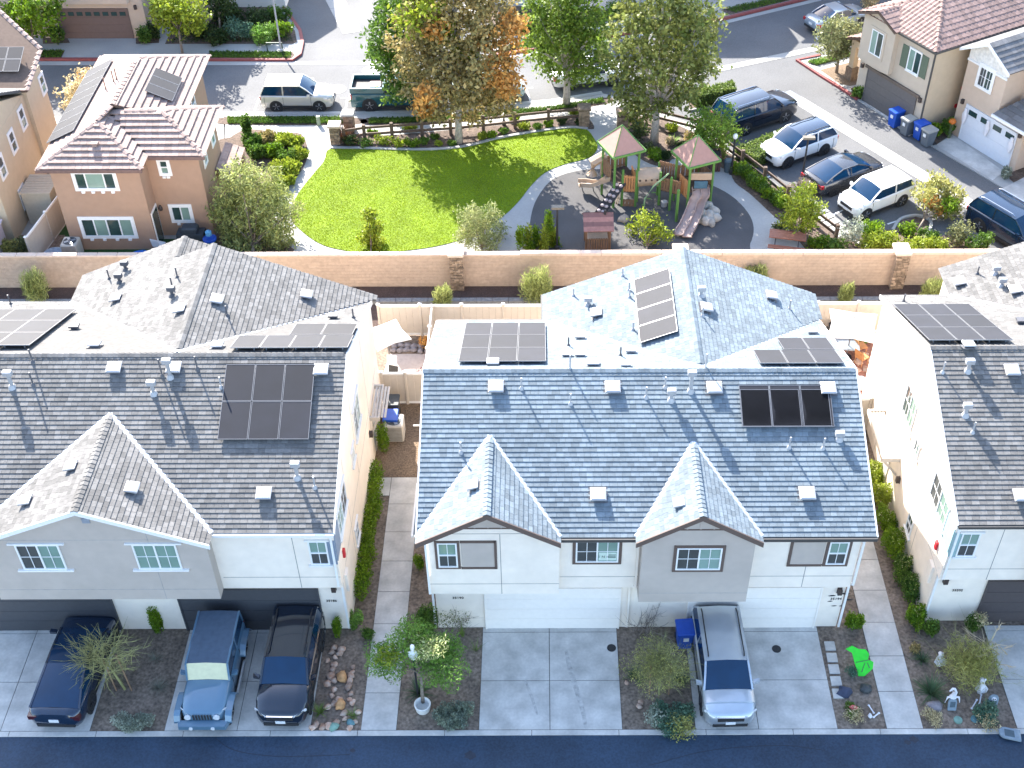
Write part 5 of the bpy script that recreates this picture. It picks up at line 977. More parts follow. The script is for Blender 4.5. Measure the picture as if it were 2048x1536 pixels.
def sight_blobs(Y, lst, ry=None):                                      # blobs sighted on a vertical plane at distance Y
    out = []
    for q in lst:
        a, b, r = q[:3]; dy = q[3] if len(q) > 3 else random.uniform(-.9, .9); p = aty(a, b, Y + dy); out.append((p.x, p.y, p.z, r, r * 1.05, r * .85))
    return out
def shrub(label, x, y, z, rx, ry, h, n, l, m, name='shrub', grp=None, w=.5, clump=.0, up=.3, stems=True, cat='shrub', lo=.35, extra=()):
    t = thing(name, label, cat, (x, y, z), group=grp); k = max(3, int(4 * rx * ry)); B = []
    for i in range(min(k, 14)):
        a = 2 * math.pi * i / min(k, 14) + random.random(); r = .5 * math.sqrt(random.random()); B.append((rx * r * math.cos(a) * 1.1, ry * r * math.sin(a) * 1.1, h * random.uniform(.38, .58), rx * random.uniform(.45, .62), ry * random.uniform(.45, .62), h * random.uniform(.36, .5)))
    if stems:
        g = MB()
        for b in B[:6]: g.tube([(b[0] * .2, b[1] * .2, -.03), (b[0], b[1], b[2])], [.03, .012], 4)
        g.build('stems', bark_g, t, local=True)
    crown('foliage', t, B, n, l, w, m, lo, clump, up)
    for dx, dy, dz, r, en, em in extra: crown('foliage_patch', t, [(dx, dy, dz, r, r, r * .8)], en, l, w, em, .2, clump)['kind'] = 'stuff'
    return t
def blades(label, x, y, z, n, l, wd, m, name='grass_clump', cat='grass', grp=None, spread=.9, curve=.45, r0=.08, seg=3, tilt=None, part='blade_tuft'):
    t = thing(name, label, cat, (x, y, z), group=grp); vs = []; fs = []
    for i in range(n):
        a = random.random() * 2 * math.pi; el = random.uniform(.25, 1.35) if tilt is None else random.uniform(*tilt); L = l * random.uniform(.6, 1.1); d = Vector((math.cos(a) * math.cos(el) * spread, math.sin(a) * math.cos(el) * spread, math.sin(el))).normalized(); s = d.cross(Vector((0, 0, 1))).normalized(); p = Vector((math.cos(a), math.sin(a), 0)) * r0 * random.random(); k = len(vs)
        for j in range(seg + 1):
            q = j / seg; c = p + d * (L * q) + Vector((0, 0, -curve * L * q * q * .6 * math.cos(el))); ww = wd * (1 - q * .92); vs += [c - s * ww / 2, c + s * ww / 2]
        fs += [(k + 2 * j, k + 2 * j + 1, k + 2 * j + 3, k + 2 * j + 2) for j in range(seg)]
    g = MB(); g.add(vs, fs); g.build(part, m, t, local=True); return t
def twigs(par, c, n, l, r, m, name='twigs', up=.5, spread=1.0, sub=3, local=True):
    g = MB(); c0 = Vector(c)
    for i in range(n):
        d = Vector((random.gauss(0, spread), random.gauss(0, spread), abs(random.gauss(up, .5)))).normalized(); L = l * random.uniform(.4, 1.0); c = c0 + Vector((random.gauss(0, .22 * l * spread), random.gauss(0, .2 * l * spread), random.gauss(0, .12 * l))); e = c + d * L; mid = c + d * L * .5 + Vector((random.gauss(0, .06), random.gauss(0, .06), .04)) * L; g.tube([c, mid, e], [r, r * .6, r * .25], 3)
        for k in range(sub):
            q = c.lerp(e, random.uniform(.35, .95)); d2 = (d + Vector(unit(1)[0]) * .7).normalized(); g.tube([q, q + d2 * L * random.uniform(.25, .5)], [r * .5, r * .15], 3)
    return g.build(name, m, par, local=local)
twig_y = mat('twig_yellow', (.30, .28, .11), .8, .15, 5); twig_g = mat('twig_grey', (.25, .21, .18), .9, .15, 5); twig_p = mat('twig_pale', (.52, .42, .29), .85, .1, 5)
# --- near beds
t = thing('hedge', 'long bright green clipped hedge along the left walkway', 'hedge', (-6.95, 33.0, 0)); crown('foliage', t, [(random.uniform(-.1, .1), -3.2 + i * .45, .48, .34, .42, .48) for i in range(15)], 9000, .085, .6, LV, .5)
def near(label, px_, py_, r, h, n, l, m, **k): p = at(px_, py_); return shrub(label, p.x, p.y, -.03, r, r * k.pop('sy', 1), h, n, l, m, **k)
t = near('climbing shrub trained up the wall between the charcoal garage doors', 316, 1262, .3, 1.55, 1700, .09, LV, name='climbing_plant', lo=.2)
t = near('silver leaved low shrub at the kerb beside the off-roader', 272, 1448, .82, .55, 3800, .075, LS, sy=.65)
blades('thin grey grass clump near the off-roader windscreen', *at(318, 1375).xy, -.03, 90, .6, .012, mat('blade_grey', (.2, .2, .15), .8, .2, 4), tilt=(.1, 1.2)); blades('thin grey grass clump nearest the pale wall', *at(310, 1318).xy, -.03, 60, .55, .012, MATS['blade_grey'], tilt=(.1, 1.2))
b = at(250, 1378); b.z = -.03; t = thing('staked_tree', 'leafless staked desert tree leaning over the black sedan', 'tree', b)
g = MB(); g.tube([(0, 0, 0), (-.35, .25, .9), (-.75, .35, 1.7)], [.05, .04, .03], 6); g.build('trunk', twig_y, t, local=True)
twigs(t, (-.6, .3, 1.35), 120, 1.35, .014, twig_y, 'branches', .45, 1.0, 4); twigs(t, (.1, .35, .9), 30, .7, .01, twig_y, 'branches', .5, 1.0, 4)
for a, c in (((-.3, -.05, 0), (-.55, .3, 1.5)), ((.25, -.05, 0), (-.05, .35, 1.6))): g = MB(); g.tube([a, c], .03, 6); g.build('stake', mat('stake_wood', (.28, .17, .1), .85), t, local=True)
near('small upright shrub at the corner pier by house number 35186', 676, 1272, .26, 1.15, 1500, .08, LV, lo=.2); near('second upright shrub on the passage side of that white corner', 712, 1252, .3, 1.0, 1500, .08, LF, lo=.2)
near('loose weedy shrub spilling beside the left walkway', 740, 1275, .3, .6, 500, .1, LG)
b = at(846, 1408); b.z = -.03
t = tree('feathery street tree rising out of a white ring planter', b, [(b.x - 1.15, b.y + .5, 2.0, .85, .8, .6), (b.x - .3, b.y + 1.0, 2.6, .8, .8, .55), (b.x + .75, b.y + .2, 1.85, .85, .8, .6), (b.x + .3, b.y + .7, 2.3, .8, .7, .5), (b.x + .9, b.y + .9, 2.1, .6, .6, .4)], 9500, .13, LF, .06, extra=[([(b.x + .35, b.y + .55, 2.6, .65, .55, .3)], 900, LC), ([(b.x - 1.1, b.y + .3, 2.45, .5, .5, .25)], 500, LY)], w=.28, lo=.25)
g = MB(); n = 24; pf = [(.25, .0), (.3, .32), (.27, .34), (.24, .32), (.22, .1)]; g.lathe(pf, (0, 0, 0), n); o = g.build('planter_ring', mat('planter_white', (.66, .65, .62), .7, .05)); o.location = at(846, 1418); tag(o, 'round white planter ring at the foot of the feathery tree', 'planter')
b = at(836, 1392); t = thing('garden_lamp', 'white lantern on a slim post in front of the centre house', 'lamp', b); g = MB(); g.tube([(0, 0, -.05), (0, 0, 2.3)], .04, 8); g.build('post', trim_k, t, local=True); g = MB(); g.lathe([(.06, 2.3), (.16, 2.34), (.17, 2.62), (.1, 2.68)], (0, 0, 0), 4); g.build('lantern', mat('lantern_white', (.8, .8, .78), .5), t, local=True); g = MB(); g.lathe([(.06, 2.68), (.05, 2.82), (.08, 2.85), (.08, 2.98)], (0, 0, 0), 8); g.build('cap', MATS['lantern_white'], t, local=True)
b_dk = mat('blade_dark', (.07, .115, .05), .6, .25, 4); blades('dark spiky clump under the feathery tree', *at(838, 1385).xy, -.03, 110, .75, .035, b_dk, 'spiky_plant', 'plant', tilt=(.15, 1.3))
near('blue grey mounded shrub between planter ring and driveway', 905, 1440, .85, .6, 4200, .085, leafmat('leaf_bluegrey', (.10, .13, .11), (.22, .25, .17)), sy=.8)
near('deep green shrub hugging the left corner of the centre house', 856, 1262, .5, 1.9, 2600, .1, LG, sy=.5); near('clipped green bush beside the walkway at the downspout', 840, 1135, .25, .8, 900, .08, LV)
p = at(905, 1258); t = thing('bare_shrub', 'sparse twiggy shrub against the wall under house number 35190', 'shrub', p); twigs(t, (0, 0, .1), 24, 1.3, .012, twig_g, 'branches', .9, .7, 5); crown('foliage', t, [(0, -.1, .8, .75, .3, .5)], 380, .08, .4, LO, .2)
blades('narrow upright plant by the centre garage corner', *at(925, 1270).xy, -.03, 30, .9, .03, mat('blade_lime', (.14, .2, .04), .7, .2, 4), tilt=(1.2, 1.5)); blades('small pale grass tuft near the driveway edge', *at(952, 1300).xy, -.03, 40, .7, .012, MATS['blade_lime'], tilt=(.7, 1.4))
# bed between the driveways
b = at(1318, 1388); b.z = -.03; t = thing('staked_tree', 'fine leaved staked desert tree between the two driveways', 'tree', b)
for a, c in (((0, 0, 0), (.02, .2, 1.3)), ((.0, 0, 0), (-.1, .3, 1.5))): g = MB(); g.tube([a, c], .04, 6); g.build('trunk', mat('trunk_lime', (.28, .28, .12), .8), t, local=True)
for a, c in (((.35, 0, 0), (.35, .25, 1.5)), ((-.35, 0, 0), (-.35, .25, 1.4))): g = MB(); g.tube([a, c], .03, 6); g.build('stake', MATS['stake_wood'], t, local=True)
twigs(t, (0, .25, 1.25), 150, 1.2, .011, mat('twig_olive', (.22, .22, .09), .8, .15, 5), 'branches', .25, 1.0, 4); crown('foliage', t, [(0, .3, 1.35, 1.25, 1.1, .65)], 5200, .09, .22, LK, .2)
p = at(1290, 1262); t = thing('bare_shrub', 'leafless grey shrub against the white wall by the blue bin', 'shrub', p); twigs(t, (0, 0, .05), 34, 1.5, .014, twig_g, 'branches', 1.2, .55, 5)
blades('spiky clump on the left of the staked tree', *at(1272, 1352).xy, -.03, 90, .6, .03, b_dk, 'spiky_plant', 'plant', tilt=(.15, 1.3)); blades('spiky clump on the right of the staked tree', *at(1360, 1358).xy, -.03, 90, .6, .03, b_dk, 'spiky_plant', 'plant', tilt=(.15, 1.3))
p = at(1342, 1438); shrub('green and khaki mounded shrub by the silver SUV bumper', p.x, p.y, -.03, .85, .75, .55, 3800, .085, LT, extra=[(.3, -.5, .3, .5, 900, LK), (-.6, -.1, .35, .4, 600, LS)])
# right bed
near('leafy shrub at the right corner of the centre house', 1706, 1255, .35, 1.0, 1500, .09, LV); near('wreath like dried flower clump in the stepping stone bed', 1706, 1425, .4, .4, 1100, .08, LG, extra=[(0, -.2, .2, .35, 500, LX)])
near('small grey shrub under the green yard board', 1705, 1345, .3, .35, 500, .07, LT)
for i, (a, b_, r, h) in enumerate(((1752, 960, .35, 1.0), (1764, 1010, .4, 1.1), (1775, 1058, .42, 1.1), (1790, 1105, .45, 1.2), (1806, 1150, .45, 1.2), (1824, 1195, .4, 1.15), (1836, 1245, .33, .9))):
    p = at(a, b_); shrub(('flowering shrub hedge against the white side wall, ' + ('farthest back', 'second from the back', 'third from the back', 'middle one', 'third from the front', 'second from the front', 'nearest the corner')[i]), p.x - .1, p.y, -.03, r * random.uniform(1.0, 1.25), r * random.uniform(1.6, 2.0), h * random.uniform(.85, 1.3), 3000, .085, (LY, LY, LV, LV, LG, LG, LV)[i], grp='shrubs along the right side wall', extra=[(0, 0, h * .75, r * .8, 60, LC)])
p = at(1935, 1350); t = thing('ornamental_grass', 'big yellow green arching shrub beside the right driveway', 'grass', p); crown('foliage', t, [(0, 0, .75, 1.05, 1.0, .7)], 5200, .2, .09, LK, .15, up=.6); twigs(t, (0, .1, .3), 50, 1.9, .009, twig_y, 'branches', .9, .8, 3)
p = at(1975, 1325); t = thing('dry_plume', 'bleached dry plume branch reaching over the right driveway', 'plant', p); twigs(t, (0, 0, .7), 10, 1.3, .03, twig_p, 'branches', .1, .9, 6)
near('shrub at the left of wall number 35202', 1862, 1270, .35, .95, 1500, .09, LG); near('shrub between wall number 35202 and the garage door', 1940, 1262, .4, 1.1, 1700, .09, LG, extra=[(.2, -.1, .9, .3, 250, LX)])
blades('big dark green spiky clump near the white bird figure', *at(1862, 1385).xy, -.03, 150, .85, .04, b_dk, 'spiky_plant', 'plant', tilt=(.15, 1.3)); blades('smaller spiky clump behind the big one', *at(1845, 1320).xy, -.03, 70, .5, .035, b_dk, 'spiky_plant', 'plant', tilt=(.15, 1.3))
near('dusty blue shrub beside the skull gravestone', 1968, 1432, .55, .5, 2200, .08, LT, extra=[(0, -.35, .2, .4, 500, LX)]); near('dried flower clump round the grey rock', 1868, 1438, .45, .3, 900, .07, LX); near('dried brown plant near the white side wall', 1830, 1300, .3, .4, 500, .08, LB)
blades('bright tufted grass at the kerb beside the black SUV', *at(640, 1425).xy, -.03, 60, .5, .03, MATS['blade_lime'], tilt=(.4, 1.4)); blades('pale thin tufted grass near the coloured stones', *at(706, 1432).xy, -.03, 60, .45, .014, MATS['blade_lime'], tilt=(.4, 1.4))
# passage and yards
p = at(770, 905); shrub('slim column shrub beside the air conditioner', p.x, p.y, 0, .28, .28, 1.7, 1900, .08, LV, name='column_shrub', lo=.2)
for a, b_, r, h, lab in ((80, 597, .75, 1.7, 'by the far left wall foot'), (888, 612, .55, 1.25, 'right of the first stone pillar'), (1075, 600, .95, 1.9, 'behind the solar roof of the centre house'), (1505, 566, .8, 1.4, 'peeking over the centre house rear slope'), (1690, 602, .45, 1.1, 'behind the parasol yard'), (1862, 600, .7, 1.3, 'beside the right rear gable')):
    p = at(a, b_ + 4); t = thing('feathery_shrub', 'pale feathery shrub in the mulch strip ' + lab, 'shrub', (p.x, min(p.y, 49.0), 0), group='feathery shrubs along the boundary wall'); crown('foliage', t, [(0, 0, h * .45, r * .8, r * .7, h * .55), (r * .3, 0, h * .7, r * .5, r * .5, h * .5), (-r * .4, 0, h * .55, r * .45, r * .5, h * .5)], int(3400 * r), .3, .1, LW, .1, up=1.1)
# --- park trees
b = at(918, 285, Z); tree('tall bronze and orange plane tree at the lawn edge', b, sight_blobs(63.4, [(850, 40, 1.7), (920, 20, 1.9), (985, 40, 1.6), (830, 100, 1.5), (895, 100, 1.9), (960, 110, 1.8), (850, 160, 1.6), (915, 165, 1.9), (975, 175, 1.6), (1000, 205, 1.0), (870, 215, 1.1), (910, -60, 2.0), (970, -60, 1.8), (900, -130, 1.6), (940, 215, 1.1)]), 19000, .27, LB, .2,
     extra=[(sight_blobs(62.6, [(1005, 90, 1.3), (1000, 140, 1.3), (1025, 50, .9), (1015, 170, .9)]), 1700, LR), (sight_blobs(62.0, [(855, 190, .8), (848, 215, .7), (870, 60, .7)]), 900, LR), (sight_blobs(62.6, [(820, 40, 1.1), (880, 60, .9), (930, 110, .8), (850, 10, 1.0)]), 1500, LY)], bark=bark_w, clump=.2)
b = at(847, 240, Z); tree('dark green tree behind the bronze plane tree over the pickup', b, sight_blobs(66.3, [(800, 20, 1.5), (770, 70, 1.1), (790, 120, 1.3), (765, 105, .8), (805, 160, 1.1), (830, 60, 1.4), (790, 185, .7), (830, -40, 1.7)]), 8500, .25, LG, .14, bark=bark_g, clump=.17)
b = at(1133, 210, Z); tree('tall bright green tree over the white sedan', b, sight_blobs(67.8, [(1100, 5, 1.6), (1155, 20, 1.6), (1195, 55, 1.2), (1090, 60, 1.4), (1140, 80, 1.7), (1185, 100, 1.3), (1105, 115, 1.3), (1155, 130, 1.4), (1068, 95, .8), (1110, -60, 1.7), (1170, -50, 1.7), (1205, 125, .7)]), 12500, .25, leafmat('leaf_spring', (.07, .12, .012), (.16, .22, .035)), .2, bark=bark_w, clump=.18)
b = at(1308, 285, Z); tree('broad olive green tree behind the first play tower', b, sight_blobs(63.3, [(1280, 0, 1.6), (1345, 20, 1.7), (1400, 40, 1.4), (1265, 60, 1.4), (1325, 80, 1.8), (1390, 95, 1.4), (1245, 120, 1.2), (1300, 135, 1.6), (1365, 140, 1.5), (1405, 130, .9), (1260, 185, 1.2), (1315, 190, 1.4), (1370, 185, .9), (1280, 225, .9), (1330, -60, 1.8)]), 12500, .27, leafmat('leaf_oak', (.08, .105, .02), (.18, .19, .055)), .22, bark=bark_w, clump=.19)
b = at(1428, 318, Z); tree('small round green tree in front of the large black SUV', b, sight_blobs(b.y, [(1405, 240, .8), (1445, 235, .8), (1425, 265, .9), (1455, 265, .7), (1400, 275, .7), (1430, 290, .8)]), 3600, .17, leafmat('leaf_fresh', (.07, .13, .015), (.17, .24, .03)), .08, clump=.14)
b = at(742, 508, Z); tree('slender sapling at the lawn edge by the wall', b, sight_blobs(52.8, [(738, 430, .42, 0), (748, 455, .5, 0), (735, 475, .5, 0), (752, 485, .45, 0)]), 2300, .17, LY, .04, lo=.2)
b = at(505, 515, .06); tree('large grey green olive tree beside the brown house', b, sight_blobs(53.5, [(480, 355, 1.0), (520, 370, 1.1), (560, 400, .8), (460, 390, .8), (500, 420, 1.3), (550, 440, 1.0), (470, 450, .9), (520, 470, 1.2), (480, 490, 1.0), (560, 480, .8), (440, 420, .7), (585, 420, .5)]), 17000, .22, LW, .12, w=.28, clump=.13, up=.4)
b = at(965, 512, Z); tree('pale airy shrub tree in front of the play path', b, sight_blobs(52.9, [(940, 430, .65), (975, 430, .7), (950, 460, .8), (990, 460, .7), (930, 475, .6), (975, 490, .7)]), 6000, .16, leafmat('leaf_sage', (.14, .17, .06), (.25, .26, .11)), .05, w=.3, clump=.1)
p = at(1078, 520, Z); t = thing('spire_shrub', 'lime green shrub with upright candle spires by the rubber surface', 'shrub', p)
for i, (a, b_, h) in enumerate(((1040, 475, .8), (1055, 480, 1.0), (1072, 485, .9), (1090, 480, 1.2), (1098, 450, 1.0), (1105, 485, .8), (1060, 498, .7), (1085, 500, .8), (1112, 500, .6))):
    q = aty(a, b_, 52.4); crown('spire', t, [(q.x - p.x, q.y - p.y + (i % 3) * .2, q.z - p.z, .26, .26, h * .85)], 620, .17, .35, LY if i % 2 else LV, .2, up=1.0)
b = at(1292, 515, Z); tree('yellow green open shrub tree in front of the playhouse', b, sight_blobs(53.2, [(1268, 455, .45), (1285, 440, .45), (1310, 440, .45), (1325, 465, .45), (1300, 470, .5), (1318, 490, .45), (1275, 478, .4)]), 1700, .2, LY, .05, w=.4, clump=.12)
b = at(1600, 478, Z); tree('light green young tree by the picnic table', b, sight_blobs(54.2, [(1610, 385, .55), (1595, 410, .65), (1625, 420, .6), (1600, 440, .75), (1575, 440, .5), (1620, 455, .6)]), 2700, .2, LY, .06, w=.45, clump=.14)
b = at(1836, 462, .03); tree('small autumn tree on the kerbed car park island', b, sight_blobs(55.9, [(1845, 385, .6), (1875, 375, .75), (1905, 390, .7), (1860, 405, .6), (1895, 415, .7), (1870, 360, .5)]), 2500, .19, LK, .06, extra=[(sight_blobs(55.7, [(1862, 400, .45), (1880, 420, .35)]), 420, LR), (sight_blobs(55.8, [(1900, 410, .5)]), 350, LV)], clump=.13)
b = at(1673, 145, .06); tree('round olive tree beside the arched porch of the yellow house', b, sight_blobs(b.y, [(1660, 60, .9), (1695, 60, .9), (1678, 85, 1.0), (1655, 90, .7), (1700, 85, .8), (1680, 105, .7)]), 3800, .2, LO, .09, clump=.15)
b = at(70, 108, .1); tree('leafy street tree in front of the corner car bay', b, sight_blobs(b.y, [(30, 20, 1.1), (60, 10, 1.1), (90, 25, 1.0), (50, 45, 1.0), (80, 50, .9), (100, 5, .8)]), 3800, .24, LV, .08, extra=[(sight_blobs(b.y - .5, [(85, 10, .8)]), 700, LC)], clump=.16)
b = at(365, 106, .1); tree('bright lime street tree beside the arched doorway', b, sight_blobs(b.y, [(340, 10, 1.0), (375, 15, 1.1), (355, 40, 1.0), (385, 45, .8), (325, 25, .8)]), 3000, .26, LY, .08, clump=.17)
b = at(442, 70, .1); tree('small dark tree against the white wall at the top', b, sight_blobs(b.y, [(430, 5, .9), (450, 15, .8), (440, -20, 1.0)]), 1500, .22, LD, .07)
b = at(150, 240, .06); tree('sparse white and rust leaved tree behind the brown house', b, sight_blobs(b.y, [(160, 170, 1.0), (185, 160, .8), (150, 195, .9), (175, 190, .8), (140, 210, .7)]), 2000, .2, LX, .07, extra=[(sight_blobs(b.y, [(180, 155, .7)]), 250, LR)], clump=.13)
# --- park shrubs
ORD = 'first second third fourth fifth sixth seventh eighth ninth tenth eleventh twelfth thirteenth fourteenth'.split()
SPOT = ['the first rail bay', 'the second post', 'the second rail bay', 'the third post', 'the third rail bay', 'the plane tree trunk', 'the fifth rail bay', 'the plane tree on its right', 'the sixth post', 'the sixth rail bay', 'the seventh post', 'the last rail bay', 'the right gate pillar', 'the fourth post, nearer the fence', 'the cordyline, behind it', 'the third rail bay, nearer the fence', 'the sixth bay, behind the rail', 'the right gate pillar, behind the rail', 'the left gate pillar', 'the trunk on its left', 'the right gate pillar, at the edging']
for i, (a, b_, r, h, m) in enumerate(((505, 285, .7, .8, LG), (535, 278, .7, .7, LB), (565, 282, .7, .7, LY), (592, 288, .65, .7, LY), (600, 312, .7, .7, LY), (575, 318, .7, .8, LG), (585, 338, .7, .75, LY), (548, 305, .7, .8, LV), (520, 310, .7, .9, LG), (560, 345, .8, .9, LY), (572, 365, .6, .7, LY), (545, 385, .6, .7, LV), (495, 268, .35, 1.5, LG))):
    p = at(a, b_ + 6, Z); shrub(('lime green', 'olive bronze', 'yellow green', 'mid green')[(m is LB) * 1 + (m is LY) * 2 + (m in (LG, LV)) * 3] + ' shrub in the porch side bed, ' + ORD[i] + ' clockwise from the porch', p.x, p.y, Z, r, r, h, 1500, .17, m, name='bed_shrub', grp='shrubs in the porch side bed', up=.6)
for i, (a, b_, r, m) in enumerate(((735, 292, .55, LG), (765, 288, .65, LY), (800, 292, .6, LY), (825, 295, .55, LV), (848, 287, .4, LG), (878, 292, .35, LY), (985, 275, .4, LV), (965, 277, .45, LY), (1010, 266, .4, LG), (1050, 258, .55, LY), (1075, 258, .4, LG), (1095, 252, .4, LV), (1125, 247, .4, LD), (870, 278, .35, LG), (745, 268, .35, LV), (820, 262, .5, LY), (1030, 243, .4, LY), (1150, 230, .4, LY), (672, 280, .3, LV), (905, 291, .3, LG), (1160, 250, .4, LD))):
    p = at(a, b_, Z); shrub('low ' + {id(LG): 'mid green', id(LY): 'yellow green', id(LV): 'vivid green', id(LD): 'dark'}[id(m)] + ' plant along the rail fence at ' + SPOT[i], p.x, p.y, Z, r, r * .8, r * .95, 420, .14, m, name='bed_shrub', grp='low plants along the rail fence', up=.6)
blades('rust red spiky cordyline beside the stone gate pillar', *at(692, 285, Z).xy, Z, 110, 1.5, .05, mat('blade_rust', (.26, .11, .05), .7, .3, 3), 'cordyline', 'plant', tilt=(.5, 1.45)); 
p = at(700, 290, Z); shrub('dark low shrub in front of the cordyline', p.x, p.y, Z, .6, .5, .7, 700, .14, LD)
for i, (a, b_, r, h, m) in enumerate(((1310, 320, .5, .8, LV), (1275, 275, .7, .9, LD), (1340, 290, .4, .5, LX), (1365, 300, .5, .6, LD), (1345, 262, .5, .5, LY), (1265, 295, .45, .5, LO), (1295, 300, .4, .5, LO), (1250, 250, .5, .7, LG), (1410, 305, .6, .9, LY), (1380, 285, .5, .6, LB), (1275, 250, .35, .4, LT), (1330, 316, .4, .45, LD), (1440, 318, .5, .6, LK))):
    p = at(a, b_, Z); shrub('bark bed plant under the olive green tree, ' + ('bright clump by the path', 'dark shrub behind the first tower', 'straw coloured tuft', 'dark tuft', 'lime edging plant near the rail', 'sage tuft left', 'sage tuft centre', 'green shrub at the gate', 'tall yellow shrub by the bin', 'bronze tuft', 'blue rosette', 'small dark tuft on the path edge', 'khaki shrub by the rail')[i], p.x, p.y, Z, r, r, h, 520, .15, m, name='bed_shrub', up=.6)
blades('bright agave rosette in the bark bed', *at(1347, 284, Z).xy, Z, 34, .6, .09, LF, 'agave', 'plant', tilt=(.3, 1.3))
for i in range(9):
    q = i / 8; p = at(1478 + 82 * q, 345 + 68 * q, Z); shrub(ORD[i] + ' green hedge shrub from the brown bin between curved path and rail fence', p.x, p.y, Z, .55, .5, .75, 800, .13, LG if i % 2 else LV, name='hedge_shrub', grp='hedge shrubs along the curved path', up=.5)
def clipped(label, pts, h, m, n):
    P = [at(a, b_, .05) for a, b_ in pts]; c = sum(P, Vector()) / 4; t = thing('clipped_hedge', label, 'hedge', (c.x, c.y, .05)); u = np.random.default_rng(3); A, B_, D, E_ = [np.array(q - c) for q in P]
    g = MB(); g.loft([[tuple(q * .96 + np.array([0, 0, z])) for q in (A, B_, D, E_)] for z in (0, h - .06)]); g.build('core', mat('hedge_core', (.03, .05, .012), .9), t, local=True)
    s, v = rng.random((n, 1)), rng.random((n, 1)); top = (A * (1 - s) + B_ * s) * (1 - v) + (E_ * (1 - s) + D * s) * v + np.array([0, 0, h - .05]) + rng.normal(size=(n, 3)) * .05
    sd = []
    for q0, q1 in ((A, B_), (B_, D), (D, E_), (E_, A)): k = n // 3; s = rng.random((k, 1)); z = rng.random((k, 1)) * h; sd.append(q0 * (1 - s) + q1 * s + z * np.array([0, 0, 1.]) + rng.normal(size=(k, 3)) * .04)
    c_ = np.concatenate([top] + sd); leaf_mesh('foliage', c_, unit(len(c_)), .15, .08, m, t)
LH = leafmat('leaf_box', (.07, .11, .02), (.14, .18, .04))
clipped('clipped hedge between the black SUV and white SUV', [(1470, 318), (1508, 338), (1600, 290), (1572, 276)], .8, LH, 2600); clipped('clipped hedge on the island by the cross gutter', [(1385, 207), (1395, 218), (1468, 203), (1462, 187)], .9, LH, 2200)
p = at(1408, 188, .08); shrub('small round bush at the red kerb end of the island', p.x, p.y, .08, .5, .5, .7, 600, .14, LG)
for i, (a, b_, r, h, m, lab) in enumerate(((1565, 385, .4, .6, LY, 'lime bush at the white SUV bumper'), (1575, 408, .5, .8, LY, 'lime bush next to the dark leaved tree'), (1598, 392, .9, 1.3, leafmat('leaf_mauve', (.13, .11, .09), (.25, .19, .14)), 'mauve brown bush behind the rail fence'), (1640, 490, .7, .9, LV, 'dark lime bush by the table'), (1665, 497, .7, .8, LG, 'green bush left of the grey stump'), (1700, 480, .7, 1.5, LS, 'grey twiggy bush at the hatchback nose'), (1745, 470, .8, 1.1, LV, 'green bush at the hatchback side'), (1770, 490, 1.1, 1.2, LY, 'large yellow green bush by the right pillar'), (1735, 495, .8, 1.0, LY, 'yellow bush left of the pillar'), (1815, 460, .5, .7, LV, 'round bush inside the island kerb'), (1860, 475, .6, .8, LG, 'green bush behind the autumn tree'), (1835, 500, .9, .9, LY, 'yellow bush right of the pillar'), (1880, 498, .8, .9, LY, 'yellow hedge bush in the corner'), (1915, 480, .8, 1.3, LO, 'pale airy bush near the dark blue SUV'), (1955, 495, .8, 1.2, LG, 'dark spiky bush at the dark blue SUV'), (1560, 455, .4, .5, LO, 'grey sage at the path corner'), (1530, 512, .35, .4, LV, 'small plant at the wall foot'))):
    p = at(a, b_ + 8, .03); shrub(lab, p.x, max(p.y, 50.4), .03, r, r * .8, h, int(1500 * r), .14, m, up=.5, clump=.08)
# street side plants, top left and right
for i, (a, b_, r, h, m, lab) in enumerate(((115, 84, .6, 1.4, LG, 'green shrub right of the corner car bay'), (40, 78, .4, .9, LV, 'small upright shrub at the top left pier'), (290, 84, .6, 1.3, LG, 'green shrub right of the brown garage door'), (310, 75, .5, 1.2, LD, 'dark shrub by the arched doorway'), (400, 70, 1.0, 1.3, LD, 'dark shrub left in the corner bed'), (440, 82, 1.1, 1.2, LD, 'dark shrub centre in the corner bed'), (480, 75, 1.1, 1.4, LT, 'blue green shrub in the corner bed'), (530, 80, 1.1, 1.2, LF, 'bright fern green shrub in the corner bed'), (565, 70, .9, 1.1, LV, 'green shrub at the curved red kerb'), (515, 50, 1.0, 1.5, LD, 'tall dark shrub behind the lamp post'), (560, 35, .9, 1.1, LG, 'green shrub near the top of the curve'), (460, 45, 1.2, 1.6, LD, 'dark shrub against the white wall'), (1045, 60, 1.2, 1.6, LD, 'dark shrub between the treetops'), (1235, 35, 1.0, 1.3, LG, 'shrub behind the tall bright tree'), (1320, 40, .8, .8, LO, 'olive shrub at the far kerb'), (1715, 190, .5, .8, LG, 'dark green shrub left of the taupe garage'), (1868, 265, .7, .8, LV, 'vivid round bush between the two alley houses'), (1895, 268, .5, 1.2, LG, 'dark shrub under the pumpkin'), (2010, 352, .4, .8, LS, 'silver plants at the white garage corner'), (1738, 10, .9, 1.2, LX, 'dry pink shrub at the top behind the yellow house'), (20, 505, .8, .9, LK, 'khaki shrub behind the wall at the left edge'), (50, 500, .9, .9, LO, 'olive shrub behind the wall, left'), (380, 505, .7, .7, LY, 'lime shrub by the covered grill'), (1858, 258, .4, .4, LG, 'low shrub by the downspout'))):
    p = at(a, b_ + 4, .06); shrub(lab, p.x, max(p.y, 50.4), .06, r, r * .8, h, int(1100 * r) + 200, .17, m, up=.4)
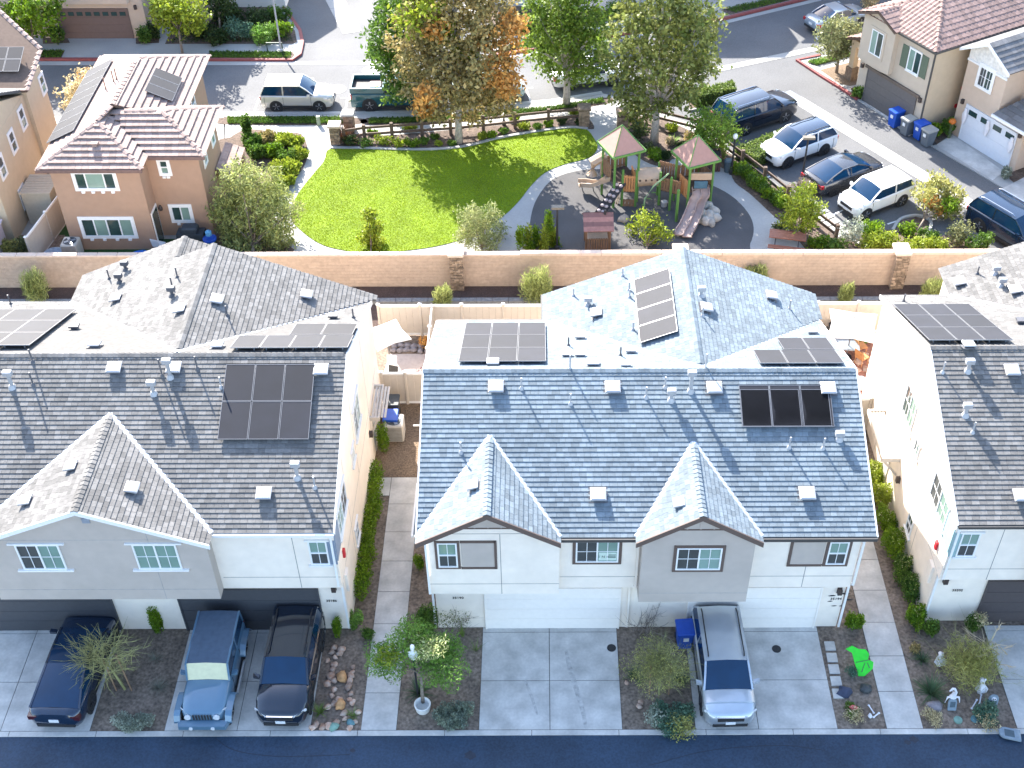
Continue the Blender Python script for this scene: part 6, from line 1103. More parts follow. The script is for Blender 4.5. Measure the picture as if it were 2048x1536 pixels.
def ground_cover(name, poly, z, n, l, m, h=.14):
    P = [Vector(q[:2]) for q in poly]; xs = [q.x for q in P]; ys = [q.y for q in P]; pts = []
    arr = np.array([(q.x, q.y) for q in P]); 
    while len(pts) < n:
        c = np.stack([rng.uniform(min(xs), max(xs), n), rng.uniform(min(ys), max(ys), n)], 1); ins = np.zeros(n, bool)
        for i in range(len(arr)):
            (x1, y1), (x2, y2) = arr[i - 1], arr[i]; cr = ((y1 > c[:, 1]) != (y2 > c[:, 1])) & (c[:, 0] < (x2 - x1) * (c[:, 1] - y1) / (y2 - y1 + 1e-12) + x1); ins ^= cr
        pts += list(c[ins])
    c = np.array(pts[:n]); c = np.concatenate([c, z + rng.random((n, 1)) * h], 1); d = unit(n) * .7 + np.array([0, 0, .7]); d /= np.linalg.norm(d, axis=1, keepdims=True); return leaf_mesh(name, c, d, l * (.6 + .8 * rng.random(n)), l * .35, m, None, 'stuff')
gl_ = leafmat('grass_blade', (.155, .215, .002), (.215, .27, .003), .3)
ground_cover('lawn_grass', lawn_pts, Z + .03, 95000, .065, gl_, .025)
for nm, pts, m, n in (('ground_cover', [(455, 235), (700, 235), (708, 247), (455, 248)], LG, 4200), ('ground_cover', [(738, 238), (860, 235), (1000, 222), (1100, 215), (1205, 197), (1210, 205), (1040, 230), (860, 244), (738, 248)], LG, 6000), ('ground_cover', [(30, 101), (128, 102), (121, 116), (22, 116)], LG, 1800), ('ground_cover', [(420, 104), (583, 105), (580, 117), (417, 116)], LG, 2600), ('ground_cover', [(1004, 104), (1228, 64), (1246, 57), (1000, 95)], LG, 2600), ('ground_cover', [(1470, 26), (1640, -13), (1600, -14), (1445, 18)], LG, 1800), ('ground_cover', [(1614, 124), (1688, 105), (1706, 110), (1634, 130)], LF, 1500), ('ground_cover', [(400, 20), (560, 25), (588, 84), (340, 86)], LD, 4200), ('ground_cover', [(1070, 50), (1230, 20), (1230, 38), (1060, 72), (980, 30)], LD, 2600)): ground_cover(nm, px(pts, .1), .1, n, .16, m)
# ------------------------------------------------------------------ playground
wood = mat('timber_brown', (.22, .125, .07), .8, .15, 5); wood_o = mat('timber_orange', (.42, .2, .08), .75, .12, 5); post_g = mat('post_green', (.10, .22, .05), .5, .06); roof_t = mat('roof_terracotta', (.36, .205, .165), .8, .06, 5); tan = mat('plastic_tan', (.42, .31, .22), .5, .06, 5); tan_p = mat('plastic_pink', (.36, .27, .24), .5, .06, 5); dark_p = mat('deck_dark_brown', (.09, .06, .045), .8)
def tower(par, cx, cy, a, s, deck, top, apex):
    ca, sa = math.cos(a), math.sin(a); W_ = lambda x, y: (cx + x * ca - y * sa, cy + x * sa + y * ca)
    for x in (-s, s):
        for y in (-s, s): q = W_(x, y); g = MB(); g.tube([(*q, 0), (*q, top)], .07, 8); g.build('post', post_g, par, local=True)
    g = MB(); g.prism([W_(*q) for q in ((-s, -s), (s, -s), (s, s), (-s, s))], deck - .08, deck); g.build('deck', dark_p, par, local=True)
    e = s + .25; c4 = [W_(*q) for q in ((-e, -e), (e, -e), (e, e), (-e, e))]
    for i in range(4):
        p0, p1 = c4[i], c4[(i + 1) % 4]; g = MB(); A = [(*p0, top - .05), (*p1, top - .05), (cx, cy, apex)]; g.loft([A, [(q[0] + (cx - q[0]) * .06, q[1] + (cy - q[1]) * .06, q[2] - .08) for q in A]]); g.build('roof_panel', roof_t, par, local=True)
        g = MB(); g.bar((*p0, top - .05), (cx, cy, apex + .02), .05, .04); g.build('hip_trim', post_g, par, local=True); g = MB(); g.bar((*p0, top - .06), (*p1, top - .06), .06, .12); g.build('eave_trim', post_g, par, local=True)
    return W_
def slats(par, a, b, z0, z1, n, m, nm='slat'):
    a = Vector((*a, 0)); b = Vector((*b, 0))
    for i in range(n):
        p = a.lerp(b, (i + .1) / n); q = a.lerp(b, (i + .9) / n); g = MB(); g.bar(p + Vector((0, 0, (z0 + z1) / 2)), q + Vector((0, 0, (z0 + z1) / 2)), .035, z1 - z0); g.build(nm, m, par, local=True)
    for z in (z0 + .1, z1 - .1): g = MB(); g.bar(a + Vector((0, 0, z)), b + Vector((0, 0, z)), .06, .07); g.build('rail', m, par, local=True)
o = at(1300, 408, Z); t = thing('play_structure', 'timber play structure with two terracotta hipped towers and slides', 'play structure', o)
def rel(a, b_, z=Z): q = at(a, b_, z); return q.x - o.x, q.y - o.y
c1 = rel(1238, 396); c2 = rel(1383, 408)
W1 = tower(t, c1[0], c1[1], R(24), .72, 1.5, 3.35, 4.55); W2 = tower(t, c2[0], c2[1], R(24), .72, 1.4, 3.1, 4.3)
slats(t, W1(-.72, .72), W1(.72, .72), 1.5, 2.4, 6, wood); slats(t, W1(-.72, -.3), W1(-.72, .72), 1.5, 2.4, 5, wood)
# lower bay in front of the first tower, orange barred
k1 = rel(1243, 412); k2 = rel(1270, 413); slats(t, k1, k2, .95, 1.95, 5, wood_o); slats(t, k1, k2, .0, .45, 4, wood)
for q in (k1, k2): g = MB(); g.tube([(*q, 0), (*q, 2.3)], .07, 8); g.build('post', post_g, t, local=True)
slats(t, k2, (k2[0] - .2, k2[1] + 1.1), .95, 1.95, 4, wood_o)
g = MB(); g.prism([k1, k2, (k2[0] - .2, k2[1] + 1.1), (k1[0] - .2, k1[1] + 1.1)], .88, .95); g.build('deck', dark_p, t, local=True)
# crawl tunnel and bridge between the towers
a = Vector((k2[0] + .05, k2[1] + .55, 1.5)); b_ = Vector((a.x + 1.25, a.y + .1, 1.5)); g = MB(); g.tube([a, a.lerp(b_, .5) + Vector((0, 0, .05)), b_], .5, 14); fin(g.build('crawl_tunnel', tan, t, local=True))
for i in range(4): q = a.lerp(b_, (i + .5) / 4); g = MB(); g.disc((q.x, q.y - .49, q.z + .1), .06, (0, 1, 0), .04, 10); g.build('porthole', dark_p, t, local=True)
d2 = W2(-.72, .2); slats(t, (b_.x, b_.y - .5), (d2[0], d2[1] - .5), 1.0, 1.8, 7, wood); slats(t, (b_.x, b_.y + .5), (d2[0], d2[1] + .5), 1.0, 2.2, 8, wood)
g = MB(); g.prism([(b_.x, b_.y - .5), (d2[0], d2[1] - .5), (d2[0], d2[1] + .5), (b_.x, b_.y + .5)], .95, 1.02); g.build('bridge_deck', dark_p, t, local=True)
for q in ((b_.x, b_.y - .5), (b_.x, b_.y + .5), ((b_.x + d2[0]) / 2, d2[1] - .5)): g = MB(); g.tube([(*q, 0), (*q, 2.1)], .07, 8); g.build('post', post_g, t, local=True)
slats(t, W2(-.72, -.72), W2(-.72, .3), .9, 2.0, 4, wood_o); slats(t, W2(.72, -.72), W2(.72, .72), 1.3, 2.2, 5, wood); slats(t, W2(-.72, .72), W2(.72, .72), 1.3, 2.2, 5, wood)
def chute(par, pts, w_, m, nm, lip=.14):
    pts = [Vector(p) for p in pts]; rings = []
    for i, p in enumerate(pts):
        d = (pts[min(i + 1, len(pts) - 1)] - pts[max(i - 1, 0)]).normalized(); s = d.cross(Vector((0, 0, 1))).normalized() * w_ / 2; u = Vector((0, 0, 1)); rings.append([p - s * 1.1 + u * lip, p - s * 1.1 - u * .06, p + s * 1.1 - u * .06, p + s * 1.1 + u * lip, p + s * .96 + u * lip, p + s * .9, p - s * .9, p - s * .96 + u * lip])
    g = MB(); g.loft(rings); return fin(g.build(nm, m, par, local=True), 50)
for k, dx in enumerate((-.24, .24)):
    A = W2(dx, -.75); E_ = rel(1367 + (8 if k else -8), 478 + (2 if k else -2)); M_ = rel(1386 + (9 if k else -7), 440)
    chute(t, [(A[0], A[1] + .1, 1.42), (A[0] + .02, A[1] - .35, 1.2), (A[0] * .55 + M_[0] * .45, A[1] * .55 + M_[1] * .45, .92), (M_[0], M_[1], .6), (M_[0] * .45 + E_[0] * .55, M_[1] * .45 + E_[1] * .55, .36), (E_[0], E_[1] + .2, .25), (E_[0] - .03, E_[1], .22)], .46, tan_p, 'slide')
A = W2(0, -.72); g = MB(); g.box(A[0] - .55, A[0] + .55, A[1] - .06, A[1] + .06, 2.0, 2.4); g.build('slide_hood', tan, t, local=True); g = MB(); g.box(A[0] - .35, A[0] + .35, A[1] - .12, A[1] - .07, 1.5, 1.95); g.build('hood_window', mat('plastic_blue', (.06, .14, .2), .4), t, local=True)
A = W1(-.72, 0); L1 = rel(1157, 383); chute(t, [(A[0] + .05, A[1], 1.5), (A[0] - .3, A[1] - .05, 1.3), (A[0] * .55 + L1[0] * .45, A[1] * .55 + L1[1] * .45, .75), (L1[0] + .25, L1[1] + .03, .48), (L1[0], L1[1], .47)], .5, tan, 'slide', .2)
for dx in (.15, .75): g = MB(); g.tube([(L1[0] + dx, L1[1], .45 if dx < .5 else .55), (L1[0] + dx + .1, L1[1], 0)], .03, 6); g.build('slide_leg', metal_dark, t, local=True)
g = MB(); q = W1(-.95, .75); g.tube([(q[0] - .35, q[1] + .2, 1.2), (q[0] - .3, q[1] + .2, 2.0), (q[0] + .4, q[1] + .35, 2.35)], .3, 8); g.build('slide_shell', tan, t, local=True); slats(t, (q[0] + .1, q[1]), W1(-.72, .72), 1.3, 2.2, 5, tan)
# climbing ramp with light footholds
A = W1(-.35, -.75); B_ = rel(1198, 430); g = MB(); g.loft([[(A[0] - .3, A[1], 1.5), (A[0] + .3, A[1], 1.5), (A[0] + .3, A[1], 1.42), (A[0] - .3, A[1], 1.42)], [(B_[0] - .3, B_[1], .08), (B_[0] + .3, B_[1], .08), (B_[0] + .3, B_[1], 0), (B_[0] - .3, B_[1], 0)]]); g.build('climbing_ramp', mat('ramp_black', (.03, .03, .035), .7), t, local=True)
for i in range(6):
    for sx in (-.13, .13): q = Vector((A[0], A[1], 1.52)).lerp(Vector((B_[0], B_[1], .1)), (i + .5 + sx) / 6); g = MB(); g.lathe([(.11, -.02), (.1, .05), (.05, .08)], (q.x + sx, q.y, q.z), 8); g.build('foothold', mat('foothold_pink', (.5, .4, .38), .6), t, local=True)
# fan climber ladder
for i in range(5): g = MB(); a0 = rel(1222 + i * 3, 400 + i * 2.5); g.tube([(a0[0], a0[1], 0), (a0[0] + .35, a0[1] + .35, 1.0)], .025, 5); g.build('ladder_rung', tan, t, local=True)
# green vine arch
v0, v1 = rel(1286, 425), rel(1333, 408); g = MB(); g.tube([(*v0, 0), (v0[0] + .05, v0[1], .9), (v0[0] + .5, v0[1] + .15, 1.6), (v1[0], v1[1], 1.95)], .05, 7); g.build('climbing_arch', mat('arch_green', (.25, .36, .18), .5), t, local=True)
for i in range(5): q = Vector((v0[0], v0[1], .5)).lerp(Vector((v1[0], v1[1], 1.9)), i / 5); g = MB(); g.loft([[(q.x - .14, q.y - .03, q.z), (q.x, q.y - .1, q.z + .03), (q.x + .14, q.y - .03, q.z), (q.x, q.y + .06, q.z)], [(q.x - .13, q.y - .03, q.z + .03), (q.x, q.y - .1, q.z + .06), (q.x + .13, q.y - .03, q.z + .03), (q.x, q.y + .06, q.z + .03)]]); g.build('leaf_step', post_g, t, local=True)
q = rel(1352, 443); g = MB(); g.tube([(*q, 0), (*q, 2.0)], .08, 8); g.build('post', post_g, t, local=True); g = MB(); q = rel(1328, 412); g.lathe([(.16, 0), (.18, .3), (.05, .34)], (*q, 0), 10); g.build('stool', metal_pale, t, local=True)
# playhouse
p = at(1194, 490, Z); t = thing('playhouse', 'small open timber playhouse with striped ridge roof', 'playhouse', p, R(2))
for x in (-.62, .62):
    for y in (-.45, .45): g = MB(); g.box(x - .05, x + .05, y - .05, y + .05, 0, 1.45); g.build('post', wood, t, local=True)
for k in range(10): g = MB(); x = -.58 + k * .128; g.box(x - .05, x + .05, -.5, -.46, .05, .75); g.build('picket', wood, t, local=True)
for k in range(10): g = MB(); x = -.58 + k * .128; g.box(x - .045, x + .045, .46, .5, .05, 1.3); g.build('picket', wood, t, local=True)
g = MB(); g.box(-.55, .55, -.2, .35, .5, .56); g.build('table', tan, t, local=True)
for s, z in ((-1, 0), (1, 0)):
    for k in range(4): y0, y1 = s * (.02 + k * .2), s * (.02 + (k + 1) * .2); z0, z1 = 2.0 - k * .15, 2.0 - (k + 1) * .15; g = MB(); g.loft([[(x, y0, z0), (x, y1, z1), (x, y1, z1 + .05), (x, y0, z0 + .05)] for x in (-.78, .78)]); g.build('roof_board', mat('board_rose', (.29, .15, .13), .8) if k % 2 else mat('board_maroon', (.16, .085, .08), .8), t, local=True)
g = MB(); g.tube([(.35, -.1, 2.0), (.35, -.1, 2.25)], .07, 8); g.build('toy_chimney', trim_k, t, local=True)
# boulders, ball, picnic table, bins, lamps
rock_m = mat('boulder_pale', (.42, .39, .34), .9, .2, 4, bump=.6, bscale=12, island=.12); rock_r = mat('rock_rust', (.36, .2, .13), .9, .35, 6, bump=.6, bscale=18, island=.3, col2=(.5, .4, .33)); rock_t = mat('rock_teal', (.10, .2, .22), .8, .2, 6); rock_gn = mat('rock_green', (.18, .3, .24), .8, .15, 6); rock_gy = mat('rock_grey', (.22, .2, .21), .9, .2, 8, bump=.6, bscale=15)
def rock(label, p, r, m, grp=None, h=.7, name='rock'):
    g = MB(); rings = []; sd = random.random() * 9
    for z, f in ((-.1, .75), (.12, 1.0), (.45, .95), (.75, .7), (.95, .3)): rings.append([(r * f * (1 + .22 * math.sin(3 * a + sd) + .12 * math.cos(5 * a + z * 4 + sd)) * math.cos(a) * (1 + .25 * math.sin(sd)), r * f * (1 + .2 * math.cos(2 * a + sd)) * math.sin(a), r * h * 1.3 * z) for a in [2 * math.pi * k / 9 for k in range(9)]])
    g.loft(rings); o = g.build(name, m); fin(o, 40); o.location = p; o.rotation_euler = (0, 0, random.random() * 6); return tag(o, label, 'rock', grp)
for i, (a, b_, r) in enumerate(((1400, 422, .33), (1412, 418, .36), (1425, 428, .36), (1404, 434, .36), (1418, 438, .38), (1430, 440, .3), (1410, 446, .3), (1422, 448, .28), (1398, 442, .26))): rock('pale boulder in the heap beside the double slide', at(a, b_, Z), r, rock_m, 'boulders beside the double slide', 1.1, 'boulder')
rock('single tan boulder in front of the barred play bay', at(1247, 440, Z), .3, mat('boulder_tan', (.42, .32, .24), .9, .1, 5), name='boulder'); 
p = at(1411, 403, Z); g = MB(); g.lathe([(.02, 0), (.24, .06), (.33, .3), (.26, .52), (.05, .6)], (0, 0, 0), 14); o = fin(g.build('play_drum', trim_k)); o.location = p; tag(o, 'black round tub by the second play tower', 'tub')
p = at(1572, 494, Z); t = thing('picnic_table', 'rust red picnic table half hidden behind the boundary wall', 'table', p, R(-12), local=True); rw = mat('table_rust', (.26, .10, .06), .6, .1)
for k in range(4): g = MB(); g.box(-.95, .95, -.34 + k * .17, -.18 + k * .17, .7, .75); g.build('table_board', rw, t)
for s in (-1, 1):
    for k in range(2): g = MB(); g.box(-.95, .95, s * .72 - .15 + k * .16, s * .72 - .01 + k * .16, .42, .46); g.build('bench_board', rw, t)
for x in (-.6, .6): g = MB(); g.bar((x, -.7, .02), (x, .3, .7), .06, .06); g.build('leg', metal_dark, t); g = MB(); g.bar((x, .7, .02), (x, -.3, .7), .06, .06); g.build('leg', metal_dark, t)
p = at(1425, 337, Z); t = thing('litter_bin', 'brown slatted litter bin on the curved path', 'litter bin', p, local=True); g = MB(); g.box(-.33, .33, -.33, .33, .05, 1.0); g.build('liner', trim_k, t)
for s in range(4):
    for k in range(5): a = s * P90; x, y = -.3 + k * .15, -.37; g = MB(); g.M = Matrix.Rotation(a, 4, 'Z'); g.box(x - .055, x + .055, y - .02, y + .02, .03, 1.08); g.build('slat', mat('slat_maroon', (.10, .05, .045), .7, .1), t)
p = at(1455, 343, Z); g = MB(); g.lathe([(.2, 0), (.24, .7), (.26, .72), (.2, .78)], (0, 0, 0), 12); o = g.build('dog_bin', mat('bin_slate', (.06, .09, .11), .6)); o.location = p; tag(o, 'small slate dog waste bin beside the brown bin', 'litter bin')
def lamp(label, p, h, head='globe', hm=None, name='lamp_post'):
    t = thing(name, label, 'lamp post', p, local=True); g = MB(); g.lathe([(.12, 0), (.12, .25), (.06, .3), (.05, h)], (0, 0, 0), 10); g.build('post', trim_k if head != 'pole' else metal_pale, t)
    if head == 'globe': g = MB(); g.lathe([(.09, h), (.13, h + .08), (.13, h + .2), (.07, h + .28), (.02, h + .3)], (0, 0, 0), 10); g.build('lantern', hm or mat('lantern_white', (.8, .8, .78), .5), t)
    elif head == 'box': g = MB(); g.box(-.3, .35, -.14, .14, h, h + .12); g.build('lamp_head', mat('head_bronze', (.16, .14, .11), .5), t)
    return t
lamp('path lamp with pale head beside the rail fence', at(1462, 348, Z), 2.3); lamp('black path lamp beside the lime spire shrub', at(1114, 500, Z), 2.6, 'box'); lamp('car park lamp with flat head in front of the white SUV', at(1602, 368, Z), 2.9, 'box'); lamp('tall pale street light pole on the far corner', at(563, 106, .1), 9, 'pole', name='street_light'); lamp('short path post with white lantern near the sidewalk', at(1008, 250, Z), .5)
# rail fences
def rail_fence(label, pts, h=1.05):
    P = [at(a, b_, Z) for a, b_ in pts]; t = thing('rail_fence', label, 'fence', P[0])
    for q in P: g = MB(); g.box(q.x - .09, q.x + .09, q.y - .09, q.y + .09, Z - .1, Z + h); o = g.build('post', mat('rail_brown', (.11, .075, .055), .8, .15), t)
    for q, r_ in zip(P[:-1], P[1:]):
        for z in (.42, .85): g = MB(); g.bar(q + Vector((0, 0, z)), r_ + Vector((0, 0, z)), .07, .15); g.build('rail', MATS['rail_brown'], t)
rail_fence('brown two rail fence along the street side of the lawn', [(690, 287), (730, 281), (785, 277), (845, 273), (902, 269), (967, 263), (1030, 256), (1097, 249), (1160, 244)]); rail_fence('brown two rail fence between playground and car park', [(1262, 236), (1310, 246), (1395, 268), (1440, 300), (1483, 332), (1527, 366), (1573, 404), (1620, 443), (1670, 482)])
def pillar(label, p, w_, h, m=None):
    t = thing('stone_pillar', label, 'pillar', p, local=True); g = MB(); g.box(-w_ + .05, w_ - .05, -w_ + .05, w_ - .05, 0, h); g.build('core', MATS['mortar_tan'], t); z = .02
    while z < h - .05:
        x = -w_
        while x < w_ - .02: ww = min(random.uniform(.15, .35), w_ - x); g = MB(); g.bev(x + .006, x + ww - .006, -w_ - .02, w_ + .02, z, z + .12, .01); g.build('stone', stone_m, t); x += ww
        z += .13
    g = MB(); g.bev(-w_ - .08, w_ + .08, -w_ - .08, w_ + .08, h, h + .12, .03); g.build('cap', m or MATS['wall_cap'], t)
pillar('stone gate pillar with pale cap left of the rail fence', at(673, 285, Z), .3, 1.15); pillar('stone gate pillar behind it nearer the street', at(700, 262, Z), .3, 1.15, concrete_pale); pillar('stone gate pillar at the right end of the lawn fence', at(1168, 250, Z), .32, 1.15, stone_m); pillar('stone gate pillar opposite, against the bark bed', at(1244, 258, Z), .32, 1.15, stone_m)
g = MB(); q = at(690, 240, Z); g.box(q.x - .25, q.x + .25, q.y - .2, q.y + .2, Z, Z + .35); tag(g.build('utility_box', concrete_pale), 'pale utility box in the verge by the gate pillars', 'utility box'); g = MB(); q = at(638, 250, Z); g.box(q.x - .1, q.x + .1, q.y - .1, q.y + .1, Z, Z + .6); tag(g.build('utility_post', mat('post_olive', (.3, .36, .25), .6)), 'short pale green utility post at the path corner', 'post')
g = MB(); q = at(552, 103, .1); g.tube([(q.x - .55, q.y, .1), (q.x - .55, q.y, .7), (q.x + .45, q.y, .7), (q.x + .45, q.y, .1)], .06, 7); tag(g.build('backflow_pipe', mat('pipe_green', (.04, .07, .05), .5)), 'dark green backflow pipe on the far verge', 'pipe')
# stepping paving at the car park fence
for i in range(5): q = at(1640 + i * 11, 424 + i * 10.5, Z); g = MB(); g.box(-.22, .22, -.5, .5, -.01, .03); o = g.build('paving_strip', concrete_pale); o.location = (q.x, q.y, Z); o.rotation_euler = (0, 0, R(-59)); tag(o, 'pale paving strip beside the car park fence', 'paving', 'paving strips at the fence')
# ------------------------------------------------------------------ bins, yards, decorations
def bin_(label, p, rz, m, lid=None, h=1.0, w_=.6, d=.68, fill=None):
    t = thing('wheelie_bin', label, 'bin', p, rz, local=True); g = MB(); g.loft([[(x * f, y * f, z) for x, y in ((-w_ / 2, -d / 2), (w_ / 2, -d / 2), (w_ / 2, d / 2), (-w_ / 2, d / 2))] for z, f in ((.06, .8), (h - .05, 1.0))]); g.build('bin_body', m, t)
    g = MB(); g.bev(-w_ / 2 - .03, w_ / 2 + .03, -d / 2 - .05, d / 2 + .03, h - .05, h + .06, .03); g.build('lid', lid or m, t)
    g = MB(); g.tube([(-w_ / 2, d / 2 + .06, h - .05), (w_ / 2, d / 2 + .06, h - .05)], .025, 6); g.build('handle', m, t)
    for s in (-1, 1): g = MB(); g.disc((s * w_ * .42, d / 2 - .02, .12), .12, (1, 0, 0), .06, 10); g.build('wheel', trim_k, t)
    g = MB(); g.box(-.1, .1, -d / 2 - .03, -d / 2 - .0, h * .62, h * .8); g.build('sticker', plate_m, t)
    return t
b_blue = mat('bin_blue', (.015, .08, .42), .45, .06); b_grey = mat('bin_grey', (.11, .13, .15), .5, .06); b_lid = mat('bin_lid_grey', (.3, .3, .28), .5, .06); b_blk = mat('bin_black', (.05, .055, .055), .5, .06)
q = at(1366, 1283); bin_('blue wheelie bin beside the silver SUV and white wall', (q.x, q.y - .1, 0), R(4), b_blue)
q = at(788, 838); bin_('blue wheelie bin behind the air conditioner', (q.x, 38.9, 0), 0, b_blue); bin_('charcoal wheelie bin at the vinyl gate', (q.x - .02, 39.85, 0), 0, b_blk)
for a, b_, m, l, lab in ((1788, 252, b_blue, None, 'blue wheelie bin nearest the taupe garage'), (1812, 268, b_grey, b_lid, 'grey wheelie bin right of the tallest blue one'), (1838, 277, b_blue, None, 'second blue wheelie bin in the alley row'), (1853, 290, b_grey, b_lid, 'grey wheelie bin at the end of the alley row')): bin_(lab, at(a, b_), A60, m, l, 1.05, .62, .7)
q = at(789, 885); t = thing('air_conditioner', 'beige air conditioner with round fan behind the walkway', 'air conditioner', (q.x, q.y + .45, 0), local=True); acm = mat('ac_beige', (.5, .46, .4), .6, .05)
g = MB(); g.bev(-.42, .42, -.42, .42, .02, .92, .05); g.build('cabinet', acm, t)
for k in range(9): g = MB(); g.box(-.36, .36, -.435, -.421, .1 + k * .085, .15 + k * .085); g.build('louvre', mat('louvre_grey', (.3, .28, .25), .6), t)
g = MB(); g.disc((0, 0, .925), .34, (0, 0, 1), .02, 24); g.build('fan_well', mat('fan_dark', (.05, .06, .07), .6), t); g = MB(); g.disc((0, 0, .95), .09, (0, 0, 1), .04, 12); g.build('fan_hub', b_grey, t)
for k in range(4): a = k * P90 + .5; g = MB(); g.bar((.06 * math.cos(a), .06 * math.sin(a), .945), (.3 * math.cos(a), .3 * math.sin(a), .94), .14, .012); g.build('fan_blade', mat('fan_steel', (.3, .33, .36), .4, metal=.3), t)
q = at(150, 508, .06); t = copy_tree(t, (q.x, 52.1, .06), 0, 'white topped air conditioner on turf by the brown house')
g = MB(); g.tube([(-5.6, 38.7, .55), (-5.0, 38.7, .55), (-5.0, 38.7, 1.0), (-5.0, 40.6, 1.1)], .04, 6); tag(g.build('drain_pipe', trim_w), 'white elbow pipe rising beside the blue bin', 'pipe')
def parasol(label, c, w_, h, m, rot=0, tip=.5):
    t = thing('parasol', label, 'parasol', c, rot, local=True); g = MB(); g.tube([(0, 0, 0), (0, 0, h + .06)], .03, 8); g.build('pole', metal_dark, t); cor = [(-w_, -w_), (w_, -w_), (w_, w_), (-w_, w_)]
    for i in range(4):
        p0, p1 = cor[i], cor[(i + 1) % 4]; m_ = ((p0[0] + p1[0]) * .44, (p0[1] + p1[1]) * .44); g = MB(); A = [(*p0, h - tip), (*m_, h - tip * .92), (*p1, h - tip), (0, 0, h)]; g.loft([A, [(x, y, z - .015) for x, y, z in A]]); g.build('canopy_panel', m, t)
        g = MB(); g.tube([(0, 0, h - .03), (*[q * .97 for q in p0], h - tip - .03)], .012, 5); g.build('rib', alu, t)
    g = MB(); g.lathe([(.25, 0), (.25, .06), (.05, .1)], (0, 0, 0), 14); g.build('base', trim_k, t)
cloth_w = mat('canvas_cream', (.6, .58, .55), .8, .03)
parasol('cream square parasol over the right yard table', (14.4, 43.85, 0), 1.1, 2.4, cloth_w, R(-12)); parasol('white parasol corner poking past the left house roof', (-7.05, 43.3, 0), .85, 2.4, cloth_w, R(30))
t = thing('patio_table', 'grey glass patio table with rounded corners in the right yard', 'table', (14.3, 43.95, 0), R(-6), local=True); g = MB(); g.bev(-.62, .62, -.42, .42, .68, .73, .02); g.build('tabletop', mat('table_glass', (.2, .23, .26), .15), t)
for x in (-.5, .5):
    for y in (-.32, .32): g = MB(); g.tube([(x, y, 0), (x, y, .68)], .025, 6); g.build('leg', metal_dark, t)
for i, (x, y, rz, m, lab) in enumerate(((15.1, 44.2, 1.9, wood_o, 'orange timber folding chair by the table'), (15.0, 43.4, 2.2, wood_o, 'orange timber chair nearer the passage'), (13.6, 44.6, .3, trim_k, 'dark chair beside the covered cooler'), (-6.95, 42.6, -.2, trim_w, 'white folding chair in the left yard'), (-6.85, 41.9, -.3, trim_k, 'black folding chair in the left yard'))):
    t = thing('garden_chair', lab, 'chair', (x, y, 0), rz, local=True); g = MB(); g.box(-.24, .24, -.24, .24, .4, .44); g.build('seat', m, t); g = MB(); g.bar((0, .22, .42), (0, .36, .95), .46, .03); g.build('backrest', m, t)
    for a in (-.21, .21):
        for b_ in (-.2, .2): g = MB(); g.tube([(a, b_, 0), (a, b_, .41)], .02, 5); g.build('leg', m, t)
g = MB(); g.bev(13.75, 14.35, 45.0, 45.5, .02, .85, .06); o = g.build('patio_cooler', trim_k); tag(o, 'black covered cooler against the back fence of the right yard', 'cooler')
for i, (x, y, r, h, m, lab) in enumerate(((14.6, 45.4, .3, .5, LV, 'green potted grass under the parasol'), (15.0, 45.4, .35, .6, LY, 'lime potted plant under the parasol'), (15.5, 45.0, .3, .35, LG, 'plant in a round tub near the white wall'), (-5.6, 41.9, .3, 1.1, LP, 'plum leaved shrub in the left yard corner'), (-5.45, 44.6, .35, .8, LR, 'rust leaved climber on the left yard fence'), (11.9, 35.2, .3, .9, LY, 'lime shrub in the right passage'))): shrub(lab, x, y, 0, r, r, h, 500, .1, m, name='yard_plant')
for i, (x, y) in enumerate(((14.2, 42.6), (14.7, 42.9), (15.2, 43.0), (14.9, 43.5), (15.6, 43.6), (14.4, 43.2), (15.3, 44.0))): g = MB(); g.bev(-.2, .2, -.16, .16, -.015, .02, .01); o = g.build('paver', rock_r); o.location = (x, y, 0); o.rotation_euler = (0, 0, i * .7); tag(o, 'rust flagstone set in the right yard floor', 'flagstone', 'flagstones in the right yard')
g = MB(); g.bev(14.0, 14.9, 41.5, 42.0, .0, .55, .12); tag(g.build('covered_box', cloth_w), 'white covered box in the passage behind the centre house', 'box')
for i in range(12): rock('grey stone in the strip behind the left yard', (-7.0 + (i % 6) * .32, 44.35 + (i // 6) * .35 + random.random() * .1, 0), .17, rock_gy, 'stones in the left yard strip')
# stones of the rock garden beside the black SUV
RP = [(668, 1296), (683, 1300), (663, 1305), (670, 1315), (655, 1322), (680, 1308), (668, 1330), (706, 1335), (705, 1345), (665, 1340), (702, 1352), (662, 1352), (668, 1362), (700, 1362), (655, 1368), (697, 1374), (668, 1380), (664, 1392), (702, 1388), (700, 1400), (678, 1400), (668, 1408), (705, 1405), (655, 1415), (688, 1428), (716, 1425), (632, 1450), (645, 1455), (658, 1453), (690, 1438), (700, 1456), (710, 1444), (672, 1446), (625, 1456)]
for i, (a, b_) in enumerate(RP): rock('rust and cream stone of the rock garden by the black SUV', at(a, b_), random.uniform(.09, .15), rock_r, 'stones of the rock garden')
rock('upright orange stone in the middle of the rock garden', at(684, 1355), .2, mat('rock_orange', (.5, .27, .12), .85, .25, 7), h=.9); rock('upright orange stone nearer the kerb in the rock garden', at(681, 1412), .18, MATS['rock_orange'], h=1.2); rock('teal painted stone by the kerb', at(701, 1446), .15, rock_t); rock('pale green painted stone by the kerb', at(668, 1454), .16, rock_gn)
for i, (a, b_) in enumerate(((1253, 1366), (1278, 1413), (1282, 1405))): rock('small pale stone in the bed between the driveways', at(a, b_), .1, rock_r, 'stones between the driveways')
rock('smooth grey rock in the dried flower clump', at(1868, 1415), .27, rock_gy, h=.6)
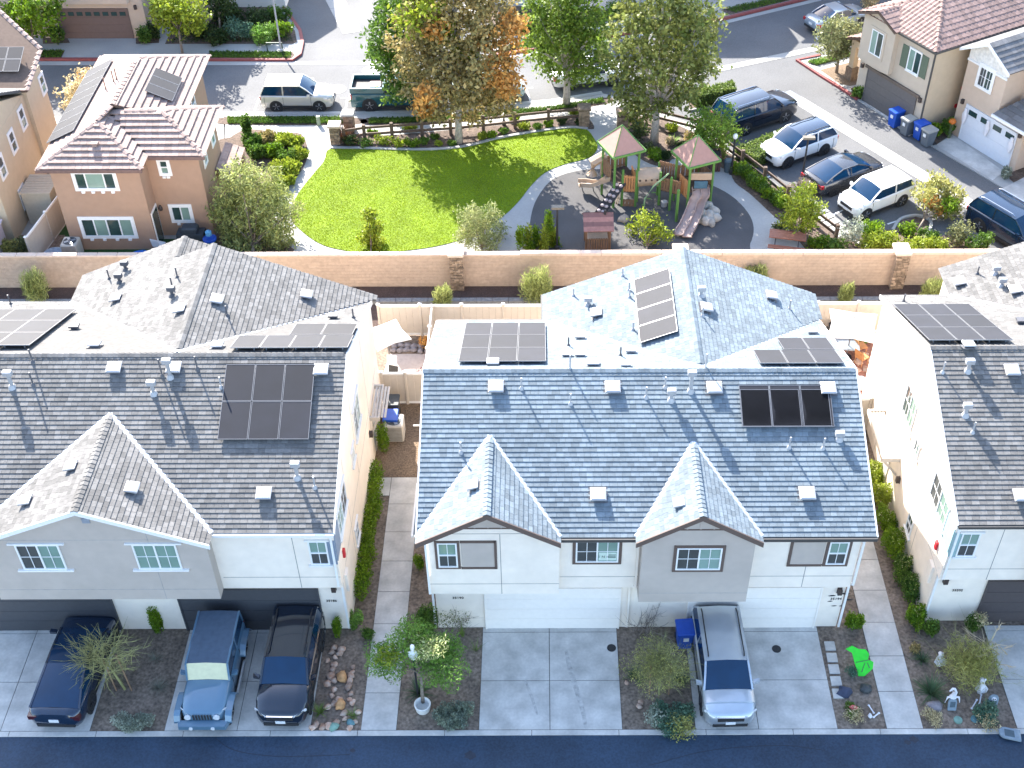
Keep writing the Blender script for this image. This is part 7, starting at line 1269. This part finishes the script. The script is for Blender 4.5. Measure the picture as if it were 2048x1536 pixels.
for i, (a, b_) in enumerate(((1660, 1292), (1664, 1315), (1668, 1338), (1672, 1362), (1676, 1387))): q = at(a, b_); g = MB(); g.bev(-.19, .19, -.2, .2, -.04, .025, .01); o = g.build('stepping_stone', concrete); o.location = (q.x, q.y, 0); tag(o, 'square concrete stepping stone beside the right driveway', 'stepping stone', 'stepping stones by the right driveway')
# festive yard decorations
def board(name, label, cat, pts, p, m, th=.04, tilt=0, rz=0, parts=()):
    t = thing(name, label, cat, p, rz, local=True); g = MB(); g.loft([[(x, y, z) for x, z in pts] for y in (-th / 2, th / 2)]); o = g.build('panel', m, t); o.rotation_euler = (tilt, 0, 0)
    for nm, pp, mm in parts: g = MB(); g.loft([[(x, y, z) for x, z in pp] for y in (-th / 2 - .012, -th / 2 - .001)]); g.build(nm, mm, o)
    return t
neon = mat('panel_neon_green', (.02, .55, .02), .55, .12, 5, bump=.5, bscale=7); q = at(1722, 1352)
board('yard_board', 'plain neon green yard board leaning in the bed by the right walkway', 'yard decoration', [(-.1, .0), (.12, .0), (.42, .28), (.44, .52), (.24, .62), (.28, .82), (.16, .98), (-.1, 1.0), (-.34, 1.12), (-.58, 1.0), (-.34, .86), (-.26, .55), (-.18, .3)], q, neon, .05, R(-38), parts=[('seam', [(-.2, .5), (.3, .6), (.3, .62), (-.2, .52)], b_blk), ('seam', [(.0, .15), (.12, .5), (.14, .5), (.03, .15)], b_blk), ('seam', [(.28, .3), (.2, .5), (.22, .51), (.31, .31)], b_blk)])
for dx, dz in ((-.32, .05), (.12, -.02)): g = MB(); qq = at(1722 + dx * 60, 1345 + dz * 40); g.tube([(qq.x, qq.y, 0), (qq.x + .08, qq.y + .02, .15)], .03, 5); tag(g.build('board_peg', plate_m), 'white peg at the foot of the neon green board, ' + ('left one' if dx < 0 else 'right one'), 'peg')
def ghost(label, p, h, m, w_=.2):
    t = thing('ghost_figure', label, 'yard decoration', p, local=True); g = MB(); g.tube([(0, 0, -.05), (0, 0, h * .9)], .015, 5); g.build('stake', metal_dark, t); rings = []
    for z, r in ((h, .02), (h * .95, .09), (h * .82, .11), (h * .72, .08), (h * .5, w_ * .75), (h * .25, w_), (h * .12, w_ * .6)): rings.append([(r * (1 + .25 * math.sin(4 * a + z * 9)) * math.cos(a) + .04 * math.sin(z * 7), r * (1 + .25 * math.cos(3 * a)) * math.sin(a), z + (.08 * math.sin(3 * a) if z < h * .3 else 0)) for a in [2 * math.pi * k / 12 for k in range(12)]])
    g = MB(); g.loft(rings[::-1], 0, False); fin(g.build('cloth', m, t), 60)
    for s in (-.04, .04): g = MB(); g.disc((s, -.1, h * .86), .02, (0, 1, 0), .02, 8); g.build('eye', trim_k, t)
gw = mat('cloth_ghost', (.66, .65, .68), .8, .05); ghost('white cloth ghost figure in the yellow green shrub', at(1877, 1330), .75, gw); ghost('white cloth ghost figure left of the skull gravestone', at(1958, 1385), .85, gw)
q = at(1900, 1408); t = thing('bird_figure', 'white long necked bird skeleton figure over a blue gravestone', 'yard decoration', q, local=True); g = MB(); g.tube([(0, 0, .45), (.05, -.02, .75), (-.05, -.03, .98), (-.12, -.04, 1.0), (-.22, -.06, .88)], [.1, .05, .04, .05, .02], 7); fin(g.build('neck', gw, t)); g = MB(); g.tube([(.05, .0, .25), (0, 0, .45), (.02, .1, .6)], [.05, .14, .04], 8); fin(g.build('bird_torso', gw, t))
for s in (-1, 1): g = MB(); g.tube([(s * .05, 0, .45), (s * .2, -.05, .5), (s * .26, -.1, .25)], [.05, .04, .015], 6); g.build('wing', gw, t)
gs = mat('grave_slate', (.2, .25, .29), .8, .12, 8); gs2 = mat('grave_dark', (.07, .1, .12), .8, .1, 8)
def grave(label, p, w_, h, tilt, rz, face=True):
    pts = [(-w_, 0), (w_, 0)] + [(w_ * math.cos(a), h - w_ + w_ * math.sin(a)) for a in [math.pi * k / 8 for k in range(9)]]; t = board('gravestone', label, 'yard decoration', pts, p, gs, .07, tilt, rz); o = [k for k in t.children][0]
    if face: 
        g = MB(); g.disc((0, -.045, h * .68), w_ * .5, (0, 1, 0), .02, 14); g.build('skull', gw, o); g = MB(); g.box(-w_ * .25, w_ * .25, -.055, -.036, h * .42, h * .58); g.build('jaw', gw, o)
        for s in (-1, 1): g = MB(); g.disc((s * w_ * .2, -.06, h * .7), w_ * .13, (0, 1, 0), .02, 8); g.build('eye', trim_k, o)
    else: g = MB(); g.box(-w_ * .6, w_ * .6, -.05, -.036, h * .3, h * .75); g.build('inset', gs2, o)
grave('blue grey skull gravestone beside the right driveway', at(1984, 1410), .17, .48, R(-12), R(-6)); grave('tall narrow blue gravestone under the bird figure', at(1903, 1420), .15, .5, R(-20), 0, False)
grave('grey gravestone fallen flat over the kerb at the right edge', at(2040, 1474) + Vector((.0, 0, .06)), .22, .75, R(-84), R(80), False)
for a, b_, m, lab in ((1916, 1440, rock_gn, 'pale green round stepping disc in the right bed'), (1950, 1438, rock_t, 'dark teal round stepping disc in the right bed')): q = at(a, b_); g = MB(); g.disc((0, 0, .0), .15, (0, 0, 1), .05, 18); o = g.build('garden_disc', m); o.location = (q.x, q.y, 0); tag(o, lab, 'garden disc')
for a, b_, ln, rz, lab in ((1948, 1410, .4, .9, 'white plastic bone leaning in the gravel, left'), (1960, 1400, .35, 1.2, 'white plastic bone leaning in the gravel, right'), (1742, 1420, .3, 2.0, 'white plastic bone in the stepping stone bed'), (1752, 1432, .25, .6, 'second white bone nearer the walkway')):
    q = at(a, b_); g = MB(); d = Vector((math.cos(rz), math.sin(rz), .15)) * ln / 2; g.tube([-d, d], .025, 6); [g.lathe([(.01, -.04), (.045, 0), (.01, .04)], tuple(e), 8) for e in (-d, d)]; o = g.build('plastic_bone', gw); o.location = q + Vector((0, 0, .06)); tag(o, lab, 'bone')
rock('white skull shaped stone in the stepping stone bed', at(1740, 1432), .1, gw, name='skull_stone')
for a, b_, m, w_, lab in ((1690, 1385, mat('cloth_navy', (.05, .06, .1), .8), .3, 'crumpled navy cloth with pink marks by the stepping stones'), (1732, 1378, b_blk, .25, 'black fabric pot in the stepping stone bed'), (1705, 1424, mat('cloth_coral', (.55, .12, .12), .7), .14, 'small coral ribbon on the dried clump')):
    q = at(a, b_); g = MB(); rings = []
    for z, f in ((0, 1), (.1, .9), (.2, .6), (.24, .2)): rings.append([(w_ * f * (1 + .3 * math.sin(3 * k + a)) * math.cos(k * .7), w_ * .8 * f * (1 + .2 * math.cos(2 * k)) * math.sin(k * .7), z * w_ * 3) for k in range(9)])
    g.loft(rings); o = g.build('cloth_heap', m); o.location = q + Vector((0, 0, .25 if 'coral' in lab else 0)); tag(o, lab, 'cloth')
for i, (a, b_, ln) in enumerate(((1690, 1188, .22), (1697, 1200, .2), (1664, 1192, .14), (1660, 1203, .1), (1684, 1212, .12), (1668, 1212, .1))): q = aty(a, b_, 28.26); g = MB(); g.loft([[(q.x - ln, 28.262, q.z), (q.x, 28.262, q.z + ln * .35), (q.x + ln, 28.262, q.z + .02), (q.x, 28.262, q.z - ln * .12)], [(q.x - ln * .9, 28.25, q.z), (q.x, 28.25, q.z + ln * .3), (q.x + ln * .9, 28.25, q.z + .02), (q.x, 28.25, q.z - ln * .1)]]); tag(g.build('wall_bat', trim_k), 'black paper bat stuck round house number 35194', 'bat decoration', 'paper bats on the white pier')
p = at(1897, 275, .06); t = thing('pumpkin', 'orange pumpkin on a post beside the white garage', 'pumpkin', (p.x, p.y, .06), local=True); g = MB(); g.lathe([(.08, .9), (.2, 1.0), (.22, 1.1), (.12, 1.24), (.03, 1.26)], (0, 0, 0), 12); fin(g.build('gourd', mat('pumpkin_orange', (.6, .16, .02), .5), t)); g = MB(); g.tube([(0, 0, 0), (0, 0, .92)], .12, 8); g.build('pedestal', LD if False else mat('pedestal_green', (.08, .1, .05), .8), t)
M60 = Matrix.Translation((24.45, 64.3, 0)) @ Matrix.Rotation(A60, 4, 'Z')
for i, (x, z, h) in enumerate(((.8, 1.55, .9), (2.55, 1.6, .75), (4.4, 1.45, .9))):
    t = thing('ghost_cloth', 'white ghost cloth hanging on the white garage door, ' + ('left', 'middle', 'right')[i], 'door decoration', M60 @ Vector((x, -.16, z)), A60, local=True); rings = [[(r * math.cos(a) * (1 + .2 * math.sin(3 * a)), .05 * math.sin(a), zz) for a in [2 * math.pi * k / 10 for k in range(10)]] for zz, r in ((.55, .03), (.48, .12), (.36, .09), (.1, .2), (-.3, .12), (-.45, .04))]
    g = MB(); g.loft(rings[::-1]); fin(g.build('cloth', gw, t), 60)
# brown house yard
q = at(388, 498, .06); t = thing('covered_grill', 'grill under a black fitted cover beside the brown house', 'grill', (q.x - .05, 52.9, .06), local=True); cov = mat('cover_black', (.03, .04, .05), .7, .2, 5, bump=.5, bscale=6); g = MB(); g.loft([[(-.7 * f, -.35 * f, z), (.7 * f, -.35 * f, z), (.7 * f, .35 * f, z), (-.7 * f, .35 * f, z)] for z, f in ((0, .85), (.8, 1.0), (.95, 1.0))]); g.build('cover', cov, t); g = MB(); g.bev(-.42, .42, -.3, .3, .95, 1.3, .08); g.build('hood', cov, t)
q = at(425, 500, .06); t = thing('toy_stand', 'blue and green toy play stand by the fence gate', 'toy', (q.x, 52.5, .06), local=True); g = MB(); g.lathe([(.3, 0), (.12, .1), (.12, .6)], (0, 0, 0), 10); g.build('stand', mat('toy_green', (.15, .4, .12), .5), t); g = MB(); g.lathe([(.12, .6), (.36, .7), (.36, .8), (.3, .8), (.1, .68)], (0, 0, 0), 14); g.build('ring', b_blue, t); g = MB(); g.lathe([(.05, .9), (.17, 1.0), (.17, 1.2), (.04, 1.3)], (0, 0, 0), 10); g.build('top', mat('toy_blue', (.1, .3, .5), .5), t)
g = MB(); rings = [[(.55 * f * math.cos(a) * (1 + .2 * math.sin(3 * a)), .4 * f * math.sin(a), z) for a in [2 * math.pi * k / 12 for k in range(12)]] for z, f in ((0, 1), (.12, .95), (.25, .6), (.28, .15))]; g.loft(rings); o = g.build('blue_tarp', mat('tarp_blue', (.02, .16, .6), .5, .1, 6)); q = at(285, 512, .06); o.location = (q.x, 52.0, .06); tag(o, 'crumpled bright blue tarp at the brown house wall', 'tarp')
t = thing('garden_chair', 'pale plastic chair by the brown house side door', 'chair', (at(322, 500, .06).x, 52.5, .06), R(160), local=True)
g = MB(); g.box(-.25, .25, -.25, .25, .4, .44); g.build('seat', plate_m, t); g = MB(); g.bar((0, .24, .42), (0, .32, .9), .48, .03); g.build('backrest', plate_m, t)
for a in (-.2, .2):
    for b_ in (-.2, .2): g = MB(); g.tube([(a, b_, 0), (a, b_, .4)], .02, 5); g.build('leg', plate_m, t)
g = MB(); g.lathe([(.5, 0), (.55, .3), (.5, .32), (.45, .1)], (0, 0, 0), 18); o = g.build('wash_tub', mat('tub_pale', (.45, .52, .6), .5)); q = at(112, 512, .06); o.location = (q.x, 51.9, .06); tag(o, 'round pale blue tub on the turf left of the air conditioner', 'tub')
t = thing('garden_shed', 'beige resin storage shed with slatted lid between the houses', 'shed', (-26.75, 55.9, .06), local=True); shm = mat('shed_beige', (.5, .43, .33), .7, .05); g = MB(); g.box(-.75, .75, -.9, .9, 0, 1.9); g.build('shed_wall', shm, t)
for k in range(8): g = MB(); g.box(-.82, .82, -.96 + k * .24, -.75 + k * .24, 1.9, 1.97); g.build('roof_board', shm, t)
t = thing('garden_shed', 'pinkish plastic storage shed at the left edge by the yellow house', 'shed', (at(10, 478, .06).x, 52.2, .06), local=True); pk = mat('shed_lilac', (.5, .43, .46), .6, .04); g = MB(); g.box(-.9, .5, -.6, .6, 0, 1.5); g.build('shed_wall', pk, t); g = MB(); g.slab([(-1.0, -.7, 1.5), (.6, -.7, 1.5), (.6, .7, 1.75), (-1.0, .7, 1.75)], (0, -.18, 1), .06); g.build('lid', pk, t)
